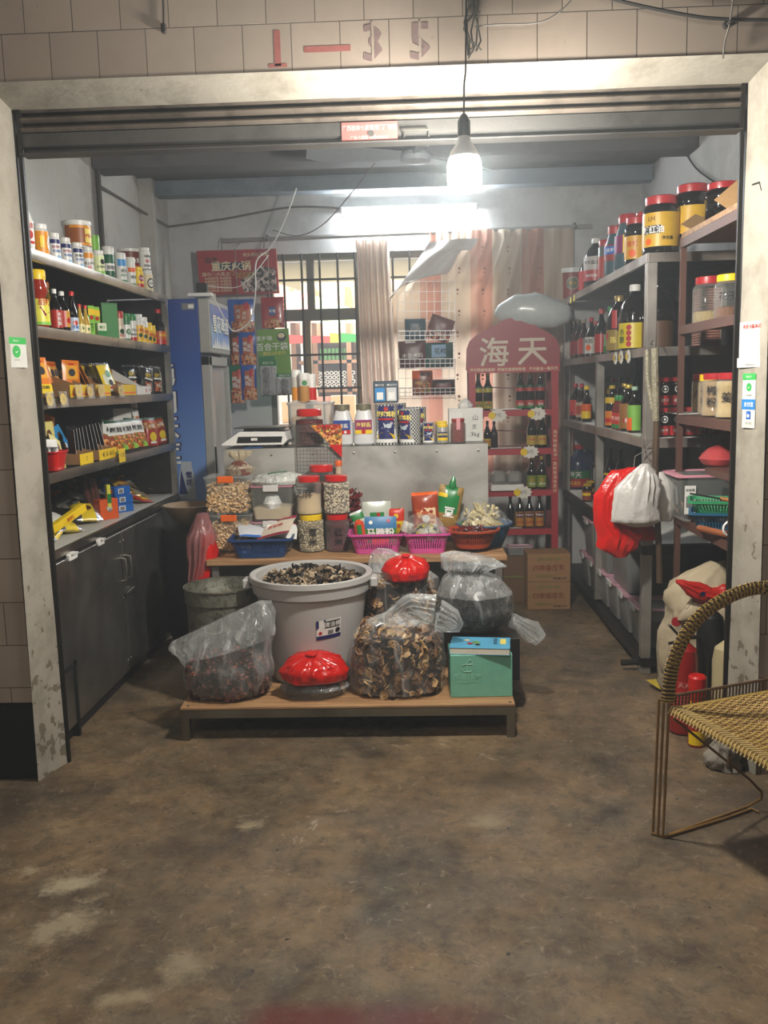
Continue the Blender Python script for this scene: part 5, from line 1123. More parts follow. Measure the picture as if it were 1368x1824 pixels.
for k, px in enumerate((909, 926, 943, 961)): RB('soy_sauce_bottle', 'dark soy bottle with red cap on the lowest red shelf, %s of four' % ('far left', 'second from left', 'third from left', 'far right')[k], px, 0, 'bottle', .225, .030, REDP, og if k else None, body=SOY)
p = solve(902, 'x', (0, RY+.05, RZ[1])); t = thing('bottle_carton', 'white carton of wrapped packs on the third red shelf', 'box', (p.x, RY+.05, RZ[1]+.001))
f = MB(); f.box((0, 0, .02), (.22, .16, .04), WHITE); f.build('carton_base', t, smooth=0)
for k in (-1, 1): f = MB(); f.box((k*.053, .01, .085), (.1, .13, .085), mat('#8a8784', .4, bump=.4, bscale=30), b=.02); f.build('wrapped_pack', t)
RT_ = mat('#d9d6cc', .5)
for k, (px, py, tx) in enumerate(((887, 740, '7元'), (957, 737, '7.5'), (944, 805, '8元'), (932, 877, '8元'))):
    p = ony(px, py, RY-.035); price_tag('white cloud price tag with yellow rabbit on the red rack, %s' % ('top left one', 'top right one', 'on the second shelf', 'on the third shelf')[k], p, 0, .055, tx, 0, RT_, False, YEL)
# plastic bags ------------------------------------------------
def sweep(name, rings, m_, parent=None, n=36, amp=.06, seed=0, pleat=0, freq=3, cap0=True, cap1=True, smooth=60, m2=None, split=0):
    """closed skin through rings (centre, a, b[, normal]); creased by noise"""
    R = []; K = len(rings)
    # resample
    SS = []
    for i in range(K-1):
        for s_ in range(4): SS.append((i, s_/4))
    SS.append((K-2, 1.0))
    for i, t in SS:
        A_, B_ = rings[i], rings[i+1]; s_ = t*t*(3-2*t) if 0 else t
        c_ = Vector(A_[0]).lerp(Vector(B_[0]), s_); a = A_[1]+(B_[1]-A_[1])*s_; b_ = A_[2]+(B_[2]-A_[2])*s_
        na = Vector(A_[3]) if len(A_) > 3 else Vector((0, 0, 1)); nb = Vector(B_[3]) if len(B_) > 3 else Vector((0, 0, 1)); nn = na.lerp(nb, s_).normalized()
        ex = Vector((1, 0, 0)) - nn*nn.x; ex = ex.normalized() if ex.length > .2 else Vector((0, 1, 0)).cross(nn).normalized(); ey = nn.cross(ex)
        pl = A_[4] if len(A_) > 4 else pleat; plb = B_[4] if len(B_) > 4 else pleat; pq = pl+(plb-pl)*s_
        row = []
        for j in range(n):
            th = 2*PI*j/n; q = Vector((math.cos(th)*a, math.sin(th)*b_, 0)); w_ = c_+ex*q.x+ey*q.y
            g = noise.noise(w_*freq*3+Vector((seed, 0, 0)))*amp + noise.noise(w_*freq*9+Vector((seed, 5, 0)))*amp*.45
            g += pq*(.7*(abs(((th*7/PI+.5*noise.noise(Vector((th*2, i*.3, seed)))) % 1)*2-1)-.5)+.5*(abs(((th*15/PI+.8*noise.noise(Vector((th*3, i*.4, seed+4)))) % 1)*2-1)-.5))
            row.append(c_+(ex*q.x+ey*q.y)*(1+g))
        R.append(row)
    f = MB()
    if m2:
        k2 = split*4; f.rings(R[:k2+1], m_, True, cap0, False); f.rings(R[k2:], m2, True, False, cap1)
    else: f.rings(R, m_, True, cap0, cap1)
    return f.build(name, parent, smooth=smooth)
SACKM = mat('#b6bcbc', .3, var=.1, bump=.3, bscale=8, coat=.2)
p = ony(948, 555, RY+.05)
sk = thing('plastic_sack', 'grey white stuffed plastic sack lying on top of the red rack sign', 'sack', p)
sweep('sack_body', [((-.25, 0, -.0), .01, .02, (1, 0, 0)), ((-.23, 0, .0), .05, .04, (1, 0, 0)), ((-.12, 0, .01), .10, .085, (1, -.0, 0)), ((.02, 0, .005), .12, .10, (1, 0, 0)), ((.15, 0, -.015), .10, .085, (1, 0, 0)), ((.24, 0, -.02), .06, .06, (1, 0, 0)), ((.27, 0, -.03), .01, .01, (1, 0, 0))], SACKM, sk, amp=.16, seed=3, freq=2)
# ---------------------------------------------------------------- steel counter
CX0, CX1, CY0, CY1, CZ = -1.05, .392, 4.85, 5.42, 1.168
ct = thing('steel_counter', 'scratched stainless steel counter behind the wooden bench', 'counter', ((CX0+CX1)/2, (CY0+CY1)/2, 0)); ox, oy = ct.location.x, ct.location.y
CSM = steel('scratched_steel_front', '#d6d5d0', .3, .1); CSM.node_tree.nodes['Principled BSDF'].inputs['Metallic'].default_value = .6
f = MB(); nx, nz_ = 24, 10; vs = []
for j in range(nz_+1):
    for i in range(nx+1):
        x = CX0+(CX1-CX0)*i/nx; z = .62+(CZ-.62)*j/nz_
        vs.append((x-ox, CY0-oy-.006+.008*noise.noise(Vector((x*2.5, z*2.5, 4)))+.003*noise.noise(Vector((x*9, z*7, 1))), z))
f.add(vs, [(j*(nx+1)+i, j*(nx+1)+i+1, (j+1)*(nx+1)+i+1, (j+1)*(nx+1)+i) for j in range(nz_) for i in range(nx)], CSM)
f.box((0, .01, CZ/2-.01), (CX1-CX0-.004, CY1-CY0-.02, CZ-.03), DSTEEL); f.build('counter_body', ct, smooth=50)
f = MB(); f.box((0, 0, CZ-.008), (CX1-CX0+.006, CY1-CY0+.006, .016), STEEL, b=.004); f.build('counter_top', ct, smooth=0)
for k in range(7): f = MB(); x = CX0+.04+k*.225; f.lathe([(.007, 0), (.006, .003), (.001, .0045)], TIN, 8, T=Matrix.Translation((x-ox, CY0-oy-.008, CZ-.035)) @ Matrix.Rotation(PI/2, 4, 'X')); f.build('screw', ct)
def CT(px, d, dz=0): p = solve(px, 'x', (0, CY0+d, CZ+.05)); p.z = CZ+.001+dz; return p
# scale
p = CT(463, .2); sc = thing('weighing_scale', 'white electronic weighing scale with steel pan on the left of the steel counter', 'scale', p, -.05)
f = MB(); out = [(-.19, .02), (-.18, .015), (.16, .015), (.185, .04), (.17, .085), (-.08, .09)]; f.prism(out, -.14, .14, WHITE); f.build('scale_body', sc, smooth=0)
f = MB(); f.prism([(-.10, .028), (.15, .028), (.158, .06), (-.09, .062)], -.144, -.138, BLACK); f.box((0, -.145, .047), (.035, .003, .015), WHITE); f.build('scale_recess', sc, smooth=0)
f = MB(); f.box((.03, 0, .108), (.30, .25, .006), STEEL, b=.002); f.box((.03, 0, .098), (.2, .18, .016), BLACK); f.build('weighing_pan', sc, smooth=0)
for x, y in ((-.06, -.1), (.13, -.1), (-.06, .1), (.13, .1)): f = MB(); f.lathe([(.014, 0), (.014, .018)], BLACK, 10, c=(x, y, 0)); f.build('foot', sc)
carton('blue_pen_strip', 'thin blue strip lying under the edge of the weighing scale', 'strip', CT(450, .03), .1, .1, .012, .004, BLUE)
# large clear tub with bottles on it
def box_tub(name, label, loc, rz, w_, d, h, m_, lidm, clasp, fill=None, group=None, lidh=.022, fh=.6):
    t = thing(name, label, 'container', loc, rz, group); f = MB()
    f.rings([rrect(w_*.86, d*.86, .02, .002), rrect(w_*.88, d*.88, .025, .008), rrect(w_*.97, d*.97, .025, h*.92), rrect(w_, d, .028, h*.93), rrect(w_, d, .028, h*.96)], m_, cap0=True); f.build('container_body', t)
    f = MB(); f.rings([rrect(w_*1.01, d*1.01, .028, h*.95), rrect(w_*1.03, d*1.03, .03, h*.955), rrect(w_*1.03, d*1.03, .03, h-.004), rrect(w_*1.0, d*1.0, .028, h), rrect(w_*.86, d*.84, .02, h), rrect(w_*.84, d*.82, .02, h-.006)], lidm, cap1=False)
    f.rings([rrect(w_*.84, d*.82, .02, h-.006), rrect(w_*.1, d*.1, .004, h-.005)], m_, cap1=True); f.build('lid', t)
    if clasp:
        f = MB(); f.box((0, -d*.515, h*.93), (w_*.36, .014, .035), clasp, b=.004); f.build('clasp', t, smooth=0)
    if fill:
        f = MB(); f.rings([rrect(w_*.83, d*.83, .018, .008), rrect(w_*.90, d*.90, .02, h*fh), rrect(w_*.3, d*.3, .01, h*fh+.012)], fill, cap0=True, cap1=True); f.build('contents', t)
    return t
p = CT(556, .33); box_tub('clear_tub', 'large cloudy plastic tub behind the red lidded jar on the steel counter', p, 0, .26, .18, .24, HAZY, HAZY, None)
zt2 = CZ+.245
def up(px, d, z): p = solve(px, 'x', (0, CY0+d, z)); p.z = z; return p
jar('spice_bottle', 'tall white bottle with green leaf lid mark on the cloudy tub, leftmost', 'bottle', up(529, .3, zt2), .2, 'shaker', .028, .18, mat('#c9c6bd', .4), WHITE, lab(ORL, .05, .45, 1.4))
jar('spice_bottle', 'white bottle with green mark leaning forward on the cloudy tub', 'bottle', up(543, .24, zt2), .2, 'shaker', .030, .16, mat('#b98a4c', .3), WHITE, lab(WP, .55, .75, 1.4, [('d', 0, .5, .015, GRN)]))
jar('spice_bottle', 'white bottle with red lower label on the cloudy tub, rightmost', 'bottle', up(556, .26, zt2), 0, 'shaker', .027, .155, WP, WHITE, lab(RED, .05, .5, 1.4))
jar('sauce_jar', 'large round jar of dark red sauce with red lid on the steel counter', 'jar', CT(552, .13), 0, 'squash', .082, .20, CLEAR, None, None, fill=(mat('#5a1a1a', .5, bump=1, bscale=60), .72))
jt = [o for o in D.objects if o.name.startswith('sauce_jar')][-1]
f = MB(); f.lathe([(.068, .165), (.07, .17), (.07, .198), (.062, .205), (.001, .205)], RED, 24); f.build('lid', jt)
# grill nets hanging over the counter edge
gn = thing('grill_net', 'barbecue grill net hanging over the counter edge with a skewer picture card', 'grill net', (0, 0, 0)); Yg = CY0-.03
a0, a1, b0, b1 = ony(527, 757, Yg), ony(608, 757, Yg), ony(530, 862, Yg), ony(607, 862, Yg)
f = MB(); k = 13
for i in range(k+1): f.tube([a0.lerp(a1, i/k), b0.lerp(b1, i/k)], .0012 if 0 < i < k else .0025, STEEL, 4)
for i in range(17): f.tube([a0.lerp(b0, i/16), a1.lerp(b1, i/16)], .0012 if 0 < i < 16 else .0025, STEEL, 4)
f.build('net', gn)
f = MB(); P = [ony(*q, Yg-.006) for q in ((552, 757), (609, 757), (609, 812))]; P2 = [v+Vector((0, .003, 0)) for v in P]; f.add(P+P2, [(0, 1, 2)[::-1], (3, 4, 5), (0, 1, 4, 3), (1, 2, 5, 4), (2, 0, 3, 5)], FOOD)
P = [ony(*q, Yg-.007) for q in ((585, 792), (609, 792), (609, 815))]; f.add(P, [(0, 2, 1)], RED); p = ony(585, 760, Yg-.009); f.text('OMIKEN', .035, p.x, p.z, REDP, lambda u, v, w=0: Vector((u, Yg-.009-w, v)), .001, .03)
f.build('picture_card', gn, smooth=0)
# white sauce jars, cans
WJ = mat('#cfd0d2', .35)
lw1 = lab(mat('#23408c', .4), .28, .62, 1.2, [('t', '柱侯酱', .026, -.1, .6, WHITE), ('q', -1, 0, 1, .3, RED), ('d', .4, .15, .008, WHITE)]); lw2 = lab(mat('#8c1c5a', .4), .28, .62, 1.2, [('t', '海鲜酱', .028, 0, .65, LYEL), ('q', -1, 0, 1, .28, YEL), ('d', 0, .15, .012, REDP)])
for px, lb_, w_ in ((611, lw1, 'blue'), (649, lw2, 'purple')): jar('sauce_tub', 'large white jar with %s label and steel lid on the steel counter' % w_, 'jar', CT(px, .12), 0, 'fat', .058, .225, WJ, mat('#8f8a72', .35, .6), lb_, sq=4)
def checker():
    m, nt, b = new_mat('checker_print'); tc = nt.nodes.new('ShaderNodeTexCoord'); sp = nt.nodes.new('ShaderNodeSeparateXYZ'); lnk(nt, tc.outputs['Object'], sp.inputs[0])
    at_ = nt.nodes.new('ShaderNodeMath'); at_.operation = 'ARCTAN2'; lnk(nt, sp.outputs[0], at_.inputs[0]); lnk(nt, sp.outputs[1], at_.inputs[1])
    cb = nt.nodes.new('ShaderNodeCombineXYZ'); ml = nt.nodes.new('ShaderNodeMath'); ml.operation = 'MULTIPLY'; ml.inputs[1].default_value = .0637*1.0; lnk(nt, at_.outputs[0], ml.inputs[0])
    lnk(nt, ml.outputs[0], cb.inputs[0]); lnk(nt, sp.outputs[2], cb.inputs[1]); ck = nt.nodes.new('ShaderNodeTexChecker'); ck.inputs['Scale'].default_value = 100
    ck.inputs['Color1'].default_value = (.6, .6, .58, 1); ck.inputs['Color2'].default_value = (.02, .02, .02, 1); lnk(nt, cb.outputs[0], ck.inputs['Vector']); lnk(nt, ck.outputs['Color'], b.inputs['Base Color']); b.inputs['Roughness'].default_value = .35
    return m
CHK = checker(); HEN = mat('#b9c4cc', .5)
def canlab(s=1.0): return lab(NAVY, .05, .94, .72, [('q', -1.5, 0, 1.5, .10, WHITE), ('p', [(-1.4, .12), (1.4, .12), (1.2, .38), (.2, .32), (-.5, .42), (-1.3, .3)], WHITE), ('p', [(-1.1, .08), (1.0, .08), (1.1, .2), (.4, .27), (-.5, .29), (-1.1, .22)], YEL),
    ('t', '厨邦鸡粉', .034*s, 0, .78, LYEL, .03, .85), ('d', 0, .92, .012*s, REDP), ('q', -.9, .62, .9, .67, REDP), ('d', .3, .46, .016*s, HEN, .013*s), ('d', .62, .53, .008*s, HEN), ('p', [(-.2, .4), (-.35, .56), (.1, .46)], HEN), ('d', .65, .57, .004*s, REDP)])
jar('chicken_powder_can', 'largest yellow lidded checkered can with a hen on the steel counter', 'can', CT(689, .12), 0, 'can', .064, .225, CHK, YEL, canlab(1))
jar('chicken_powder_can', 'tall checkered can mostly hidden behind the largest one', 'can', CT(706, .28), 0, 'can', .06, .225, CHK, YEL, canlab(1))
jar('chicken_powder_can', 'medium checkered can turned to show its side text', 'can', CT(731, .12), -.75, 'can', .060, .195, CHK, YEL, [canlab(.9)])
jar('chicken_powder_can', 'medium checkered can hidden behind the turned one', 'can', CT(742, .27), 0, 'can', .058, .2, CHK, YEL, [canlab(.9)])
jar('chicken_powder_can', 'small checkered can right of the medium ones', 'can', CT(763, .11), 0, 'can', .034, .118, CHK, YEL, [canlab(.5)])
jar('chicken_powder_jar', 'small clear jar with yellow lid beside the small checkered can', 'jar', CT(788, .10), 0, 'pill', .033, .105, CHK, YEL, [lab(NAVY, .15, .6, .9, [('t', '厨邦鸡粉', .016, 0, .7, LYEL), ('q', -1, 0, 1, .35, YEL)])])
jar('chicken_powder_jar', 'yellow lidded jar hidden behind the small yellow lidded jar', 'jar', CT(786, .19), 0, 'pill', .036, .118, CHK, YEL, [lab(NAVY, .15, .6, .9)])
jar('chili_sauce_jar', 'glass jar of red chili with pink seal on the right of the steel counter', 'jar', CT(816, .09), 0, 'jar', .042, .135, CLEAR, mat('#8c2a22', .4), [lab(mat('#c98a90', .5), .55, 1.02, .25)], fill=(mat('#7a2314', .4, bump=1, bscale=90), .8))
carton('stock_carton', 'white carton with handwritten weight behind the chili jar on the counter', 'box', CT(829, .24), 0, .19, .12, .185, mat('#bfc0bb', .6), [('t', '山', .035, .55, .72, INK, 0), ('t', '支', .03, .5, .45, INK, 0), ('t', ':3kg', .035, .5, .2, INK, 0), ('q', -.95, .1, -.2, .9, mat('#c9cac6', .6))])
t = thing('clear_lid_wad', 'crumpled clear plastic wad on top of the white carton', 'wrapper', CT(828, .22, .185)); sweep('wad', [((0, 0, .0), .035, .03), ((0, 0, .02), .045, .035), ((.005, 0, .045), .02, .02), ((.005, 0, .055), .004, .004)], film('crumpled_film', '#dfe3e3', .35, .1, 1, 30), t, amp=.25, seed=9, freq=8)
p = CT(689, .12, .226); qs = thing('payment_stand', 'dark blue payment stand with two panels on top of the largest can', 'stand', p)
f = MB(); f.box((0, 0, .062), (.138, .008, .12), mat('#2a3c4c', .4), b=.006); f.box((0, .02, .006), (.1, .05, .006), BLACK); f.build('stand_board', qs, smooth=0)
for s_, c_, tx in ((-1, mat('#1d84c8', .4), '支付宝'), (1, mat('#c5c8ca', .5), '微信支付')):
    f = MB(); fr = planef((s_*.032, -.005, 0), (1, 0, 0), (0, 0, 1), (0, -1, 0)); f.quad(-.027, .012, .027, .085, c_, fr, w=.001); f.quad(-.018, .02, .018, .06, WHITE, fr, w=.002); f.text(tx, .013, .004, .1, WHITE, fr, .001); f.disc(-.02, .1, .005, WHITE, fr, .001); f.build('payment_panel', qs, smooth=0)
# ---------------------------------------------------------------- scene beyond the window
ab = thing('alley_stall', 'stall shelving of the neighbouring shop seen through the window', 'stall', (-.4, 9.6, 0))
WD = mat('#8a6444', .7); f = MB(); YA = 9.6; za, zb_, zc_ = ony(590, 641, 9.4).z, ony(590, 692, 9.4).z, ony(590, 600, 9.4).z
for px in (524, 562, 622, 700): x = ony(px, 650, 9.4).x+.4; f.box((x, 0, 1.25), (.05, .4, 2.5), WD)
for z in (za, zb_, zc_, .6): f.box((.2, 0, z-.02), (2.0, .4, .035), WD)
f.box((.2, .22, 1.3), (2.0, .02, 2.6), mat('#b9a088', .7)); f.build('shelving', ab, smooth=0)
AW = (mat('#3c9a4a', .6), mat('#b8453a', .6), mat('#d9c23a', .6))
pa = ony(500, 608, 8.6); t = thing('awning', 'green, yellow and red striped awning outside the window', 'awning', (0, 0, 0)); f = MB()
xs = [-1.3, -.78, -.70, -.42, -.30, .2, .9]
for k in range(6):
    f.add([(xs[k], 8.5, pa.z-.03), (xs[k+1], 8.5, pa.z-.03), (xs[k+1], 8.5, pa.z+.03+.02*(k % 2)), (xs[k], 8.5, pa.z+.06)], [(0, 1, 2, 3)], (AW[1], AW[2], AW[0], AW[0], AW[2], AW[1])[k])
f.build('valance', t, smooth=0)
f = MB(); ca, cb_, cc_ = ony(498, 495, 9.5), ony(500, 560, 9.3), ony(645, 560, 9.4)
f.add([ony(480, 500, 9.5), ony(480, 575, 9.0), ony(560, 575, 9.0), ony(556, 525, 9.4)], [(0, 1, 2, 3)], mat('#c05a48', .6)); f.add([ony(556, 525, 9.4), ony(560, 575, 9.0), ony(700, 575, 9.0)], [(0, 1, 2)], mat('#7fae5a', .6)); f.build('parasol_cloth', t, smooth=0)
for k in range(7):
    p = ony(573+k*7, 640, 9.5); q = jar('drink_can', 'x', 'can', (p.x, 9.50, za+.002), 0, 'can', .019, .12, mat('#5c9a4c', .4), TIN, None, group='green cans seen through the window')
    q['label'] = 'green can on the neighbouring shelf seen through the window, %s from the left' % ordn[k]
tl = None
for r_ in range(4):
    for k in range(9):
        p = ony(566+k*7.6+3*(r_ % 2), 690, 9.45); z = zb_+.024+r_*.045
        if tl is None: f = MB(); f.lathe([(.021, -.1), (.022, -.09), (.022, 0), (.001, .0)], mat('#c4c0b4', .5), 12, T=Matrix.Rotation(PI/2, 4, 'X')); f.lathe([(.012, .001), (.001, .002)], BLACK, 10, T=Matrix.Rotation(PI/2, 4, 'X')); o = tl = f.build('rolled_goods')
        else: o = tl.copy(); COL.objects.link(o)
        o.location = (p.x, 9.42, z); tag(o, 'round black and white roll seen through the window, %s row, %s from the left' % (('lowest', 'second', 'third', 'top')[r_], ordn[k]), 'roll', 'rolled goods seen through the window')
zt3 = ony(560, 752, 8.3).z; q = ony(578, 690, 8.6)
f = MB(); f.box((-.2, 8.45, zt3/2), (3.0, .7, zt3-.004), mat('#7d6a58', .8)); tag(f.build('alley_table', smooth=0), 'plain table carrying the cartons outside the window', 'table')
for k, (px, y0, w_, h) in enumerate(((525, 0, .22, .2), (575, 0, .24, .16), (612, 0, .22, .24), (545, 1, .2, .13))):
    p = ony(px, 740, 8.3); carton('alley_carton', 'tan carton stacked outside the window, %s' % ('lower left', 'lower middle', 'lower right', 'upper one')[k], 'box', (p.x, 8.35, zt3+(.202 if y0 else .0)), .0, w_, .2, h, mat('#c4a078', .8))
p = ony(578, 740, 8.3); tag(MB().rings([rrect(.16, .12, .03, 0), rrect(.21, .16, .04, .07)], mat('#c08a78', .5), cap0=True).build('wash_basin', loc=(p.x, 8.35, zt3+.162)), 'pink plastic basin on a carton seen through the window', 'basin')
f = MB(); f.box((0, 11.2, 2.5), (7, .1, 5), plaster('pale_alley_wall', '#b8b0a0', '#8f8778')); struct(f.build('wall_alley', smooth=0))
# ---------------------------------------------------------------- scattered contents
RN = random.Random(11)
def u_cashew():
    f = MB(); f.tube([(.0085*math.cos(a), 0, .0085*math.sin(a)) for a in (-.3, .5, 1.3, 2.1, 2.9)], [.0028, .0046, .005, .0046, .0028], None, 6); return f.v, f.f
def u_bean(r=.0058):
    f = MB(); f.lathe([(.001, -r), (r*.75, -r*.6), (r, 0), (r*.75, r*.6), (.001, r)], None, 7); return f.v, f.f
def u_slice(r=.021, k=0):
    f = MB(); n = 9; q = random.Random(k); R = []
    for rr, z in ((r*.25, -.001), (r*.7, -.004), (r, -.002), (r*.97, .002), (r*.6, .0005), (r*.1, .003)):
        R.append([(rr*math.cos(2*PI*j/n)*(1+.25*math.sin(j*2+k)), rr*math.sin(2*PI*j/n)*(.72+.12*(k % 3)), z+.005*math.sin(2*PI*j/n*2+k)*(rr/r)) for j in range(n)])
    f.rings(R, None, True, True, True); return f.v, f.f
def u_flake(r=.03, k=0):
    f = MB(); q = random.Random(k); n = 4; vs = []
    for j in range(n+1):
        for i in range(n+1):
            x, y = (i/n-.5)*2*r, (j/n-.5)*1.4*r; vs.append((x+q.uniform(-.2, .2)*r, y+q.uniform(-.2, .2)*r, q.uniform(-.45, .45)*r))
    fs = [(j*(n+1)+i, j*(n+1)+i+1, (j+1)*(n+1)+i+1, (j+1)*(n+1)+i) for j in range(n) for i in range(n) if not (i in (0, n-1) and j in (0, n-1) and q.random() < .6)]
    f.add(vs, fs, None); return f.v, f.f
def u_stick(L=.03, r=.002, k=0):
    q = random.Random(k); f = MB(); p = [Vector((t*L, q.uniform(-.2, .2)*L*.5, q.uniform(-.2, .2)*L*.5)) for t in (-.5, -.17, .17, .5)]; f.tube(p, r, None, 4); return f.v, f.f
def scatter(f, pts, units, mats_, s0=.8, s1=1.2):
    for p in pts:
        v, fs = RN.choice(units); s_ = RN.uniform(s0, s1)
        T = Matrix.Translation(p) @ Matrix.Rotation(RN.uniform(0, 6.3), 4, 'Z') @ Matrix.Rotation(RN.uniform(0, 3.1), 4, 'X') @ Matrix.Rotation(RN.uniform(0, 6.3), 4, 'Y') @ Matrix.Scale(s_, 4)
        f.add(v, fs, RN.choice(mats_), T)
CSHW = [mat('#d3b183', .5), mat('#c29a68', .5), mat('#ddc39a', .5)]
# ---------------------------------------------------------------- wooden bench
BZ, BY0, BY1 = .64, 4.40, 4.835
wb = thing('wooden_bench', 'low bench with a plank top and steel body before the steel counter', 'bench', (-.312, (BY0+BY1)/2, 0)); ox, oy = -.312, (BY0+BY1)/2
m, nt, b = new_mat('pale_plywood'); tc = nt.nodes.new('ShaderNodeTexCoord')
mp = nt.nodes.new('ShaderNodeMapping'); mp.inputs['Scale'].default_value = (1.2, 14, 14); lnk(nt, tc.outputs['Object'], mp.inputs[0]); n = nt.nodes.new('ShaderNodeTexNoise'); n.inputs['Scale'].default_value = 3; n.inputs['Detail'].default_value = 6; lnk(nt, mp.outputs[0], n.inputs['Vector'])
lnk(nt, ramp(nt, n.outputs['Fac'], [(.3, '#84603f'), (.55, '#a9825a'), (.8, '#b8956c')]), b.inputs['Base Color']); b.inputs['Roughness'].default_value = .6; PLY = m
f = MB(); f.box((0, 0, BZ-.016), (1.52, BY1-BY0, .032), PLY, b=.004); f.build('bench_top', wb, smooth=0)
f = MB(); f.box((0, .02, (BZ-.032)/2+.03), (1.48, BY1-BY0-.06, BZ-.09), steel('bench_steel', '#77756f', .25)); f.build('bench_body', wb, smooth=0)
for x, y in ((-.72, -.17), (.72, -.17), (-.72, .17), (.72, .17)): f = MB(); f.box((x, y, .3), (.035, .035, .6), FRAME); f.build('leg', wb, smooth=0)
def BT(px, d, dz=0): p = solve(px, 'x', (0, BY0+d, BZ+.05+dz)); p.z = BZ+.001+dz; return p
def boxpts(w_, d, h, n, z0):
    out = []
    for k in range(n):
        r = RN.random()
        if r < .55: out.append(Vector((RN.uniform(-w_/2, w_/2), -d/2, z0+RN.uniform(0, h))))
        elif r < .8: out.append(Vector((RN.choice((-1, 1))*w_/2, RN.uniform(-d/2, d/2), z0+RN.uniform(0, h))))
        else: out.append(Vector((RN.uniform(-w_/2, w_/2), RN.uniform(-d/2, d/2), z0+h+RN.uniform(0, .008))))
    return out
def cylpts(R, h, n, z0):
    out = []
    for k in range(n):
        if RN.random() < .85: a = RN.uniform(0, 2*PI); out.append(Vector((R*math.cos(a), R*math.sin(a), z0+RN.uniform(0, h))))
        else: a = RN.uniform(0, 2*PI); r = R*math.sqrt(RN.random()); out.append(Vector((r*math.cos(a), r*math.sin(a), z0+h)))
    return out
OC = mat('#e5641c', .35, coat=.3)
for k, (dz, px, cl, w_) in enumerate(((0, 417, OC, 'lower'), (.203, 411, OC, 'upper'))):
    t = box_tub('cashew_bin', '%s clear bin of cashew nuts with orange clip on the bench' % w_, BT(px, .285, dz), 0, .235, .22, .20, CLEARB, CLEARB, cl)
    f = MB(); f.rings([rrect(.18, .17, .02, .012), rrect(.195, .185, .02, .15)], CSHW[1], cap0=True, cap1=True)
    scatter(f, boxpts(.20, .19, .135, 520, .014), [u_cashew()], CSHW); o = f.build('cashews', t); o['kind'] = 'stuff'
PKL = mat('#a5707e', .4); WCL = mat('#c9c8c4', .4); FLR = mat('#c9b899', .8)
t = box_tub('flour_bin', 'lower pale bin with mauve lid behind the blue basket', BT(488, .30), 0, .215, .22, .16, HAZY, PKL, WCL, mat('#b5b3ad', .8))
t = box_tub('flour_bin', 'upper pale bin half full of flour with mauve lid', BT(489, .30, .164), 0, .225, .22, .185, CLEARB, PKL, WCL, FLR, fh=.35)
f = MB(); f.lathe([(.01, -.045), (.04, -.03), (.05, 0), (.035, .035), (.01, .045)], mat('#e2e2e0', .7, bump=1, bscale=60), 14, c=(0, -.06, .09)); f.build('flour_heap', t)
RL_ = RED
jar('storage_jar', 'clear jar with red lid half full of pale powder, left of the upper pair', 'jar', BT(551, .21, .197), 0, 'ribjar', .067, .20, CLEAR, RL_, lab(CLEAR, .4, .75, .8, [('t', '芝麻', .05, -.45, .5, INK, 0)]), fill=(mat('#c9b08c', .9), .5))
t = jar('storage_jar', 'clear jar with red lid full of white beans, right of the upper pair', 'jar', BT(600, .21, .197), 0, 'ribjar', .067, .20, CLEAR, RL_, None, fill=(mat('#7d7260', .9), .78))
f = MB(); scatter(f, cylpts(.0615, .150, 620, .008), [u_bean()], [mat('#cfc3ad', .5), mat('#bfb199', .5)]); f.build('beans', t)['kind'] = 'stuff'
t = jar('storage_jar', 'clear jar with yellow lid full of barley below the pale powder', 'jar', BT(555, .21), 0, 'ribjar', .067, .196, CLEAR, YEL, lab(CLEAR, .25, .6, .8, [('v', '薏米', .045, .3, .5, INK)]), fill=(mat('#8f8268', .9), .82))
f = MB(); scatter(f, cylpts(.062, .155, 700, .008), [u_bean(.0042)], [mat('#bcae90', .6), mat('#a39374', .6), mat('#d0c4a8', .6)]); f.build('barley', t)['kind'] = 'stuff'
jar('storage_jar', 'clear jar with red lid full of dark red rice below the white beans', 'jar', BT(602, .21), 0, 'ribjar', .064, .196, CLEAR, RL_, lab(CLEAR, .25, .6, .8, [('v', '红米', .045, .2, .5, INK)]), fill=(mat('#5a1a22', .7, bump=1, bscale=150), .82))
t = jar('storage_jar', 'jar with red lid standing behind the upper pair of jars', 'jar', BT(574, .36, .20), 0, 'ribjar', .072, .24, CLEAR, RL_, None, fill=(mat('#7a3a22', .9), .6))
jar('storage_jar', 'small jar with orange pointed cap behind the bean jar', 'jar', BT(605, .36, .20), 0, 'slim', .04, .26, mat('#b9a58f', .3), ORANGE, None)
# bags lying on the bins
MILK = film('milky_bag_film', '#e8ecec', .16, .09, 1.0, 15); FILM = film('clear_bag_film', '#e8ecec', .035, .07, 1.0, 16); FILM2 = film('dusty_bag_film', '#dfe2e0', .085, .10, 1.0, 12); REDF = mat('#c8140c', .22, var=.25, scale=12, bump=.7, bscale=22, coat=.5)
t = thing('tied_bag', 'small tied clear bag of brown spices on the cashew bins', 'bag', BT(427, .27, .405))
sweep('bag_contents', [((0, 0, 0), .06, .05), ((0, 0, .03), .072, .06), ((0, 0, .06), .045, .04), ((0, 0, .075), .02, .02)], mat('#6d3a30', .6, bump=1, bscale=50), t, amp=.2, seed=2, freq=6)
sweep('bag_film', [((0, 0, 0), .064, .054), ((0, 0, .035), .076, .065), ((0, 0, .075), .018, .018, (0, 0, 1), .5), ((0, 0, .10), .045, .035, (0, 0, 1), .6), ((.0, 0, .125), .05, .04, (0, 0, 1), .6)], film('cream_bag_film', '#e3d6b8', .3, .15, 1, 30), t, amp=.15, seed=4, freq=6, cap1=False)
t = thing('clear_bag', 'flat folded clear bag with a green strip on the mauve lidded bin', 'bag', BT(495, .27, .352))
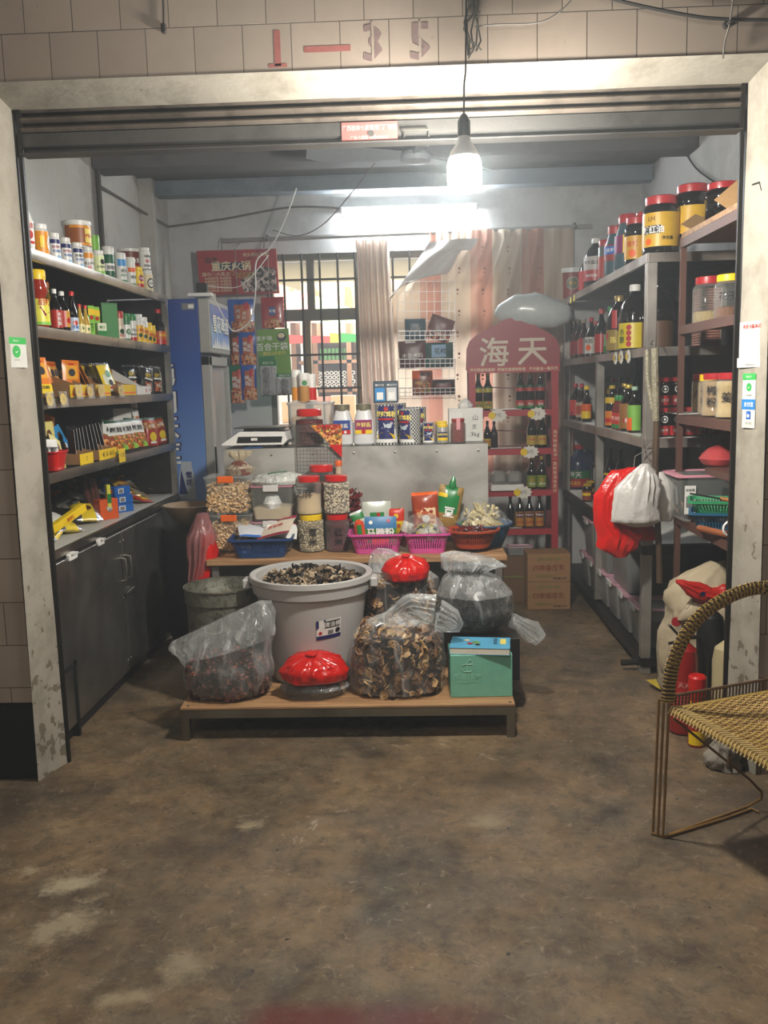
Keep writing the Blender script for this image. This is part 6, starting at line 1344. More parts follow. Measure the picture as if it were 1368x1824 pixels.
sweep('bag_film', [((0, 0, 0), .13, .08), ((0, 0, .015), .145, .09), ((.01, 0, .045), .12, .075), ((.02, 0, .06), .06, .04)], film('milky_bag_film', '#dfe3dd', .5, .12, 1, 22), t, amp=.2, seed=12, freq=4)
f = MB(); f.tube([(-.05, -.03, .058), (.0, -.035, .064), (.05, -.02, .066)], .006, GRN, 6, flat=.4); f.build('green_strip', t)
# baskets
def basket(name, label, cat, loc, rz, w0, d0, w1, d1, h, m_, slots=True, rnd=None, group=None):
    t = thing(name, label, cat, loc, rz, group); r = .03
    def rr(w_, d, z, q=0):
        if rnd: return [(w_/2*math.cos(2*PI*i/36), d/2*math.sin(2*PI*i/36), z) for i in range(36)]
        return rrect(w_, d, min(r, w_*.3), z, 8)
    f = MB(); lv = [0, .02, .22, .25, .72, .75, 1]; zs = [h*a for a in lv]
    def W(a): return w0+(w1-w0)*a, d0+(d1-d0)*a
    f.rings([rr(*W(0), 0), rr(*W(.25), h*.25)], m_, cap0=True); f.rings([rr(*W(.75), h*.75), rr(*W(1), h), rr(w1+.022, d1+.022, h), rr(w1+.022, d1+.022, h-.010), rr(*W(.98), h-.012)], m_)
    A_, B_ = rr(*W(.25), h*.25), rr(*W(.75), h*.75); n = len(A_)
    for i in range(n):      # slats between the openings
        a0, a1 = Vector(A_[i]), Vector(A_[(i+1) % n]); b0, b1 = Vector(B_[i]), Vector(B_[(i+1) % n]); k = max(1, round((a1-a0).length/.011)) 
        for j in range(k):
            s0, s1 = (j+.0)/k, (j+.55)/k; f.add([a0.lerp(a1, s0), a0.lerp(a1, s1), b0.lerp(b1, s1), b0.lerp(b1, s0)], [(0, 1, 2, 3)], m_)
    f.rings([rr(*W(.49), h*.49), rr(*W(.53), h*.53)], m_)
    f.build('basket_body', t, smooth=40); return t
basket('blue_basket', 'dark blue slotted basket of paper packets on the bench front left', 'basket', BT(467, .105), .05, .24, .15, .31, .20, .10, mat('#1d3f74', .4))
flour = [('t', '面包糠', .03, 0, .45, REDP, .02), ('q', -1, .78, 1, .9, mat('#a31c4a', .4)), ('q', -.3, .9, .1, 1, GRN)]
packet('flour_packet', 'white flour packet with blue foot lying left in the blue basket', 'packet', BT(452, .09, .10), (A(-72), .1, .3), .15, .15, .02, mat('#c9ccd4', .5), [(0, 0, 1, .12, BLUE)], [('t', '淀粉', .02, .3, .8, REDP)])
packet('flour_packet', 'cream flour packet with dark red band on top in the blue basket', 'packet', BT(484, .07, .105), (A(-68), -.25, -.25), .19, .18, .02, mat('#d2c6b4', .5), [(0, .86, 1, 1, mat('#8c1c34', .4)), (0, 0, 1, .06, mat('#8c1c34', .4))], flour)
packet('flour_packet', 'white flour packet tilted under the cream one in the blue basket', 'packet', BT(500, .12, .09), (A(-60), .2, .15), .16, .14, .02, WHITE, [(0, .8, 1, 1, MAG)], [])
PKB = mat('#d0509a', .35)
basket('pink_basket', 'larger pink slotted basket of food packs on the bench', 'basket', BT(672, .17), 0, .22, .17, .275, .21, .105, PKB)
basket('pink_basket', 'smaller pink slotted basket beside the larger one', 'basket', BT(760, .15), 0, .18, .16, .225, .20, .105, PKB)
basket('orange_bowl', 'round orange slotted bowl of dried chili on the bench right end', 'bowl', BT(842, .14, .02), 0, .17, .17, .262, .24, .095, mat('#a8401f', .45), rnd=True)
f = MB(); q = BT(842, .14, .02)
scatter(f, [Vector((q.x+.115*math.sqrt(r_)*math.cos(a), q.y+.105*math.sqrt(r_)*math.sin(a), q.z+.065+.025*(1-r_)+RN.uniform(-.005, .01))) for r_, a in [(RN.random(), RN.uniform(0, 6.28)) for k in range(260)]], [u_stick(.035, .0035, k) for k in range(5)], [mat('#4a100c', .4), mat('#7a1c10', .4)])
f.lathe([(.06, .03), (.09, .05), (.1, .072), (.01, .09)], mat('#3a100c', .6), 16, c=q); o = f.build('dried_chilies'); tag(o, 'dried red chilies filling the round orange bowl', 'chili', kind='stuff')
def BP(name, label, px, d, dz, rot, w_, h, base, zones, items, t_=.025): return packet(name, label, 'packet', BT(px, d, dz), rot, w_, h, t_, base, zones, items)
t = thing('sausage', 'thick orange sausage standing at the left in the larger pink basket', 'sausage', BT(645, .12, .02)); t.rotation_euler = (0, -.1, 0)
f = MB(); f.lathe([(.008, 0), (.024, .012), (.027, .04), (.027, .125), (.022, .145), (.008, .155)], mat('#d2481c', .3, coat=.4), 16); f.build('sausage_body', t); f = MB(); f.quad(-.012, .0, .012, .11, GRN, cylf(.0275, .02), nu=4, w=.001); f.build('label', t)
BP('fish_ball_pack', 'green and blue pack with white lettering at the front of the larger pink basket', 678, .13, .035, (-.1, .0, 0), .165, .150, mat('#3c7a2c', .3, coat=.4), [(0, .6, 1, 1, mat('#3a78a8', .4)), (.2, .0, .8, .22, ORANGE)], [('t', '马蹄粉', .048, 0, .45, WHITE, .03), ('d', -.6, .8, .01, WHITE), ('d', .5, .85, .01, MAG)])
BP('food_pack', 'white clear pack with green and red print at the back of the larger pink basket', 672, .23, .08, (-.1, 0, .1), .15, .17, mat('#b9bfb4', .3, coat=.4), [(.3, .4, .7, .7, GRN)], [('d', .1, .6, .01, REDP), ('q', -.6, .2, .6, .3, ORANGE)])
BP('food_pack', 'white pack with green print leaning left in the larger pink basket', 650, .22, .07, (-.1, -.35, .2), .07, .14, mat('#c9ccc4', .3, coat=.4), [(0, .7, 1, .9, GRN)], [])
BP('yeast_pack', 'yellow and red pack standing at the back right of the larger pink basket', 706, .24, .08, (-.05, 0, 0), .085, .13, mat('#d8b51c', .4), [(0, .5, 1, 1, mat('#c8301c', .4))], [('t', '酵母', .024, 0, .3, REDP), ('d', 0, .7, .012, YEL)])
BP('dark_food_pack', 'dark red clear pack leaning at the right in the larger pink basket', 713, .14, .03, (-.1, .35, -.3), .06, .13, mat('#5a1a14', .3, coat=.5), [(0, .6, 1, 1, mat('#b9b5aa', .4))], [])
t = thing('clear_bag', 'crumpled clear bag with yellow and black bits in the smaller pink basket', 'bag', BT(760, .14, .07))
sweep('bag_contents', [((0, 0, 0), .08, .07), ((0, 0, .03), .085, .075), ((0, 0, .07), .05, .05)], cells('yellow_black_bits', ['#b9b49a', '#c9b51c', '#1a1a1c', '#a8a69c', '#8f8c80'], 55), t, amp=.2, seed=7)
sweep('bag_film', [((0, 0, -.01), .09, .08), ((0, 0, .04), .105, .09), ((-.01, 0, .09), .09, .07), ((-.02, 0, .12), .05, .03)], FILM, t, amp=.3, seed=8, freq=5)
def standbag(name, label, px, d, dz, rot, w_, h, base, zones, items, t_=.05): return packet(name, label, 'bag', BT(px, d, dz), rot, w_, h, t_, base, zones, items)
standbag('cracker_bag', 'orange and red printed bag standing behind the smaller pink basket', 760, .27, .09, (-.12, -.05, 0), .14, .20, mat('#9a3a1c', .3, coat=.5), [(.1, .15, .9, .6, cells('cracker_print', ['#b9501c', '#d9a070', '#8c2a14', '#e5c9a0'], 60)), (0, .9, 1, 1, ORANGE)], [('d', 0, .3, .02, WHITE)])
standbag('bean_bag', 'tall green topped bag of beans with twisted neck behind the bowls', 790, .30, .07, (-.05, .2, 0), .13, .25, mat('#9a7a3c', .4, bump=.6, bscale=60), [(0, .45, .9, .8, PG), (.3, .8, .7, 1, PG), (0, .75, .4, .85, YEL)], [('t', '豆', .06, .1, .45, WHITE, .03)])
sweep('twisted_neck', [((0, 0, 0), .008, .008), ((.003, 0, .03), .022, .018), ((0, 0, .06), .014, .012), ((0, 0, .085), .004, .004)], PG, D.objects['bean_bag'], amp=.2, freq=8); D.objects['twisted_neck'].location = (0, 0, .22)
standbag('green_bag', 'dark green printed bag lying right of the bean bag', 818, .30, .05, (-.9, .5, .3), .1, .14, DGRN, [(.2, .2, .8, .6, GRN)], [])
t = thing('chili_bundle', 'red and white wrapped sticks bundle hanging beside the bean jar', 'bundle', BT(633, .33, .06))
f = MB(); scatter(f, [Vector((RN.uniform(-.025, .025), RN.uniform(-.03, .03), RN.uniform(.0, .24))) for k in range(60)], [u_flake(.02, k) for k in range(4)], [mat('#8c2a24', .4), mat('#a8a09c', .3), mat('#6d1c1c', .4)]); f.build('wrapped_sweets', t)['kind'] = 'stuff'
t = thing('blue_basin', 'blue plastic basin at the right rear end of the bench', 'basin', BT(862, .30)); f = MB(); f.lathe([(.10, 0), (.145, .11), (.152, .112), (.152, .12), (.14, .118), (.1, .01)], mat('#2a5a82', .4), 32, cap1=True); f.build('basin_body', t)
t = thing('tofu_skin_bag', 'clear bag of pale yellow bean sticks piled in the blue basin', 'bag', BT(860, .30, .05))
f = MB(); scatter(f, [Vector((.09*math.sqrt(r_)*math.cos(a), .07*math.sqrt(r_)*math.sin(a), .065+.06*(1-r_))) for r_, a in [(RN.random(), RN.uniform(0, 6.28)) for k in range(50)]], [u_stick(.11, .008, k) for k in range(4)], [mat('#cdbb85', .5), mat('#d9cb9c', .5)]); f.lathe([(.09, .0), (.12, .05), (.06, .10), (.01, .11)], mat('#b9a878', .6), 16); f.build('bean_sticks', t)
sweep('bag_film', [((0, 0, .02), .12, .11), ((0, 0, .07), .145, .12), ((-.01, 0, .13), .10, .08), ((-.02, 0, .17), .05, .04, (0, 0, 1), .3), ((-.03, 0, .20), .02, .02)], FILM, t, amp=.2, seed=21, freq=4)
# ---------------------------------------------------------------- low platform and everything on it
PX0, PX1, PY0, PY1, PZ = -1.03, .40, 3.63, 4.375, .15
pf = thing('low_platform', 'low steel framed platform with a plywood top in the middle of the shop', 'platform', ((PX0+PX1)/2, (PY0+PY1)/2, 0)); hx, hy = (PX1-PX0)/2, (PY1-PY0)/2
f = MB(); f.box((0, 0, PZ-.006), (2*hx, 2*hy, .012), PLY, b=.002); f.build('platform_top', pf, smooth=0)
PFM = steel('platform_steel', '#8f8a7c', .35)
f = MB()
for s_ in (-1, 1): f.box((0, s_*(hy-.018), PZ-.031), (2*hx, .034, .036), PFM); f.box((s_*(hx-.018), 0, PZ-.031), (.034, 2*hy, .036), PFM)
f.build('frame', pf, smooth=0)
for x in (-1, 1):
    for y in (-1, 1): f = MB(); f.box((x*(hx-.019), y*(hy-.019), (PZ-.03)/2), (.034, .034, PZ-.03), PFM); f.build('leg', pf, smooth=0)
for x, y in ((-.0, -.01), (hx-.02, -hy+.02), (-hx+.03, -hy+.02)): f = MB(); f.lathe([(.006, 0), (.005, .003), (.001, .004)], TIN, 8, c=(x, y, PZ)); f.build('screw', pf)
# bucket
bkp = ony(554, 1018, 4.07); bz = bkp.z-PZ; R_ = (ony(664, 1015, 4.07).x-ony(446, 1015, 4.07).x)/2
bt = thing('plastic_bucket', 'big pale grey plastic bucket of black fungus on the low platform', 'bucket', (bkp.x, 4.07, PZ+.001))
BUM = mat('#b7b6b4', .38, var=.06, scale=4); 
f = MB(); f.lathe([(R_*.66, 0), (R_*.70, .012), (R_*.90, bz-.085), (R_*.95, bz-.08), (R_*.975, bz-.03), (R_, bz-.028), (R_*1.0, bz-.004), (R_*.985, bz), (R_*.90, bz-.006), (R_*.89, bz-.03), (R_*.66, .03)], BUM, 64); f.build('bucket_body', bt, smooth=30)
for s_ in (-1, 1): f = MB(); f.box((s_*(R_*.99+.012), -.03, bz-.042), (.035, .085, .045), BUM, b=.006); f.build('handle_lug', bt, smooth=30)
f = MB(); cR = R_*.835; z0 = bz*.56; fr0 = planef((0, 0, 0), (1, 0, 0), (0, 0, 1), (0, -1, 0))
def lf(u, v, w=0):
    zz = z0+v; rr_ = R_*(.70+.20*(zz-.012)/(bz-.097))+.0015+w; a = u/cR+.42; return Vector((rr_*math.sin(a), -rr_*math.cos(a), zz+u*.08))
f.quad(-.058, -.045, .058, .045, WHITE, lf, nu=8); f.quad(-.058, -.045, .058, -.028, NAVY, lf, nu=8, w=.0005); f.add([lf(-.058, .045, .0008), lf(-.058, .0, .0008), lf(-.012, .045, .0008)], [(0, 1, 2)], NAVY)
f.quad(-.02, .005, .052, .038, INK, lf, nu=6, w=.0008); f.text('清洁桶', .026, .016, .021, WHITE, lf, .0014, .015); f.disc(.042, -.012, .012, INK, lf, .0012); f.quad(-.005, -.024, .02, -.006, GREY, lf, w=.001); f.disc(-.04, -.015, .008, REDP, lf, .001)
f.build('label', bt, smooth=0)
f = MB(); pts = []
for k in range(340):
    r_ = math.sqrt(RN.random()); a = RN.uniform(0, 6.28); pts.append(Vector((bkp.x+R_*.80*r_*math.cos(a), 4.07+R_*.80*r_*math.sin(a), PZ+bz-.055+.045*(1-r_**2)+RN.uniform(-.01, .015)+.02*noise.noise(Vector((r_*3*math.cos(a), r_*3*math.sin(a), 2))))))
scatter(f, pts, [u_flake(.026, k) for k in range(8)], [mat('#97846a', .7), mat('#b39f83', .7), mat('#171514', .6), mat('#171514', .6), mat('#6d5c48', .7)])
f.lathe([(R_*.8, -.09), (R_*.82, -.06), (R_*.5, -.03), (.01, -.02)], mat('#2a241e', .8), 32, c=(bkp.x, 4.07, PZ+bz)); tag(f.build('dried_fungus', smooth=30), 'dried black fungus pieces heaped in the big grey bucket', 'dried fungus', kind='stuff')
# tin pot
p = ony(396, 1045, 4.19); pr_ = (ony(464, 1045, 4.19).x-ony(331, 1045, 4.19).x)/2; ph = p.z-PZ+.01
tp = thing('tin_pot', 'dented galvanised tin drum left of the big grey bucket', 'pot', (p.x, 4.19, PZ+.001))
GALV = plaster('galvanised_metal', '#8a897c', '#34332c', None, 26, rough=.4); GALV.node_tree.nodes['Principled BSDF'].inputs['Metallic'].default_value = .6
f = MB(); f.lathe([(pr_*.92, 0), (pr_*.93, .01), (pr_*.95, ph-.085), (pr_*1.0, ph-.07), (pr_*1.0, ph-.01), (pr_*1.03, ph-.006), (pr_*1.03, ph), (pr_*.96, ph), (pr_*.95, ph-.04), (pr_*.90, ph-.06), (pr_*.88, .02)], GALV, 40, cap1=True); f.build('pot_body', tp, smooth=30)
f = MB(); 
f.tube([(-.05, -pr_*.96, ph*.62), (-.05, -pr_*.96-.02, ph*.55), (.0, -pr_*.96-.022, ph*.53), (.03, -pr_*.94-.02, ph*.55), (.03, -pr_*.95, ph*.62)], .005, TIN, 6); f.build('handle', tp)
# mushrooms bags
MUM = [mat('#7d5836', .5), mat('#9c7650', .5), mat('#5c3e28', .5), mat('#d0ac78', .5), mat('#4a3222', .5), mat('#8c6644', .5), mat('#c29a68', .5)]
def bodypts(c, a, b_, h, n, sq=4):
    out = []
    for k in range(n):
        th = RN.uniform(0, 2*PI); rr = 1/((abs(math.cos(th))**sq+abs(math.sin(th))**sq)**(1/sq)); z = RN.uniform(0, 1); q = 1 if z < .8 else 1-(z-.8)*.8
        if RN.random() < .2: s_ = math.sqrt(RN.random()); z = 1; q = .84*s_
        out.append(Vector(c)+Vector((a*rr*q*math.cos(th), b_*rr*q*math.sin(th), z*h)))
    return out
def core(f, c, a, b_, h, m_, sq=4): f.lathe([(a*.8, .0), (a*.93, .02), (a*.93, h*.8), (a*.7, h*.96)], m_, 24, T=Matrix.Translation(c) @ Matrix.Diagonal((1, b_/a, 1, 1)), sq=sq)
def PT(px, Y, z=PZ): p = solve(px, 'x', (0, Y, z+.05)); p.z = z+.001; return p
c = PT(710, 3.83); t = thing('mushroom_bag', 'knotted clear bag full of sliced dried mushrooms at the platform front', 'bag', c)
f = MB(); core(f, (0, 0, .005), .165, .115, .29, mat('#2c1c12', .8)); scatter(f, bodypts((0, 0, .018), .170, .12, .28, 620), [u_slice(.022, k) for k in range(7)], MUM, .7, 1.3); f.build('dried_mushrooms', t, smooth=30)['kind'] = 'stuff'
sweep('bag_film', [((0, 0, .004), .15, .10), ((0, 0, .02), .205, .155), ((0, 0, .15), .212, .16), ((0, 0, .27), .205, .155), ((.01, 0, .315), .15, .12, (0, 0, 1), .12), ((.02, 0, .345), .07, .06, (0, 0, 1), .35), ((.035, 0, .365), .045, .04, (.3, 0, .9), .4), ((.08, -.01, .378), .06, .05, (.8, 0, .4), .3), ((.16, -.02, .355), .07, .05, (1, 0, -.2), .3), ((.24, -.03, .315), .05, .035, (.9, 0, -.5), .4), ((.28, -.03, .285), .02, .015, (.9, 0, -.5), .3)], FILM, t, n=90, amp=.08, seed=31, freq=3, m2=MILK, split=4)
c = PT(716, 4.20); t = thing('mushroom_bag', 'clear bag of dried mushrooms behind, under the crumpled red bag', 'bag', c); ht = ony(712, 1036, 4.12).z-PZ
f = MB(); core(f, (0, 0, .005), .15, .11, ht, mat('#2c1c12', .8)); scatter(f, bodypts((0, 0, .02), .155, .115, ht-.02, 520), [u_slice(.021, k) for k in range(7)], MUM, .7, 1.3); f.build('dried_mushrooms', t, smooth=30)['kind'] = 'stuff'
sweep('bag_film', [((0, 0, .004), .14, .10), ((0, 0, .02), .19, .14), ((0, 0, ht*.6), .19, .145), ((0, 0, ht), .17, .13, (0, 0, 1), .08), ((-.06, .03, ht+.06), .10, .07, (-.3, 0, 1), .2), ((-.10, .04, ht+.11), .05, .04, (-.5, 0, 1), .3), ((-.12, .04, ht+.13), .02, .02, (-.5, 0, 1), .3)], FILM, t, n=70, amp=.08, seed=33, m2=MILK, split=3)
def redbag(name, label, c, a, b_, h, seed):
    t = thing(name, label, 'bag', c)
    sweep('bag_skin', [((0, 0, 0), a*.6, b_*.6), ((0, 0, h*.12), a*.92, b_*.95), ((0, 0, h*.4), a, b_, (0, 0, 1), .08), ((.0, -b_*.1, h*.72), a*.80, b_*.8, (0, -.15, 1), .16), ((-.0, -b_*.25, h*.92), a*.35, b_*.35, (0, -.3, 1), .25), ((0, -b_*.3, h*.94), a*.13, b_*.13, (0, -.3, 1), .3), ((0, -b_*.36, h*1.02), a*.17, b_*.15, (0, -.4, 1), .5)], REDF, t, n=110, amp=.12, seed=seed, freq=4)
    return t
redbag('red_bag', 'crumpled red plastic bag resting on the rear mushroom bag', (c.x+.03, 4.13, PZ+ht+.002), .115, .10, ony(725, 994, 4.1).z-PZ-ht+.01, 41)
c = PT(557, 3.78); t = thing('clear_bag', 'flat dark clear bag lying under the red knotted bag', 'bag', c)
sweep('bag_contents', [((0, 0, .005), .12, .08), ((0, 0, .035), .125, .085), ((0, 0, .07), .08, .05)], mat('#3a342e', .6, bump=1, bscale=40), t, amp=.12, seed=2)
sweep('bag_film', [((0, 0, .003), .13, .09), ((0, 0, .04), .155, .11), ((.0, 0, .085), .10, .08), ((.0, 0, .09), .02, .02)], FILM2, t, amp=.14, seed=3, freq=5)
redbag('red_bag', 'red knotted plastic bag at the front middle of the platform', (c.x+.005, 3.78, PZ+.062), .150, .12, .135, 43)
c = PT(406, 3.80); t = thing('dried_date_bag', 'open clear bag of dark red dried fruit at the left front of the platform', 'bag', c)
DR = [mat('#54281f', .5), mat('#7a3c2e', .5), mat('#8f5040', .5), mat('#3a1a14', .5)]
f = MB(); f.lathe([(.14, 0), (.17, .03), (.17, .10), (.11, .17), (.02, .2)], mat('#2a1512', .8), 24, T=Matrix.Diagonal((1, .72, 1, 1)))
scatter(f, bodypts((0, 0, .015), .17, .125, .15, 460, 2.4)+[Vector((RN.uniform(-.11, .11), RN.uniform(-.07, .07), .17+RN.uniform(-.01, .02))) for k in range(80)], [u_flake(.016, k) for k in range(5)]+[u_stick(.03, .004, 3)], DR); f.build('dried_fruit', t)['kind'] = 'stuff'
sweep('bag_film', [((0, 0, .003), .15, .10), ((0, 0, .03), .19, .14), ((.01, 0, .13), .20, .145), ((-.01, 0, .21), .22, .12, (-.25, 0, 1), .06), ((-.02, .01, .27), .245, .08, (-.40, 0, 1), .1), ((-.03, .02, .31), .245, .045, (-.45, 0, 1), .15), ((-.04, .02, .33), .21, .02, (-.45, 0, 1), .15)], FILM2, t, n=90, amp=.10, seed=51, freq=3, m2=MILK, split=3)
# black wrapped box, black fungus bag
c = PT(862, 4.10); t = carton('black_case', 'black wrapped case under the black tea bag behind the green box', 'case', c, 0, .30, .34, .195, mat('#161514', .35, bump=.4, bscale=12))
c2 = Vector((PT(846, 4.08).x, 4.08, PZ+.196)); t = thing('tea_leaf_bag', 'large tied clear bag of blackish dried leaves on the black case', 'bag', c2)
TL = [mat('#1c1916', .7), mat('#2f2a24', .7), mat('#453c32', .7), mat('#141210', .7)]
f = MB(); f.lathe([(.09, 0), (.15, .04), (.165, .12), (.14, .20), (.05, .245)], mat('#171411', .9), 24, T=Matrix.Diagonal((1, .85, 1, 1)))
pts = []
for k in range(900): th, ph_ = RN.uniform(0, 6.28), RN.uniform(-1.3, 1.35); pts.append(Vector((.167*math.cos(ph_)*math.cos(th), .145*math.cos(ph_)*math.sin(th), .125+.12*math.sin(ph_))))
scatter(f, pts, [u_stick(.03, .0022, k) for k in range(5)]+[u_flake(.010, 2)], TL); f.build('dried_leaves', t)['kind'] = 'stuff'
sweep('bag_film', [((0, 0, -.004), .08, .07), ((0, 0, .02), .14, .12), ((0, 0, .10), .185, .16), ((0, 0, .18), .175, .15), ((-.01, 0, .25), .13, .11, (0, 0, 1), .12), ((-.03, 0, .28), .08, .07, (0, 0, 1), .25), ((-.02, .0, .30), .12, .09, (0, 0, 1), .25), ((-.0, .0, .335), .15, .09, (.2, 0, 1), .2), ((.0, .0, .36), .09, .05, (.2, 0, 1), .2)], FILM, t, n=90, amp=.09, seed=61, m2=MILK, split=3)
sweep('twisted_tail', [((.15, -.02, .06), .04, .03, (1, 0, -.2)), ((.20, -.03, .04), .03, .025, (1, 0, -.4), .3), ((.26, -.04, .0), .05, .03, (.9, 0, -.6), .3), ((.30, -.05, -.04), .03, .02, (.8, 0, -.8), .3)], MILK, t, n=40, amp=.15, seed=63)
# green carton and book
gb = mat('#74b8a0', .55)
p0, p1 = onz(802, 1243, PZ), onz(912, 1240, PZ); w_ = p1.x-p0.x; gh = .187
cx = (p0.x+p1.x)/2
t = carton('green_carton', 'green cardboard carton with a heart logo at the right front of the platform', 'box', (cx, p0.y+.10, PZ+.001), .02, w_, .19, gh, gb, [('t', '阿里健康', .030, -.45, .50, mat('#8fd0b4', .5), .012), ('t', '让健康触手可得', .014, -.45, .38, mat('#8fd0b4', .5), 0)])
HM = mat('#a5d8c2', .5); f = MB(); hxp = -.055; hz_ = gh*.72
for r_ in (1,):
    pts = [(-.032, -.008), (-.032, .004), (-.024, .014), (-.010, .016), (-.006, .030), (.006, .040), (.014, .038), (.018, .028), (.018, -.018), (.008, -.026), (-.02, -.026), (-.032, -.012)]
    f.tube([(hxp+a*.9, -.096, hz_+b_*.8) for a, b_ in pts], .0013, HM, 5, closed=True)
f.tube([(hxp-.006, -.096, hz_-.02), (hxp-.006, -.096, hz_+.012), (hxp+.015, -.096, hz_+.012)], .0012, HM, 5); f.build('heart_logo', t)
bkm = mat('#dcd6c6', .7); cv = mat('#5aa7cc', .4)
t = thing('book', 'paperback book with a light blue cover lying on the green carton', 'book', (cx+.005, p0.y+.085, PZ+gh+.003)); t.rotation_euler = (.0, .0, -.12)
f = MB(); f.box((0, 0, .014), (.255, .165, .026), bkm); f.build('pages', t, smooth=0)
f = MB(); f.box((0, 0, .0285), (.258, .168, .002), cv); f.box((0, 0, .0005), (.258, .168, .002), cv); f.box((-.129, 0, .0145), (.002, .168, .028), cv); fr = planef((0, 0, .0297), (1, 0, 0), (0, 1, 0), (0, 0, 1))
f.text('全民教育', .022, .065, .02, NAVY, fr, .001, .01, 1, True); f.quad(.085, -.02, .11, .06, LYEL, fr, w=.0006); f.disc(-.02, .0, .016, mat('#6d9a4c', .5), fr, .001, ry=.02); f.disc(-.045, -.02, .013, REDP, fr, .0012); f.disc(-.01, -.035, .012, INK, fr, .0012); f.disc(-.06, .03, .012, CREAM, fr, .001); f.build('cover', t, smooth=0)
# pink bag hanging at the left end of the bench
t = thing('hanging_bag', 'pinkish and red plastic bags hanging at the left end of the bench', 'bag', (-1.10, 4.5, 0)); q = ony(368, 915, 4.5)
PKF = film('pink_bag_film', '#c98a8a', .30, .25, 1, 14)
sweep('pale_bag', [((0, 0, q.z), .03, .05), ((-.01, 0, q.z-.12), .07, .09, (0, 0, 1), .3), ((-.02, 0, q.z-.25), .06, .10, (0, 0, 1), .3), ((-.05, 0, q.z-.36), .04, .07, (0, 0, 1), .3), ((-.07, 0, q.z-.42), .01, .03)], PKF, t, amp=.2, seed=71)
sweep('red_bag_skin', [((.02, 0, q.z-.10), .03, .05), ((.02, 0, q.z-.22), .05, .07, (0, 0, 1), .25), ((-.01, 0, q.z-.34), .05, .08, (0, 0, 1), .25), ((-.03, 0, q.z-.47), .03, .05)], REDF, t, amp=.2, seed=72)
# brown bowl on a black barrel behind
q = ony(335, 905, 5.15); t = thing('black_barrel', 'tall black barrel in the dark gap between cabinet and bench', 'barrel', (q.x, 5.2, 0))
f = MB(); f.lathe([(.13, 0), (.16, .05), (.17, q.z-.12), (.15, q.z-.11)], mat('#0e0e0f', .5), 24); f.build('barrel_body', t)
t = thing('brown_basin', 'pale brown funnel shaped basin on the black barrel', 'basin', (q.x, 5.2, q.z-.11)); f = MB(); f.lathe([(.05, 0), (.085, .02), (.155, .11), (.165, .125), (.155, .128), (.08, .03)], mat('#8c7458', .6), 28, cap1=True); f.build('basin_body', t)
# ---------------------------------------------------------------- right steel rack
RX, RB_, RY0, RY1 = 1.13, 1.70, 4.43, 6.86
RS = [.085, .665, 1.20, 1.645, 2.088]
rr_ = thing('steel_rack', 'long stainless steel rack with five levels along the right wall', 'rack', ((RX+RB_)/2, (RY0+RY1)/2, 0)); ox, oy = rr_.location.x, rr_.location.y; W_, L_ = RB_-RX, RY1-RY0
RLIP = steel('rack_lip_steel', '#b0aba4', .3); RLIP.node_tree.nodes['Principled BSDF'].inputs['Metallic'].default_value = .75; RDK = steel('rack_dark_steel', '#4f4b47', .4)
for k, z in enumerate(RS):
    f = MB(); f.box((0, 0, z-.006), (W_-.01, L_-.01, .010), RDK if k else RDK); f.box((-W_/2+.004, 0, z-.022), (.02, L_, .044), RLIP if k > 1 else RDK); f.box((0, -L_/2+.004, z-.022), (W_, .02, .044), RLIP if k > 1 else RDK)
    if k in (2, 1): f.box((-.05, 0, z+.0005), (W_*.75, L_-.1, .002), PAPER)
    f.build('shelf', rr_, smooth=0)
ym = solve(1062, 'y', (RX, 0, 1.3)).y-oy
for y, h0, h1 in ((-L_/2+.03, 0, 2.085), (L_/2-.02, 0, 2.085), (ym, .1, 1.62)):
    for x in (-W_/2+.022, W_/2-.02):
        f = MB(); f.box((x, y, (h0+h1)/2), (.05 if x < 0 else .03, .045 if y > -1.1 else .055, h1-h0), FRAME if x < 0 else RDK, b=.004); f.build('upright', rr_, smooth=0)
f = MB(); f.box((W_/2+.003, 0, 1.1), (.005, L_, 2.0), mat('#3a3a3b', .6)); f.build('back_panel', rr_, smooth=0)
f = MB(); f.box((0, -L_/2+.02, .25), (W_, .03, .04), RDK); f.build('end_rail', rr_, smooth=0)
f = MB(); f.tube([(-W_/2-.09, -L_/2+.06, .045), (-W_/2+.02, -L_/2+.06, .05)], .016, RDK, 10); f.build('foot_bar', rr_)
RZL = -1.05
def RP(px, d, si, dz=0): p = solve(px, 'y', (RX+d, 0, RS[si]+dz+.04)); p.z = RS[si]+dz+.003; return p
def J(name, label, px, si, kind, R, H, body, cap, lb, d=.07, rz=RZL, cat='bottle', dz=0, **k): return jar(name, label, cat, RP(px, d, si, dz), rz, kind, R, H, body, cap, lb, **k)
RC = mat('#a8242a', .35, coat=.3); GBL = mat('#3c5560', .3, coat=.3)
J('oil_tub', 'white lidded tub with red front at the far end of the rack top', 1018, 4, 'tub', .085, .235, mat('#8c2a24', .4), WHITE, lab(mat('#8c2a24', .4), .05, .8, 1.5, [('d', .2, .6, .05, mat('#9a9078', .4)), ('d', .2, .6, .04, mat('#5d5848', .4)), ('t', '牛油', .03, .2, .6, GOLD)]), rz=-.3, cat='tub')
J('soy_jug', 'large black jug with white cap and white red label on the right top shelf', 1061, 4, 'jug', .078, .31, SOY, WHITE, lab(mat('#b9b4b0', .4), .12, .62, 1.3, [('q', -1, 0, 1, .45, RC), ('t', '海天酱油', .028, 0, .75, INK), ('t', '金标生抽', .02, 0, .22, WHITE)]), rz=-.6)
J('soy_jug', 'black jug with red side label half hidden beside the large jug', 1046, 4, 'jug', .06, .26, SOY, WHITE, lab(RC, .1, .6, 1.3), d=.1, rz=-.6)
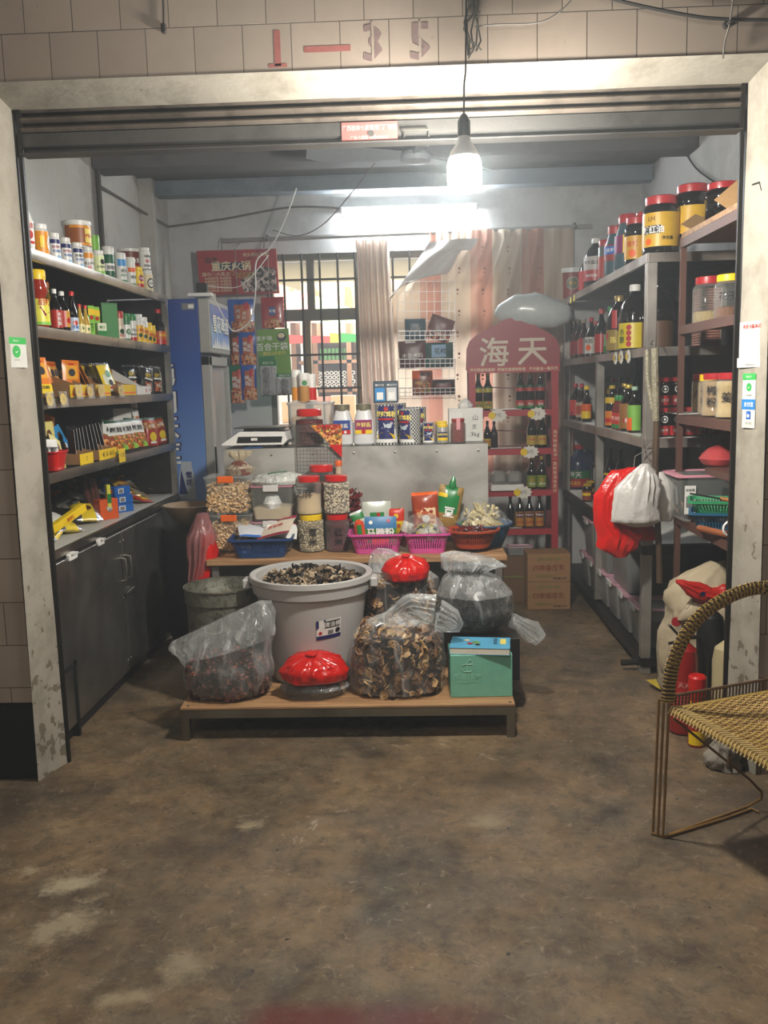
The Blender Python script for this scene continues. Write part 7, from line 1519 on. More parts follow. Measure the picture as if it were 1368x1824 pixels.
J('sauce_jar', 'slim clear jar with red lid between the black jug and the blue jars', 1078, 4, 'pill', .045, .255, mat('#5d6a6c', .3), RC, lab(mat('#a83a34', .4), .1, .6, 1.3), cat='jar', rz=-.6)
J('sauce_jar', 'blue grey jar with red lid and red blue label on the right top shelf', 1098, 4, 'fat', .072, .285, GBL, RC, lab(mat('#8f2a2a', .4), .3, .62, 1.3, [('q', -.7, .4, .7, .9, BLUE), ('t', '黄豆酱', .024, 0, .65, WHITE)]), cat='jar', rz=-.6)
J('sauce_jar', 'blue grey jar with red lid and purple yellow label on the right top shelf', 1118, 4, 'fat', .072, .30, GBL, RC, lab(mat('#7a1c5a', .4), .3, .62, 1.3, [('q', 0, 0, 1, 1, YEL)]), cat='jar', rz=-.6)
J('chili_oil_jar', 'dark jar with red lid and pale yellow label left of the largest jar', 1134, 4, 'ribjar', .065, .25, SOY, RC, lab(mat('#c9962c', .4), .12, .6, 1.4, [('t', '香辣', .03, 0, .65, REDP), ('d', 0, .25, .02, ORANGE)]), cat='jar', rz=-.6)
J('chili_oil_jar', 'dark jar peeping out behind the largest yellow labelled jar', 1150, 4, 'ribjar', .062, .275, SOY, RC, lab(mat('#c9a22c', .4), .15, .7, 1.4, [('q', -1, .3, 1, .5, INK)]), cat='jar', rz=-.6, d=.12)
J('chili_oil_jar', 'largest dark jar with red lid and wide yellow label on the near rack corner', 1177, 4, 'ribjar', .088, .275, SOY, RC, lab(mat('#c9a02c', .4), .12, .70, 1.6, [('q', -1, .38, -.1, .62, INK), ('t', '辣红油', .038, -.5, .5, WHITE, .02), ('t', 'LH', .03, -.55, .82, BROWN), ('t', '净含量', .018, .2, .24, INK), ('d', -.7, .15, .016, ORANGE)]), cat='jar', rz=-.15, d=.09)
# second shelf
WN = mat('#2a0f10', .08, coat=.6); CK = mat('#8c7a64', .4)
for k, px in enumerate((1013, 1018, 1024, 1030)): J('wine_bottle', 'dark red bottle with brown cap on the second rack shelf, %s of four' % ('farthest', 'second farthest', 'third', 'nearest')[k], px, 3, 'bottle', .036, .275, WN, CK, lab(mat('#7a1f22', .4), .1, .46, 1.5), rz=-.7, d=.06, group='dark red bottles with brown caps')
J('wine_bottle', 'dark bottle with red foil and silver side label on the second rack shelf', 1040, 3, 'bottle', .038, .27, WN, CK, lab(mat('#9a2f2c', .4), .1, .5, 1.5, [('q', .3, 0, .7, 1, GREY)]), rz=-.7)
J('soy_sauce_bottle', 'dark bottle with red cap and white picture label on the second rack shelf', 1053, 3, 'bottle', .042, .26, SOY, RC, lab(mat('#bfb9b4', .4), .08, .5, 1.5, [('d', 0, .35, .02, ORANGE), ('t', '料酒', .03, 0, .75, INK)]), rz=-.7)
J('vinegar_bottle', 'dark bottle with tall red foil neck and red yellow label on the second rack shelf', 1071, 3, 'bottle', .042, .29, SOY, RC, [lab(RC, .06, .46, 1.5, [('p', [(-1, .0), (-.1, .0), (-.7, .7), (-1, .6)], YEL)]), ], rz=-.7)
J('vinegar_bottle', 'shorter dark bottle with red cap behind the red foil bottle', 1062, 3, 'slim', .036, .24, SOY, RC, lab(YEL, .08, .3, 1.5), rz=-.7, d=.12)
J('sauce_bottle', 'bottle with green cap and green label on the second rack shelf', 1086, 3, 'bottle', .038, .30, SOY, GRN, lab(mat('#7aa67a', .4), .04, .42, 1.5, [('q', -1, 0, 1, .35, GRN)]), rz=-.7, d=.11)
J('soy_jug', 'large black jug with gold cap, gold label and red ribbon on the second rack shelf', 1102, 3, 'jug', .072, .325, SOY, mat('#b39a64', .35, .5), [lab(mat('#8c7434', .35), .04, .40, 1.4, [('d', -.7, .7, .02, RC), ('t', '陈酿', .04, .2, .5, LYEL)]), lab(RC, .42, .74, .22)], rz=-.6)
J('soy_jug', 'black jug with yellow bunting label between two larger jugs', 1117, 3, 'jug', .06, .285, SOY, SOY, lab(mat('#a8962c', .4), .05, .42, 1.4, [('t', '味极', .03, 0, .5, RC)]), rz=-.6, d=.10)
J('soy_jug', 'largest black jug with bright yellow label and red dots on the second rack shelf', 1130, 3, 'jug', .085, .36, SOY, WHITE, lab(mat('#c9b41c', .4), .04, .42, 1.4, [('d', 0, .82, .015, RC), ('d', 0, .6, .015, RC), ('d', 0, .38, .015, RC), ('v', '水酿', .04, -.45, .5, DGRN), ('d', 0, .16, .015, RC)]), rz=-.6, d=.10)
J('soy_jug', 'big dark jug seen through the near end of the rack, second level', 1171, 3, 'jug', .085, .36, SOY, SOY, lab(mat('#5a3f2a', .5), .04, .42, 1.5, [('q', -1, .0, -.6, 1, mat('#8c6a2c', .4))]), rz=0, d=.20)
J('soy_jug', 'second dark jug behind the first one in the near end of the rack', 1192, 3, 'jug', .075, .34, SOY, SOY, lab(mat('#4a3630', .5), .04, .42, 1.5), rz=0, d=.33)
f = MB(); q = RP(1205, .30, 3)
for k in range(22): f.box((0, 0, .006+k*.0125), (.10, .14, .009), mat('#8c5f52', .6))
for s_ in (-1, 1): f.box((s_*.048, -.068, .137), (.006, .006, .275), mat('#a89c94', .5))
o = f.build('slatted_crate', smooth=0, loc=(q.x+.02, 4.55, q.z)); tag(o, 'brown stack of thin wrapped boards at the near end of the second rack shelf', 'stack')
for k, (px, m_) in enumerate(((1097, 0), (1107, 0), (1120, 0), (1017, 1), (1023, 1))):
    q = solve(px, 'y', (RX-.012, 0, RS[3 if k < 3 else 4]-.03)); price_tag('%s price tag on the rack edge, %s' % (('white and yellow', 'second shelf ' + ('left', 'middle', 'right')[k]) if k < 3 else ('small pale yellow', 'top shelf ' + ('left', 'right')[k-3])), (RX-.014, q.y, RS[3 if k < 3 else 4]-.035), -PI/2, .045 if k < 3 else .03, '8元', .0, RT_ if k < 3 else LYEL, False, YEL if k < 3 else None)
# third shelf
def L3(*a, **k): return J(*a, **k)
J('vinegar_bottle', 'black bottle with pink cap and round yellow red label on the third rack shelf', 1015, 2, 'bottle', .042, .27, SOY, mat('#a86a6a', .4), lab(mat('#c9a83a', .4), .12, .55, 1.4, [('d', 0, .5, .028, mat('#8c2a1c', .4), .045)]), rz=-.6)
J('vinegar_bottle', 'black bottle with red cap and slanted red yellow label on the third rack shelf', 1025, 2, 'bottle', .043, .265, SOY, RC, lab(mat('#b8302c', .4), .12, .55, 1.4, [('p', [(-1, 0), (1, 0), (1, .6), (-1, .35)], YEL), ('d', -.3, .15, .01, NAVY)]), rz=-.6)
J('vinegar_bottle', 'black bottle with red cap and orange picture label on the third rack shelf', 1036, 2, 'bottle', .040, .265, SOY, RC, lab(mat('#b8a08c', .4), .10, .5, 1.4, [('q', -.7, .2, .5, .8, mat('#a8421c', .4))]), rz=-.6)
J('vinegar_bottle', 'bottle with yellow ribbon neck left of the middle rack post', 1045, 2, 'slim', .036, .25, SOY, YEL, lab(ORANGE, .1, .5, 1.4, [('q', -1, 0, 1, .5, YEL)]), rz=-.6)
J('vinegar_bottle', 'tall straight black bottle with gold cap right of the middle rack post', 1076, 2, 'pill', .045, .235, SOY, mat('#a88a3c', .35, .4), lab(mat('#8f8a88', .4), .2, .85, .9), rz=-.9)
J('oyster_sauce_bottle', 'black bottle with wide yellow neck label on the third rack shelf', 1090, 2, 'beer', .042, .255, SOY, mat('#b8a02c', .4), [lab(mat('#c9a81c', .4), .58, .72, 1.2), lab(mat('#c9761c', .4), .06, .4, 1.4, [('q', -1, .2, 1, .5, REDP)])], rz=-.6)
for k, px in enumerate((1099, 1105)): J('chili_sauce_bottle', 'small red sauce bottle with green cap on the third rack shelf, %s one' % ('left', 'right')[k], px, 2, 'squash', .030, .20, mat('#6a1f16', .15, coat=.5), GRN, lab(mat('#b8281c', .4), .06, .5, 1.4, [('q', -1, 0, 1, .25, GRN), ('t', '辣椒', .022, 0, .65, WHITE)]), rz=-.6, d=.05)
J('sesame_oil_bottle', 'black square bottle with gold cap and brown label on the third rack shelf', 1119, 2, 'beer', .050, .26, SOY, mat('#c2a84a', .35, .4), lab(mat('#8c5f2c', .4), .06, .6, 1.3, [('q', -.2, .25, 1, .42, RC), ('t', '香油', .026, .4, .34, WHITE)]), rz=-.6)
J('sesame_oil_bottle', 'gold capped bottle just behind the brown labelled one', 1112, 2, 'beer', .042, .265, SOY, mat('#c2a84a', .35, .4), None, rz=-.6, d=.16)
J('sauce_bottle', 'bottle with green and orange label beside the near rack post', 1130, 2, 'beer', .038, .25, SOY, mat('#9ab8a0', .4), lab(mat('#7ab04a', .4), .05, .6, 1.4, [('q', -1, 0, 0, .5, ORANGE)]), rz=-.6)
for k, px in enumerate((1072, 1082, 1092, 1104, 1116, 1128)): J('tall_bottle', 'tall dark bottle in the back row of the third rack shelf, %s' % ('farthest', 'second farthest', 'third', 'fourth', 'fifth', 'nearest')[k], px, 2, 'bottle', .036, .30, SOY, (RC, SOY, RC, SOY, BLACK, BLACK)[k], None, rz=0, d=.30, group='dark bottles in the back row')
CHW = cells('knot_emblem', ['#c9c4c0', '#0c0c0c', '#c9c4c0', '#0c0c0c'], 60)
tplj = None
for k, px in enumerate((1160, 1181, 1204, 1226, 1248, 1270, 1291)):
    for lv in range(1 if k > 2 else 2):
        q = solve(px, 'x', (0, 4.56, 1.3)); q = Vector((q.x, 4.56, RS[2]+.003+lv*.15))
        lb_ = 'small black chili jar with red cap, %s row, %s from the left' % ('upper' if lv else 'lower', ordn[k])
        if tplj is None: tplj = jar('chili_crisp_jar', lb_, 'jar', q, -.0, 'pill', .034, .145, SOY, RC, [lab(RC, .05, .38, 1.5, [('t', '老干', .02, 0, .5, WHITE)]), lab(SOY, .42, .78, 1.2, [('d', 0, .5, .018, WHITE), ('d', 0, .5, .012, BLACK), ('d', 0, .5, .006, WHITE)])], group='black chili jars')
        else: dup(tplj, q, 0., lb_, 'black chili jars')
# fourth shelf
J('soy_jug', 'big blue grey jug with red cap and green red label on the fourth rack shelf', 1030, 1, 'jug', .105, .33, mat('#323a58', .2, coat=.5), RC, lab(mat('#2c6a3c', .4), .04, .42, 1.2, [('q', -1, 0, 1, .5, RC), ('t', '海天', .05, 0, .75, WHITE), ('t', '酱油王', .03, 0, .25, YEL)]), rz=-.4, d=.13, handle=(1,))
BJ = mat('#1a0f0a', .1, coat=.5)
for k, (px, d) in enumerate(((1046, .04), (1052, .10), (1068, .05), (1074, .10), (1080, .06))): J('fermented_bean_jar', 'small black jar with yellow cap on the fourth rack shelf, %s from the left' % ordn[k], px, 1, 'pill', .032, .125, BJ, mat('#c9a42c', .35, .3), lab(mat('#8c3a1c', .4), .1, .6, 1.4, [('q', -1, .5, 1, .8, YEL)]), rz=-.6, d=d, cat='jar', group='small black jars with yellow caps')
J('tall_bottle', 'tall dark bottle with red neck behind the small yellow capped jars', 1086, 1, 'bottle', .045, .34, SOY, SOY, lab(YEL, .45, .5, 1.6), rz=0, d=.25)
J('tall_bottle', 'tall dark bottle in the dark back of the fourth rack shelf', 1104, 1, 'bottle', .045, .34, SOY, SOY, None, rz=0, d=.3)
# bins at the bottom
PNK = mat('#c99aa6', .4)
def bin_(label, Yc, z, w_, h, m_, d=.36, fillm=None, x=None): return box_tub('storage_bin', label, (x or RX+.02+d/2, Yc, z), -PI/2, w_, d, h, m_, PNK, WCL, fillm)
GRC = mat('#4a4a48', .7); nmz = ('nearest', 'second nearest', 'third', 'fourth', 'fifth', 'farthest')
GBIN = film('grey_bin_plastic', '#a9aaa8', .45, .3, .1)
for k in range(6): bin_('pink lidded storage bin in the bottom row under the rack, %s' % nmz[k], 4.70+.29*k, RS[0]+.003, .26, .215, GBIN, fillm=mat(('#6b665e', '#5d5a55', '#77705f', '#55524e', '#6d685c', '#7d7a70')[k], .8))
bin_('widest bin with dark contents in the upper row under the rack', 5.10, .305, .44, .26, GBIN, fillm=mat('#2c2c2e', .8))
bin_('pink lidded bin in the upper row, middle one', 5.58, .305, .30, .24, GBIN, fillm=GRC)
bin_('pink lidded bin of dried roots in the upper row, farthest', 6.02, .305, .32, .26, GBIN, fillm=cells('root_bits', ['#8c7a5a', '#5d5240', '#a8966c'], 25))
# ---------------------------------------------------------------- brown rack near the right jamb
QX, QY0, QY1 = 1.25, 3.56, 4.33
BRM = mat('#5a3d34', .55, .1); br = thing('brown_rack', 'brown painted steel rack beside the right jamb', 'rack', (1.46, (QY0+QY1)/2, 0)); ox, oy = 1.46, (QY0+QY1)/2; hl = (QY1-QY0)/2
for z, x1 in ((2.13, .26), (1.735, .26), (1.32, .26), (1.10, .26), (.838, .26)):
    f = MB(); 
    if z == 1.10: f.box((.03, -hl*.45, z-.015), (.42, hl*1.1, .03), BRM)
    else: f.box((.03, 0, z-.01), (.44, 2*hl, .02), BRM); f.box((QX-ox+.008, 0, z-.02), (.02, 2*hl, .04), BRM)
    f.build('shelf', br, smooth=0)
for x in (QX-ox+.012, .23):
    for y in (hl-.012, -hl+.012): f = MB(); f.box((x, y, 1.07), (.025, .025, 2.14), BRM); f.build('upright', br, smooth=0)
f = MB(); f.box((.12, 0, 1.92), (.01, 2*hl-.04, .34), CARD); f.box((.25, 0, 1.2), (.006, 2*hl, 1.1), mat('#2c211c', .8)); f.build('back_board', br, smooth=0)
def QP(px, d, z): p = solve(px, 'y', (QX+d, 0, z+.04)); p.z = z+.002; return p
f = MB(); f.box((0, 0, .012), (.3, .74, .022), PLY); o = f.build('plywood_sheet', smooth=0, loc=(1.40, 3.94, 2.131)); tag(o, 'plywood sheet lying on top of the brown rack', 'board')
jar('chili_oil_jar', 'red lidded jar behind the cardboard flap on top of the brown rack', 'jar', QP(1232, .12, 2.155), -.3, 'ribjar', .085, .26, SOY, RC, lab(mat('#c9a02c', .4), .1, .6, 1.5))
jar('chili_oil_jar', 'red lidded jar nearest the jamb on top of the brown rack', 'jar', QP(1287, .16, 2.155), -.3, 'ribjar', .08, .20, SOY, RC, None)
for k, (px, py, rot, w_, h) in enumerate(((1240, 395, (A(-60), .5, -.6), .16, .13), (1262, 400, (A(-70), .1, -1.3), .2, .22), (1305, 350, (A(-40), .6, -1.0), .22, .16))):
    q = onx(px, py, QX+.06); f = MB(); f.box((0, 0, h/2), (w_, .004, h), KRAFT); o = f.build('cardboard_flap', smooth=0, loc=(q.x, q.y, max(2.16, q.z-.07))); o.rotation_euler = rot; tag(o, 'torn cardboard flap on top of the brown rack, %s' % ('left one', 'middle long one', 'highest one by the jamb')[k], 'cardboard')
SEED = mat('#a89468', .8, bump=1, bscale=120)
jar('storage_jar', 'clear jar with red lid and a little pale seed on the brown rack', 'jar', QP(1263, .11, 1.735), -.5, 'jar', .075, .21, CLEAR, RC, None, fill=(SEED, .25))
jar('storage_jar', 'clear jar with yellow lid and brown spice beside the red lidded one', 'jar', QP(1301, .10, 1.735), -.5, 'jar', .068, .185, CLEAR, YEL, lab(CLEAR, .3, .7, .8, [('t', '花子', .04, 0, .5, INK, 0)]), fill=(mat('#6d4428', .8, bump=1, bscale=80), .25))
PW = mat('#9c8058', .8); PW2 = mat('#b39a6a', .8)
for k, (px, d, kind, cp, fm, tx) in enumerate(((1250, .16, 'jar', RC, PW, '八'), (1262, .12, 'jar', YEL, PW, '花椒'), (1276, .08, 'ribjar', RC, PW, '椒粉'), (1303, .08, 'ribjar', RC, PW2, '姜'))):
    jar('storage_jar', ('red lidded jar of tan powder farthest left on the middle brown shelf', 'yellow lidded jar of tan powder on the middle brown shelf', 'red lidded jar with large handwriting on the middle brown shelf', 'red lidded jar of pale powder nearest the jamb on the middle brown shelf')[k], 'jar', QP(px, d, 1.32), -.5, kind, .066 if k > 1 else .05, .19 if k != 1 else .185, CLEAR, cp, lab(CLEAR, .25, .7, .8, [('v', tx, .045, -.2, .5, INK)]), fill=(fm, .8))
o = carton('paper_sheet', 'white sheets of paper at the left end of the middle brown shelf', 'paper', QP(1235, .1, 1.32), -PI/2, .25, .2, .004, PAPER)
t = thing('red_food_bag', 'dull red soft bag on the small brown shelf by the jamb', 'bag', QP(1285, .13, 1.10)); sweep('bag_skin', [((0, 0, 0), .08, .10), ((0, 0, .03), .10, .12), ((0, -.0, .07), .06, .08), ((0, 0, .09), .01, .02)], mat('#a83a3c', .5, bump=.6, bscale=18), t, amp=.2, seed=81)
t = box_tub('storage_bin', 'large clear bin with pink lid on the brown rack behind the bamboo pole', (1.42, 4.21, .84), 0, .46, .30, .215, CLEARB, mat('#c98a9a', .4), None, None)
f = MB(); scatter(f, [Vector((RN.uniform(-.18, .18), RN.uniform(-.12, .1), .012+RN.uniform(0, .04))) for k in range(60)], [u_stick(.06, .008, k) for k in range(3)]+[u_flake(.03, 4)], [mat('#5a3a2c', .6), mat('#7a5a44', .6), mat('#2c2420', .6)]); f.build('spice_bits', t)['kind'] = 'stuff'
f = MB(); fr = planef((-.18, -.152, 0), (1, 0, 0), (0, 0, 1), (0, -1, 0)); f.quad(-.025, .04, .025, .17, WHITE, fr, w=.001); f.quad(-.018, .07, .018, .12, GREY, fr, w=.002); f.text('收纳箱', .014, 0, .15, INK, fr, .002); f.build('label', t, smooth=0)
basket('green_basket', 'green basket nested in the blue one on the lowest brown shelf', 'basket', QP(1283, .06, .838)+Vector((0, 0, .075)), -.3, .2, .16, .25, .2, .06, mat('#2c8a5a', .4))
basket('blue_basket', 'teal blue basket under the green one on the lowest brown shelf', 'basket', QP(1283, .06, .838), -.3, .18, .14, .24, .19, .085, mat('#1d5a7c', .4))
t = thing('kitchen_knife', 'dark blade with wooden handle lying in the green basket', 'knife', QP(1277, .04, .838)+Vector((0, 0, .14))); t.rotation_euler = (0, .15, -.4)
f = MB(); f.box((-.05, 0, 0), (.13, .03, .004), BLACK, b=.001); f.build('blade', t, smooth=0); f = MB(); f.tube([(.01, 0, 0), (.11, 0, 0)], .009, mat('#a8662c', .5), 8); f.build('handle', t)
t = thing('rolling_pin', 'wooden handle with a metal ring lying on the lowest brown shelf edge', 'tool', QP(1275, -.01, .838)+Vector((0, 0, .02))); f = MB(); f.tube([(-.04, .09, 0), (.02, -.09, 0)], .014, mat('#8c4f2c', .5), 10); f.build('handle', t); f = MB(); f.tube([(.02+.03*math.cos(a), -.12+.0*a, .03+.03*math.sin(a)) for a in [2*PI*i/16 for i in range(16)]], .005, WHITE, 6, closed=True); f.build('ring', t)
# bamboo pole hung on the rack
pa, pb = ony(1166, 622, 4.28), ony(1173, 1038, 4.28)
t = thing('bamboo_pole', 'long bamboo pole wrapped at the top hanging before the steel rack', 'pole', (0, 0, 0))
f = MB(); k = 14; f.tube([pa.lerp(pb, i/k)+Vector((.006*math.sin(i*.6), 0, 0)) for i in range(k+1)], [.0145+.002*(i % 4 == 2) for i in range(k+1)], mat('#4a3826', .55, var=.4, scale=9), 10); f.build('pole', t)
f = MB(); f.tube([pa+Vector((0, 0, .005)), pa.lerp(pb, .3)], .018, mat('#85806c', .35, bump=.8, bscale=60, var=.3), 10); f.tube([pa+Vector((-.03, .02, 0)), pa.lerp(pb, .12)+Vector((-.03, .02, 0)), pa.lerp(pb, .25)+Vector((-.012, .01, 0))], .012, mat('#85806c', .35, bump=.8, bscale=60, var=.3), 8); f.build('wrapping', t)
f = MB(); f.tube([pa, pa+Vector((.01, .05, .05)), Vector((pa.x+.02, RY0, 1.66))], .003, WIREG, 5); f.build('cord', t)
# bags hung from a wire hook on the near post
hq = Vector((RX-.02, RY0-.015, ony(1140, 805, 4.4).z))
t = thing('wire_hook', 'twisted wire hook on the near rack post', 'hook', hq); f = MB(); f.tube([(-.01, -.01, .08), (.0, -.015, .02), (.0, -.02, 0), (.05, -.02, .05), (.06, -.01, .09)], .003, WIREG, 5); f.tube([(0, -.02, 0), (-.04, -.03, -.02), (-.045, -.03, -.07)], .003, WIREG, 5); f.tube([(0, -.02, 0), (.03, -.03, -.02), (.03, -.03, -.06)], .003, WIREG, 5); f.build('wire', t)
def PB(px, py, Y=4.3): return ony(px, py, Y)
t = thing('red_bag_bundle', 'bundle of red plastic bags hanging on the near rack post', 'bag', (0, 0, 0))
sweep('red_bags', [(PB(1130, 832), .03, .02), (PB(1112, 850), .07, .03, (.6, 0, 1), .2), (PB(1090, 890), .085, .045, (.3, 0, 1), .25), (PB(1085, 930), .075, .05, (0, 0, 1), .25), (PB(1105, 955), .10, .05, (0, 0, 1), .3), (PB(1100, 975), .085, .04, (0, 0, 1), .35), (PB(1105, 992), .03, .02)], REDF, t, amp=.16, seed=91, n=44)
sweep('red_bags_behind', [(PB(1125, 930, 4.36), .08, .03), (PB(1135, 950, 4.36), .11, .04, (0, 0, 1), .2), (PB(1150, 962, 4.36), .05, .02)], REDF, t, amp=.2, seed=92, n=30)
WBG = mat('#c2c0bc', .28, var=.12, scale=8, bump=.9, bscale=16, coat=.4)
t = thing('white_bag_bundle', 'bundle of white plastic bags hanging before the red ones', 'bag', (0, 0, 0))
sweep('white_bags', [(PB(1150, 826, 4.22), .02, .02), (PB(1145, 845, 4.22), .06, .04, (0, 0, 1), .45), (PB(1138, 870, 4.22), .10, .05, (0, 0, 1), .28), (PB(1132, 905, 4.22), .10, .055, (0, 0, 1), .2), (PB(1134, 928, 4.22), .11, .05, (0, 0, 1), .3), (PB(1140, 938, 4.22), .05, .02)], WBG, t, amp=.13, seed=94, n=40)
sweep('cream_bags', [(PB(1175, 840, 4.30), .02, .02), (PB(1178, 865, 4.30), .07, .04, (0, 0, 1), .2), (PB(1182, 905, 4.30), .065, .04, (0, 0, 1), .2), (PB(1185, 928, 4.30), .03, .02)], WBG, t, amp=.13, seed=95, n=30)
# cartons at the far end of the aisle
KB = mat('#94704a', .75, bump=.1, bscale=40); RTX = mat('#7c3a24', .6); GTX = mat('#6d7a3c', .6)
q0, q1 = onz(940, 1087, 0), onz(1017, 1087, 0); w_ = q1.x-q0.x; cx_ = (q0.x+q1.x)/2
it = [('t', '四季香腐乳', .042, 0, .5, RTX, .012), ('t', '黄豆  酿造  风味', .022, 0, .82, GTX, .006), ('t', '腐乳精品系列', .018, -.2, .2, GTX, .004), ('t', '净含量300克', .016, .5, .12, INK, .004)]
for k in range(2): carton('cardboard_carton', '%s brown carton with red lettering at the end of the aisle' % ('bottom', 'top')[k], 'box', (cx_, q0.y+.11, .001+.187*k), .0, w_, .2, .185, KB, it)
q = ony(955, 1005, 6.03); carton('cardboard_carton', 'larger open brown carton behind the two lettered ones', 'box', (q.x-.02, 6.035, 0), 0, .42, .12, ony(955, 990, 5.98).z, mat('#6b5036', .8), [('q', -1, .55, 1, .58, GTX)], top=[('t', '腐乳', .05, 0, .5, RTX)])
q = ony(925, 980, 6.05); box_tub('storage_bin', 'low bin with pink lid on the left end of the open carton', (q.x, 6.035, ony(955, 990, 5.98).z+.002), 0, .18, .11, .06, GBIN, PNK, None, None)
# sack, extinguisher, spray can and cylinder near the right jamb
t = thing('woven_sack', 'big cream woven sack with open top standing beside the right jamb', 'sack', (1.33, 4.02, 0))
SKM = mat('#a89a80', .75, var=.15, scale=12, bump=.5, bscale=20)
zt_ = ony(1235, 1000, 4.02).z
sweep('sack_body', [((0, 0, .003), .17, .14), ((0, 0, .04), .20, .17), ((-.01, 0, .25), .21, .18), ((.0, 0, .40), .19, .17, (0, 0, 1), .06), ((.0, 0, .47), .205, .17, (.1, 0, 1), .1), ((.03, .0, .55), .15, .13, (.5, 0, 1), .1), ((.06, .0, zt_-.03), .06, .06, (.5, 0, 1), .1), ((.06, 0, zt_), .01, .01)], SKM, t, amp=.16, seed=101, n=80, freq=3.5, pleat=.05)
sweep('folded_flap', [((-.16, -.12, .43), .02, .02), ((-.10, -.15, .45), .07, .03, (1, 0, .1), .1), ((.03, -.17, .42), .08, .03, (1, 0, 0), .1), ((.14, -.15, .36), .05, .03, (1, 0, -.4), .1), ((.18, -.12, .30), .01, .01)], SKM, t, amp=.12, seed=102, n=24)
f = MB(); f.lathe([(.001, -.002), (.022, 0), (.022, .004), (.001, .005)], RC, 10, T=Matrix.Translation((-.185, -.115, .42)) @ Matrix.Rotation(PI/2, 4, 'X')); f.build('red_print', t)
q = ony(1252, 1060, 3.86); t = thing('red_food_bag', 'shiny red printed bag lying on the cream woven sack', 'bag', (q.x, 3.86, q.z)); t.rotation_euler = (.3, .15, 0)
sweep('bag_skin', [((-.13, 0, .05), .008, .008, (1, 0, 0)), ((-.10, 0, .04), .02, .02, (1, 0, 0), .2), ((-.05, 0, .02), .035, .03, (1, 0, 0), .3), ((.0, 0, .0), .05, .035, (1, 0, 0), .2), ((.05, 0, -.01), .055, .035, (1, 0, 0), .2), ((.10, 0, .0), .055, .03, (1, 0, 0), .25), ((.13, 0, .0), .05, .01, (1, 0, 0), .2)], mat('#b8241c', .25, bump=.8, bscale=25, coat=.5), t, amp=.3, seed=103, freq=6, n=60)
f = MB(); f.disc(-.02, .03, .012, NAVY, planef((0, -.047, 0), (1, 0, 0), (0, 0, 1), (0, -1, 0))); f.build('purple_mark', t)
q = onz(1216, 1300, 0); q.y = 3.68; q = solve(1217, 'x', (0, 3.68, .2)); hz = ony(1217, 1148, 3.68).z
t = thing('fire_extinguisher', 'red fire extinguisher standing on the floor behind the rattan chair', 'fire extinguisher', (q.x, 3.68, .001))
f = MB(); f.lathe([(.05, 0), (.058, .008), (.060, .02), (.060, hz-.06), (.052, hz-.02), (.03, hz), (.02, hz+.01)], mat('#8c1512', .3, coat=.4), 28); f.build('cylinder', t)
f = MB(); f.quad(-.06, .06, .06, hz*.62, mat('#a82420', .4), cylf(.0608), nu=8); f.text('灭火器', .026, 0, hz*.58, mat('#c98a84', .5), cylf(.0612), .001, 0); [f.quad(-.04, hz*.5-.014*k, .035, hz*.5-.008-.014*k, mat('#b85a54', .5), cylf(.0612), nu=5, w=.0005) for k in range(4)]; f.build('label', t, smooth=0)
f = MB(); f.lathe([(.018, hz), (.02, hz+.03), (.012, hz+.04)], BLACK, 12); f.tube([(.02, 0, hz+.02), (-.03, -.01, hz+.045), (-.07, -.02, hz+.09)], .009, BLACK, 8, flat=.6); f.tube([(.02, 0, hz+.01), (-.03, -.01, hz+.015), (-.07, -.02, hz+.01)], .006, BLACK, 6); f.build('valve_lever', t)
f = MB(); f.tube([(.01, 0, hz+.03), (.06, .0, hz+.03), (.09, .0, hz-.06), (.095, 0, .15), (.09, 0, .05)], .012, BLACK, 8); f.build('hose', t)
q = solve(1241, 'x', (0, 3.53, .15)); t = thing('spray_can', 'red and yellow insect spray can beside the fire extinguisher', 'spray can', (q.x, 3.53, .001))
f = MB(); f.lathe([(.030, 0), (.033, .006), (.033, .215), (.028, .228)], mat('#a81c14', .3, coat=.3), 20); f.build('can_body', t)
f = MB(); f.lathe([(.036, .215), (.037, .22), (.036, .29), (.03, .298), (.001, .30)], RED, 20); f.build('cap', t)
f = MB(); f.text('杀虫气雾剂', .035, 0, .18, YEL, cylf(.0335), .001, .015); f.quad(-.045, .01, .045, .07, YEL, cylf(.0336), nu=8); f.build('label', t, smooth=0)
q = solve(1258, 'x', (0, 3.84, .2)); t = thing('black_bottle', 'tall black plastic drum between the extinguisher and the cream cylinder', 'drum', (q.x+.0, 3.80, .001)); f = MB(); f.lathe([(.05, 0), (.055, .01), (.058, .42), (.05, .47), (.02, .50)], mat('#0d0d0d', .5), 20); f.build('drum_body', t)
q = solve(1292, 'x', (0, 3.66, .2)); t = thing('cream_cylinder', 'cream gas cylinder half hidden by the right jamb', 'gas cylinder', (q.x+.02, 3.68, .001)); hz = ony(1290, 1145, 3.66).z
f = MB(); f.lathe([(.06, 0), (.07, .01), (.07, hz-.1), (.069, hz-.095), (.07, hz-.09), (.06, hz-.03), (.025, hz)], mat('#b3a680', .4), 24); f.build('cylinder', t); f = MB(); f.lathe([(.012, hz), (.012, hz+.04), (.02, hz+.045), (.001, hz+.05)], TIN, 10); f.build('valve', t)
q = onz(1175, 1215, 0); t = tag(packet('yellow_packet', 'x', 'packet', (q.x+.02, q.y-.15, .01), (A(-80), .1, .5), .12, .12, .02, mat('#b8a02c', .5), [], []), 'yellow packet lying on the floor by the woven sack', 'packet')
t = thing('floor_rag', 'grey rag on the floor behind the rack foot', 'rag', (1.24, 4.30, 0)); sweep('cloth', [((0, 0, .003), .07, .05), ((0, 0, .03), .06, .04), ((0, 0, .05), .02, .02)], mat('#5a524c', .9), t, amp=.3, seed=105)
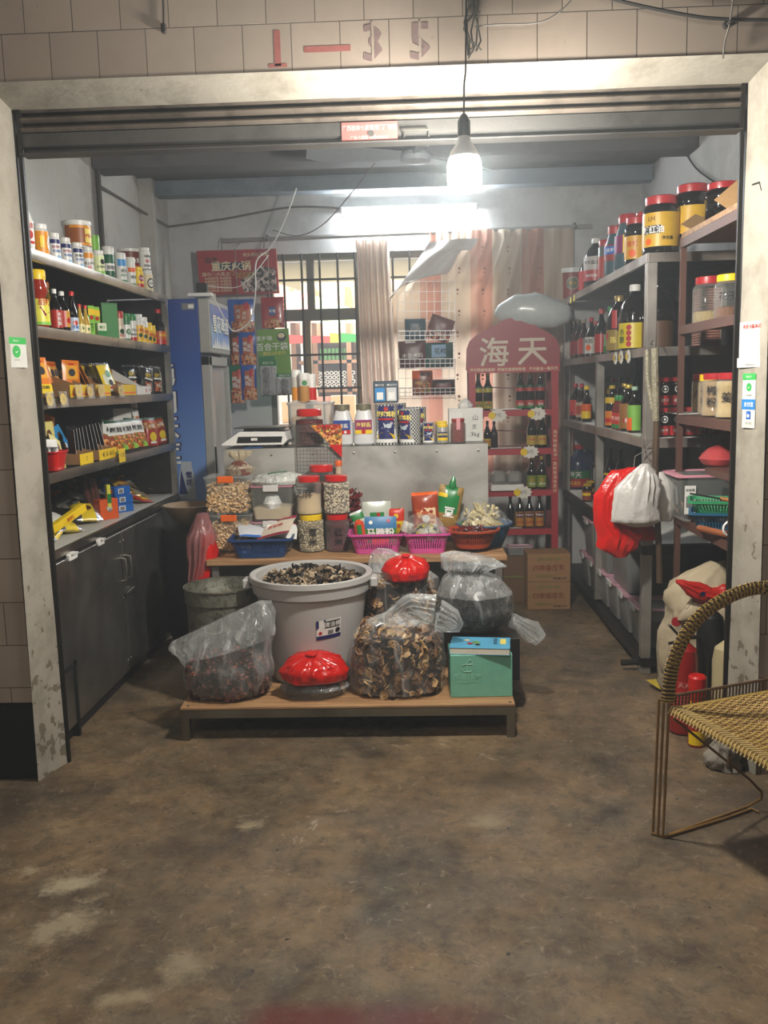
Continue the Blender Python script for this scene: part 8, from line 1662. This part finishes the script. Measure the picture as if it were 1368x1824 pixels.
t = thing('floor_rag', 'dirty white rag crumpled at the foot of the right jamb', 'rag', (1.175, 3.33, 0)); sweep('cloth', [((0, 0, .003), .06, .07), ((0, 0, .05), .065, .065), ((.0, 0, .12), .045, .05), ((0, 0, .16), .02, .02)], mat('#8f877c', .9, bump=.8, bscale=20), t, amp=.5, seed=106, n=60, freq=6, pleat=.15)
# ---------------------------------------------------------------- rattan chair
CM = mat('#8a6a3c', .4, .25, var=.2); WVL = mat('#ab8f4e', .4, var=.2, scale=60); WVD = mat('#3a2a1c', .5)
Yc = 2.80; c0 = onz(1176, 1488, 0)
ch = thing('rattan_chair', 'woven rattan chair on a thin metal frame at the right edge', 'chair', (c0.x, Yc, 0)); O = Vector((c0.x, Yc, 0))
def ol(p): return Vector(p)-O
top = ony(1193, 1250, Yc)
for k, (pxb, pxt) in enumerate(((1163, 1174), (1172, 1183), (1181, 1192))):
    f = MB(); a = ony(pxb, 1484+k*3, Yc-.01*k); b_ = ony(pxt, 1245, Yc); a.z = max(a.z, .006); f.tube([ol(a), ol(b_)], .0045, CM, 8); f.build('leg', ch)
f = MB(); f.tube([ol(ony(1160, 1483, Yc)), ol(ony(1188, 1492, Yc-.02))], .005, CM, 8)
fl = [(1185, 1490), (1290, 1458), (1338, 1441), (1352, 1446)]
P = [onz(x, y, .007) for x, y in fl]; f.tube([ol(p) for p in P], .0045, CM, 8)
P = [onz(x, y, .007) for x, y in ((1190, 1487), (1260, 1462), (1330, 1437))]+[Vector((P[-1].x+.01, P[-1].y+.01, .05))]; c_ = P[-1]; f.tube([ol(p) for p in P], .0045, CM, 8)
sc_ = ony(1200, 1280, Yc); f.tube([ol(c_), ol(c_+Vector((-.0, -.0, .025))), ol(c_+Vector((-.05, -.02, .08))), ol(sc_)], .0045, CM, 8)
f.tube([ol(sc_.lerp(c_, .6)), ol(ony(1300, 1345, Yc))], .004, CM, 6); f.build('base_loop', ch)
# the other pair of legs and loop, right side of the chair
Yr = 3.0; 
# armrest: woven band from the leg top up and over to the right
def armpt(t):
    px = [1190, 1193, 1200, 1216, 1240, 1272, 1310, 1345, 1390]; py = [1250, 1215, 1178, 1140, 1105, 1078, 1058, 1048, 1046]
    i = min(int(t*8), 7); q = t*8-i; j = lambda A_, k: A_[max(0, min(8, k))]
    def cr(A_): a, b_, c_, d_ = j(A_, i-1), j(A_, i), j(A_, i+1), j(A_, i+2); return .5*(2*b_+(c_-a)*q+(2*a-5*b_+4*c_-d_)*q*q+(3*b_-a-3*c_+d_)*q**3)
    return ony(cr(px), cr(py), Yc+.10*t*t)
N_ = 90; f = MB(); rows = []
for i in range(N_+1):
    t = i/N_; p = armpt(t); d = (armpt(min(1, t+.01))-armpt(max(0, t-.01))).normalized(); side = Vector((0, 1, 0)); nrm = d.cross(side).normalized(); rows.append((p, d, side, nrm))
hw = .021; 
for i in range(N_):
    p, d, sd, nr = rows[i]; p2 = rows[i+1][0]; k = i/N_
    m_ = WVL if i % 2 == 0 else WVD
    ww = hw
    if k > .22:        # herringbone: two slanted halves
        dl = d*.016
        for s_, off in ((-1, 0), (1, .5)):
            mm = WVL if (i+int(off*2)) % 3 else WVD
            a = p; f.tube([ol(p+nr*s_*ww-dl), ol(p-sd*.007+d*.004), ], .0038, mm, 5)
    f.tube([ol(p+nr*ww), ol(p+nr*ww*.6-sd*.007), ol(p-nr*ww*.6-sd*.007), ol(p-nr*ww), ol(p-nr*ww*.6+sd*.007), ol(p+nr*ww*.6+sd*.007)], .0029 if k < .22 else .0024, m_, 5, closed=True)
f.build('armrest', ch)
SEATB = mat('#6d5632', .6, var=.3, scale=50)
# seat: a square woven panel with corners A (near left leg), F (front right), B (back left), D
s0 = ony(1196, 1262, Yc); zs = s0.z; B_ = s0+(onz(1368, 1231, zs+.01)-s0)*1.04; F_ = s0+(onz(1368, 1358, zs-.02)-s0)*1.2; D_ = F_+B_-s0
def SP(a, b_, dz=0):
    p = s0+(F_-s0)*a+(B_-s0)*b_; p.z += dz-.028*math.sin(PI*min(1, max(0, a)))*math.sin(PI*min(1, max(0, b_))); return ol(p)
f = MB(); na, nb = 52, 40
for i in range(na+1): f.tube([SP(i/na, j/20, .0022*(1 if (i+j) % 2 else -1)) for j in range(21)], .0040 if i % 2 else .0034, WVL if i % 5 else CM, 5, flat=.6)
for j in range(nb+1): f.tube([SP(i/12, j/nb, -.001) for i in range(13)], .0023, CM, 4)
f.rings([[SP(i/16, j/12, -.005) for j in range(13)] for i in range(17)], SEATB, closed=False); f.build('seat', ch)
f = MB()
for q in ([SP(i/16, 0, -.006) for i in range(17)], [SP(i/16, 1, -.006) for i in range(17)], [SP(0, i/16, -.006) for i in range(17)], [SP(1, i/16, -.006) for i in range(17)]): f.tube(q, .011, WVL, 8)
up3 = Vector((0, 0, 1)); out = (s0-B_).normalized()
for i in range(34):
    p = SP(i/34+.01, 0); f.tube([p+out*.016-up3*.014, p+out*.004+up3*.010, p-out*.03+up3*.006+Vector((.004, -.008, 0))], .003, mat('#c2ab74', .45), 5)
f.build('seat_rim', ch)
f = MB(); m_ = mat('#57402a', .6); o2 = (s0-F_).normalized()
for i in range(31): p = SP(0, i/30); f.tube([p-up3*.01, p+o2*.012+up3*.035+Vector((.012, .004, 0))], .003, m_, 4)
f.tube([SP(0, i/16)+o2*.012+up3*.036 for i in range(17)], .005, m_, 6); f.build('seat_apron', ch)
# backrest along the edge B-D, rear legs, the second front leg and armrest
f = MB(); zt_ = .33; bk = (B_-s0).normalized()
for k in range(46):
    h = .03+.0068*k; f.tube([SP(t, 1)+bk*(.10*h+.03*math.sin(PI*t))+up3*h for t in (0, .25, .5, .75, 1)], .0034, mat('#6b3f24', .5), 4)
f.build('backrest', ch)
def arm2(t): return SP(1, t)+up3*(.02+.37*math.sin(min(1, t*1.15)*PI/2)**.6)
f = MB()
for i in range(50): p, q = arm2(i/50), arm2((i+1)/50); f.tube([p, q], .015, WVL if i % 2 else WVD, 6)
f.build('armrest', ch)
for q in (SP(0, 1), SP(1, 1)): f = MB(); f.tube([Vector((q.x, q.y, 0))+bk*.04, q, q+bk*.04+up3*.36], .006, CM, 8); f.build('rear_leg', ch)
for k in range(3): q = SP(1, .0)+bk*(.014*k); f = MB(); f.tube([Vector((q.x, q.y, .003)), q+up3*.02], .0045, CM, 8); f.build('leg', ch)
f = MB(); q = SP(1, 0); r_ = SP(0, 1); f.tube([Vector((q.x, q.y, .006)), Vector(((q.x+SP(1, 1).x)/2, (q.y+SP(1, 1).y)/2, .006))+bk*.1, SP(1, .8)-up3*.35, q-up3*.03], .0045, CM, 8); f.build('base_loop', ch)
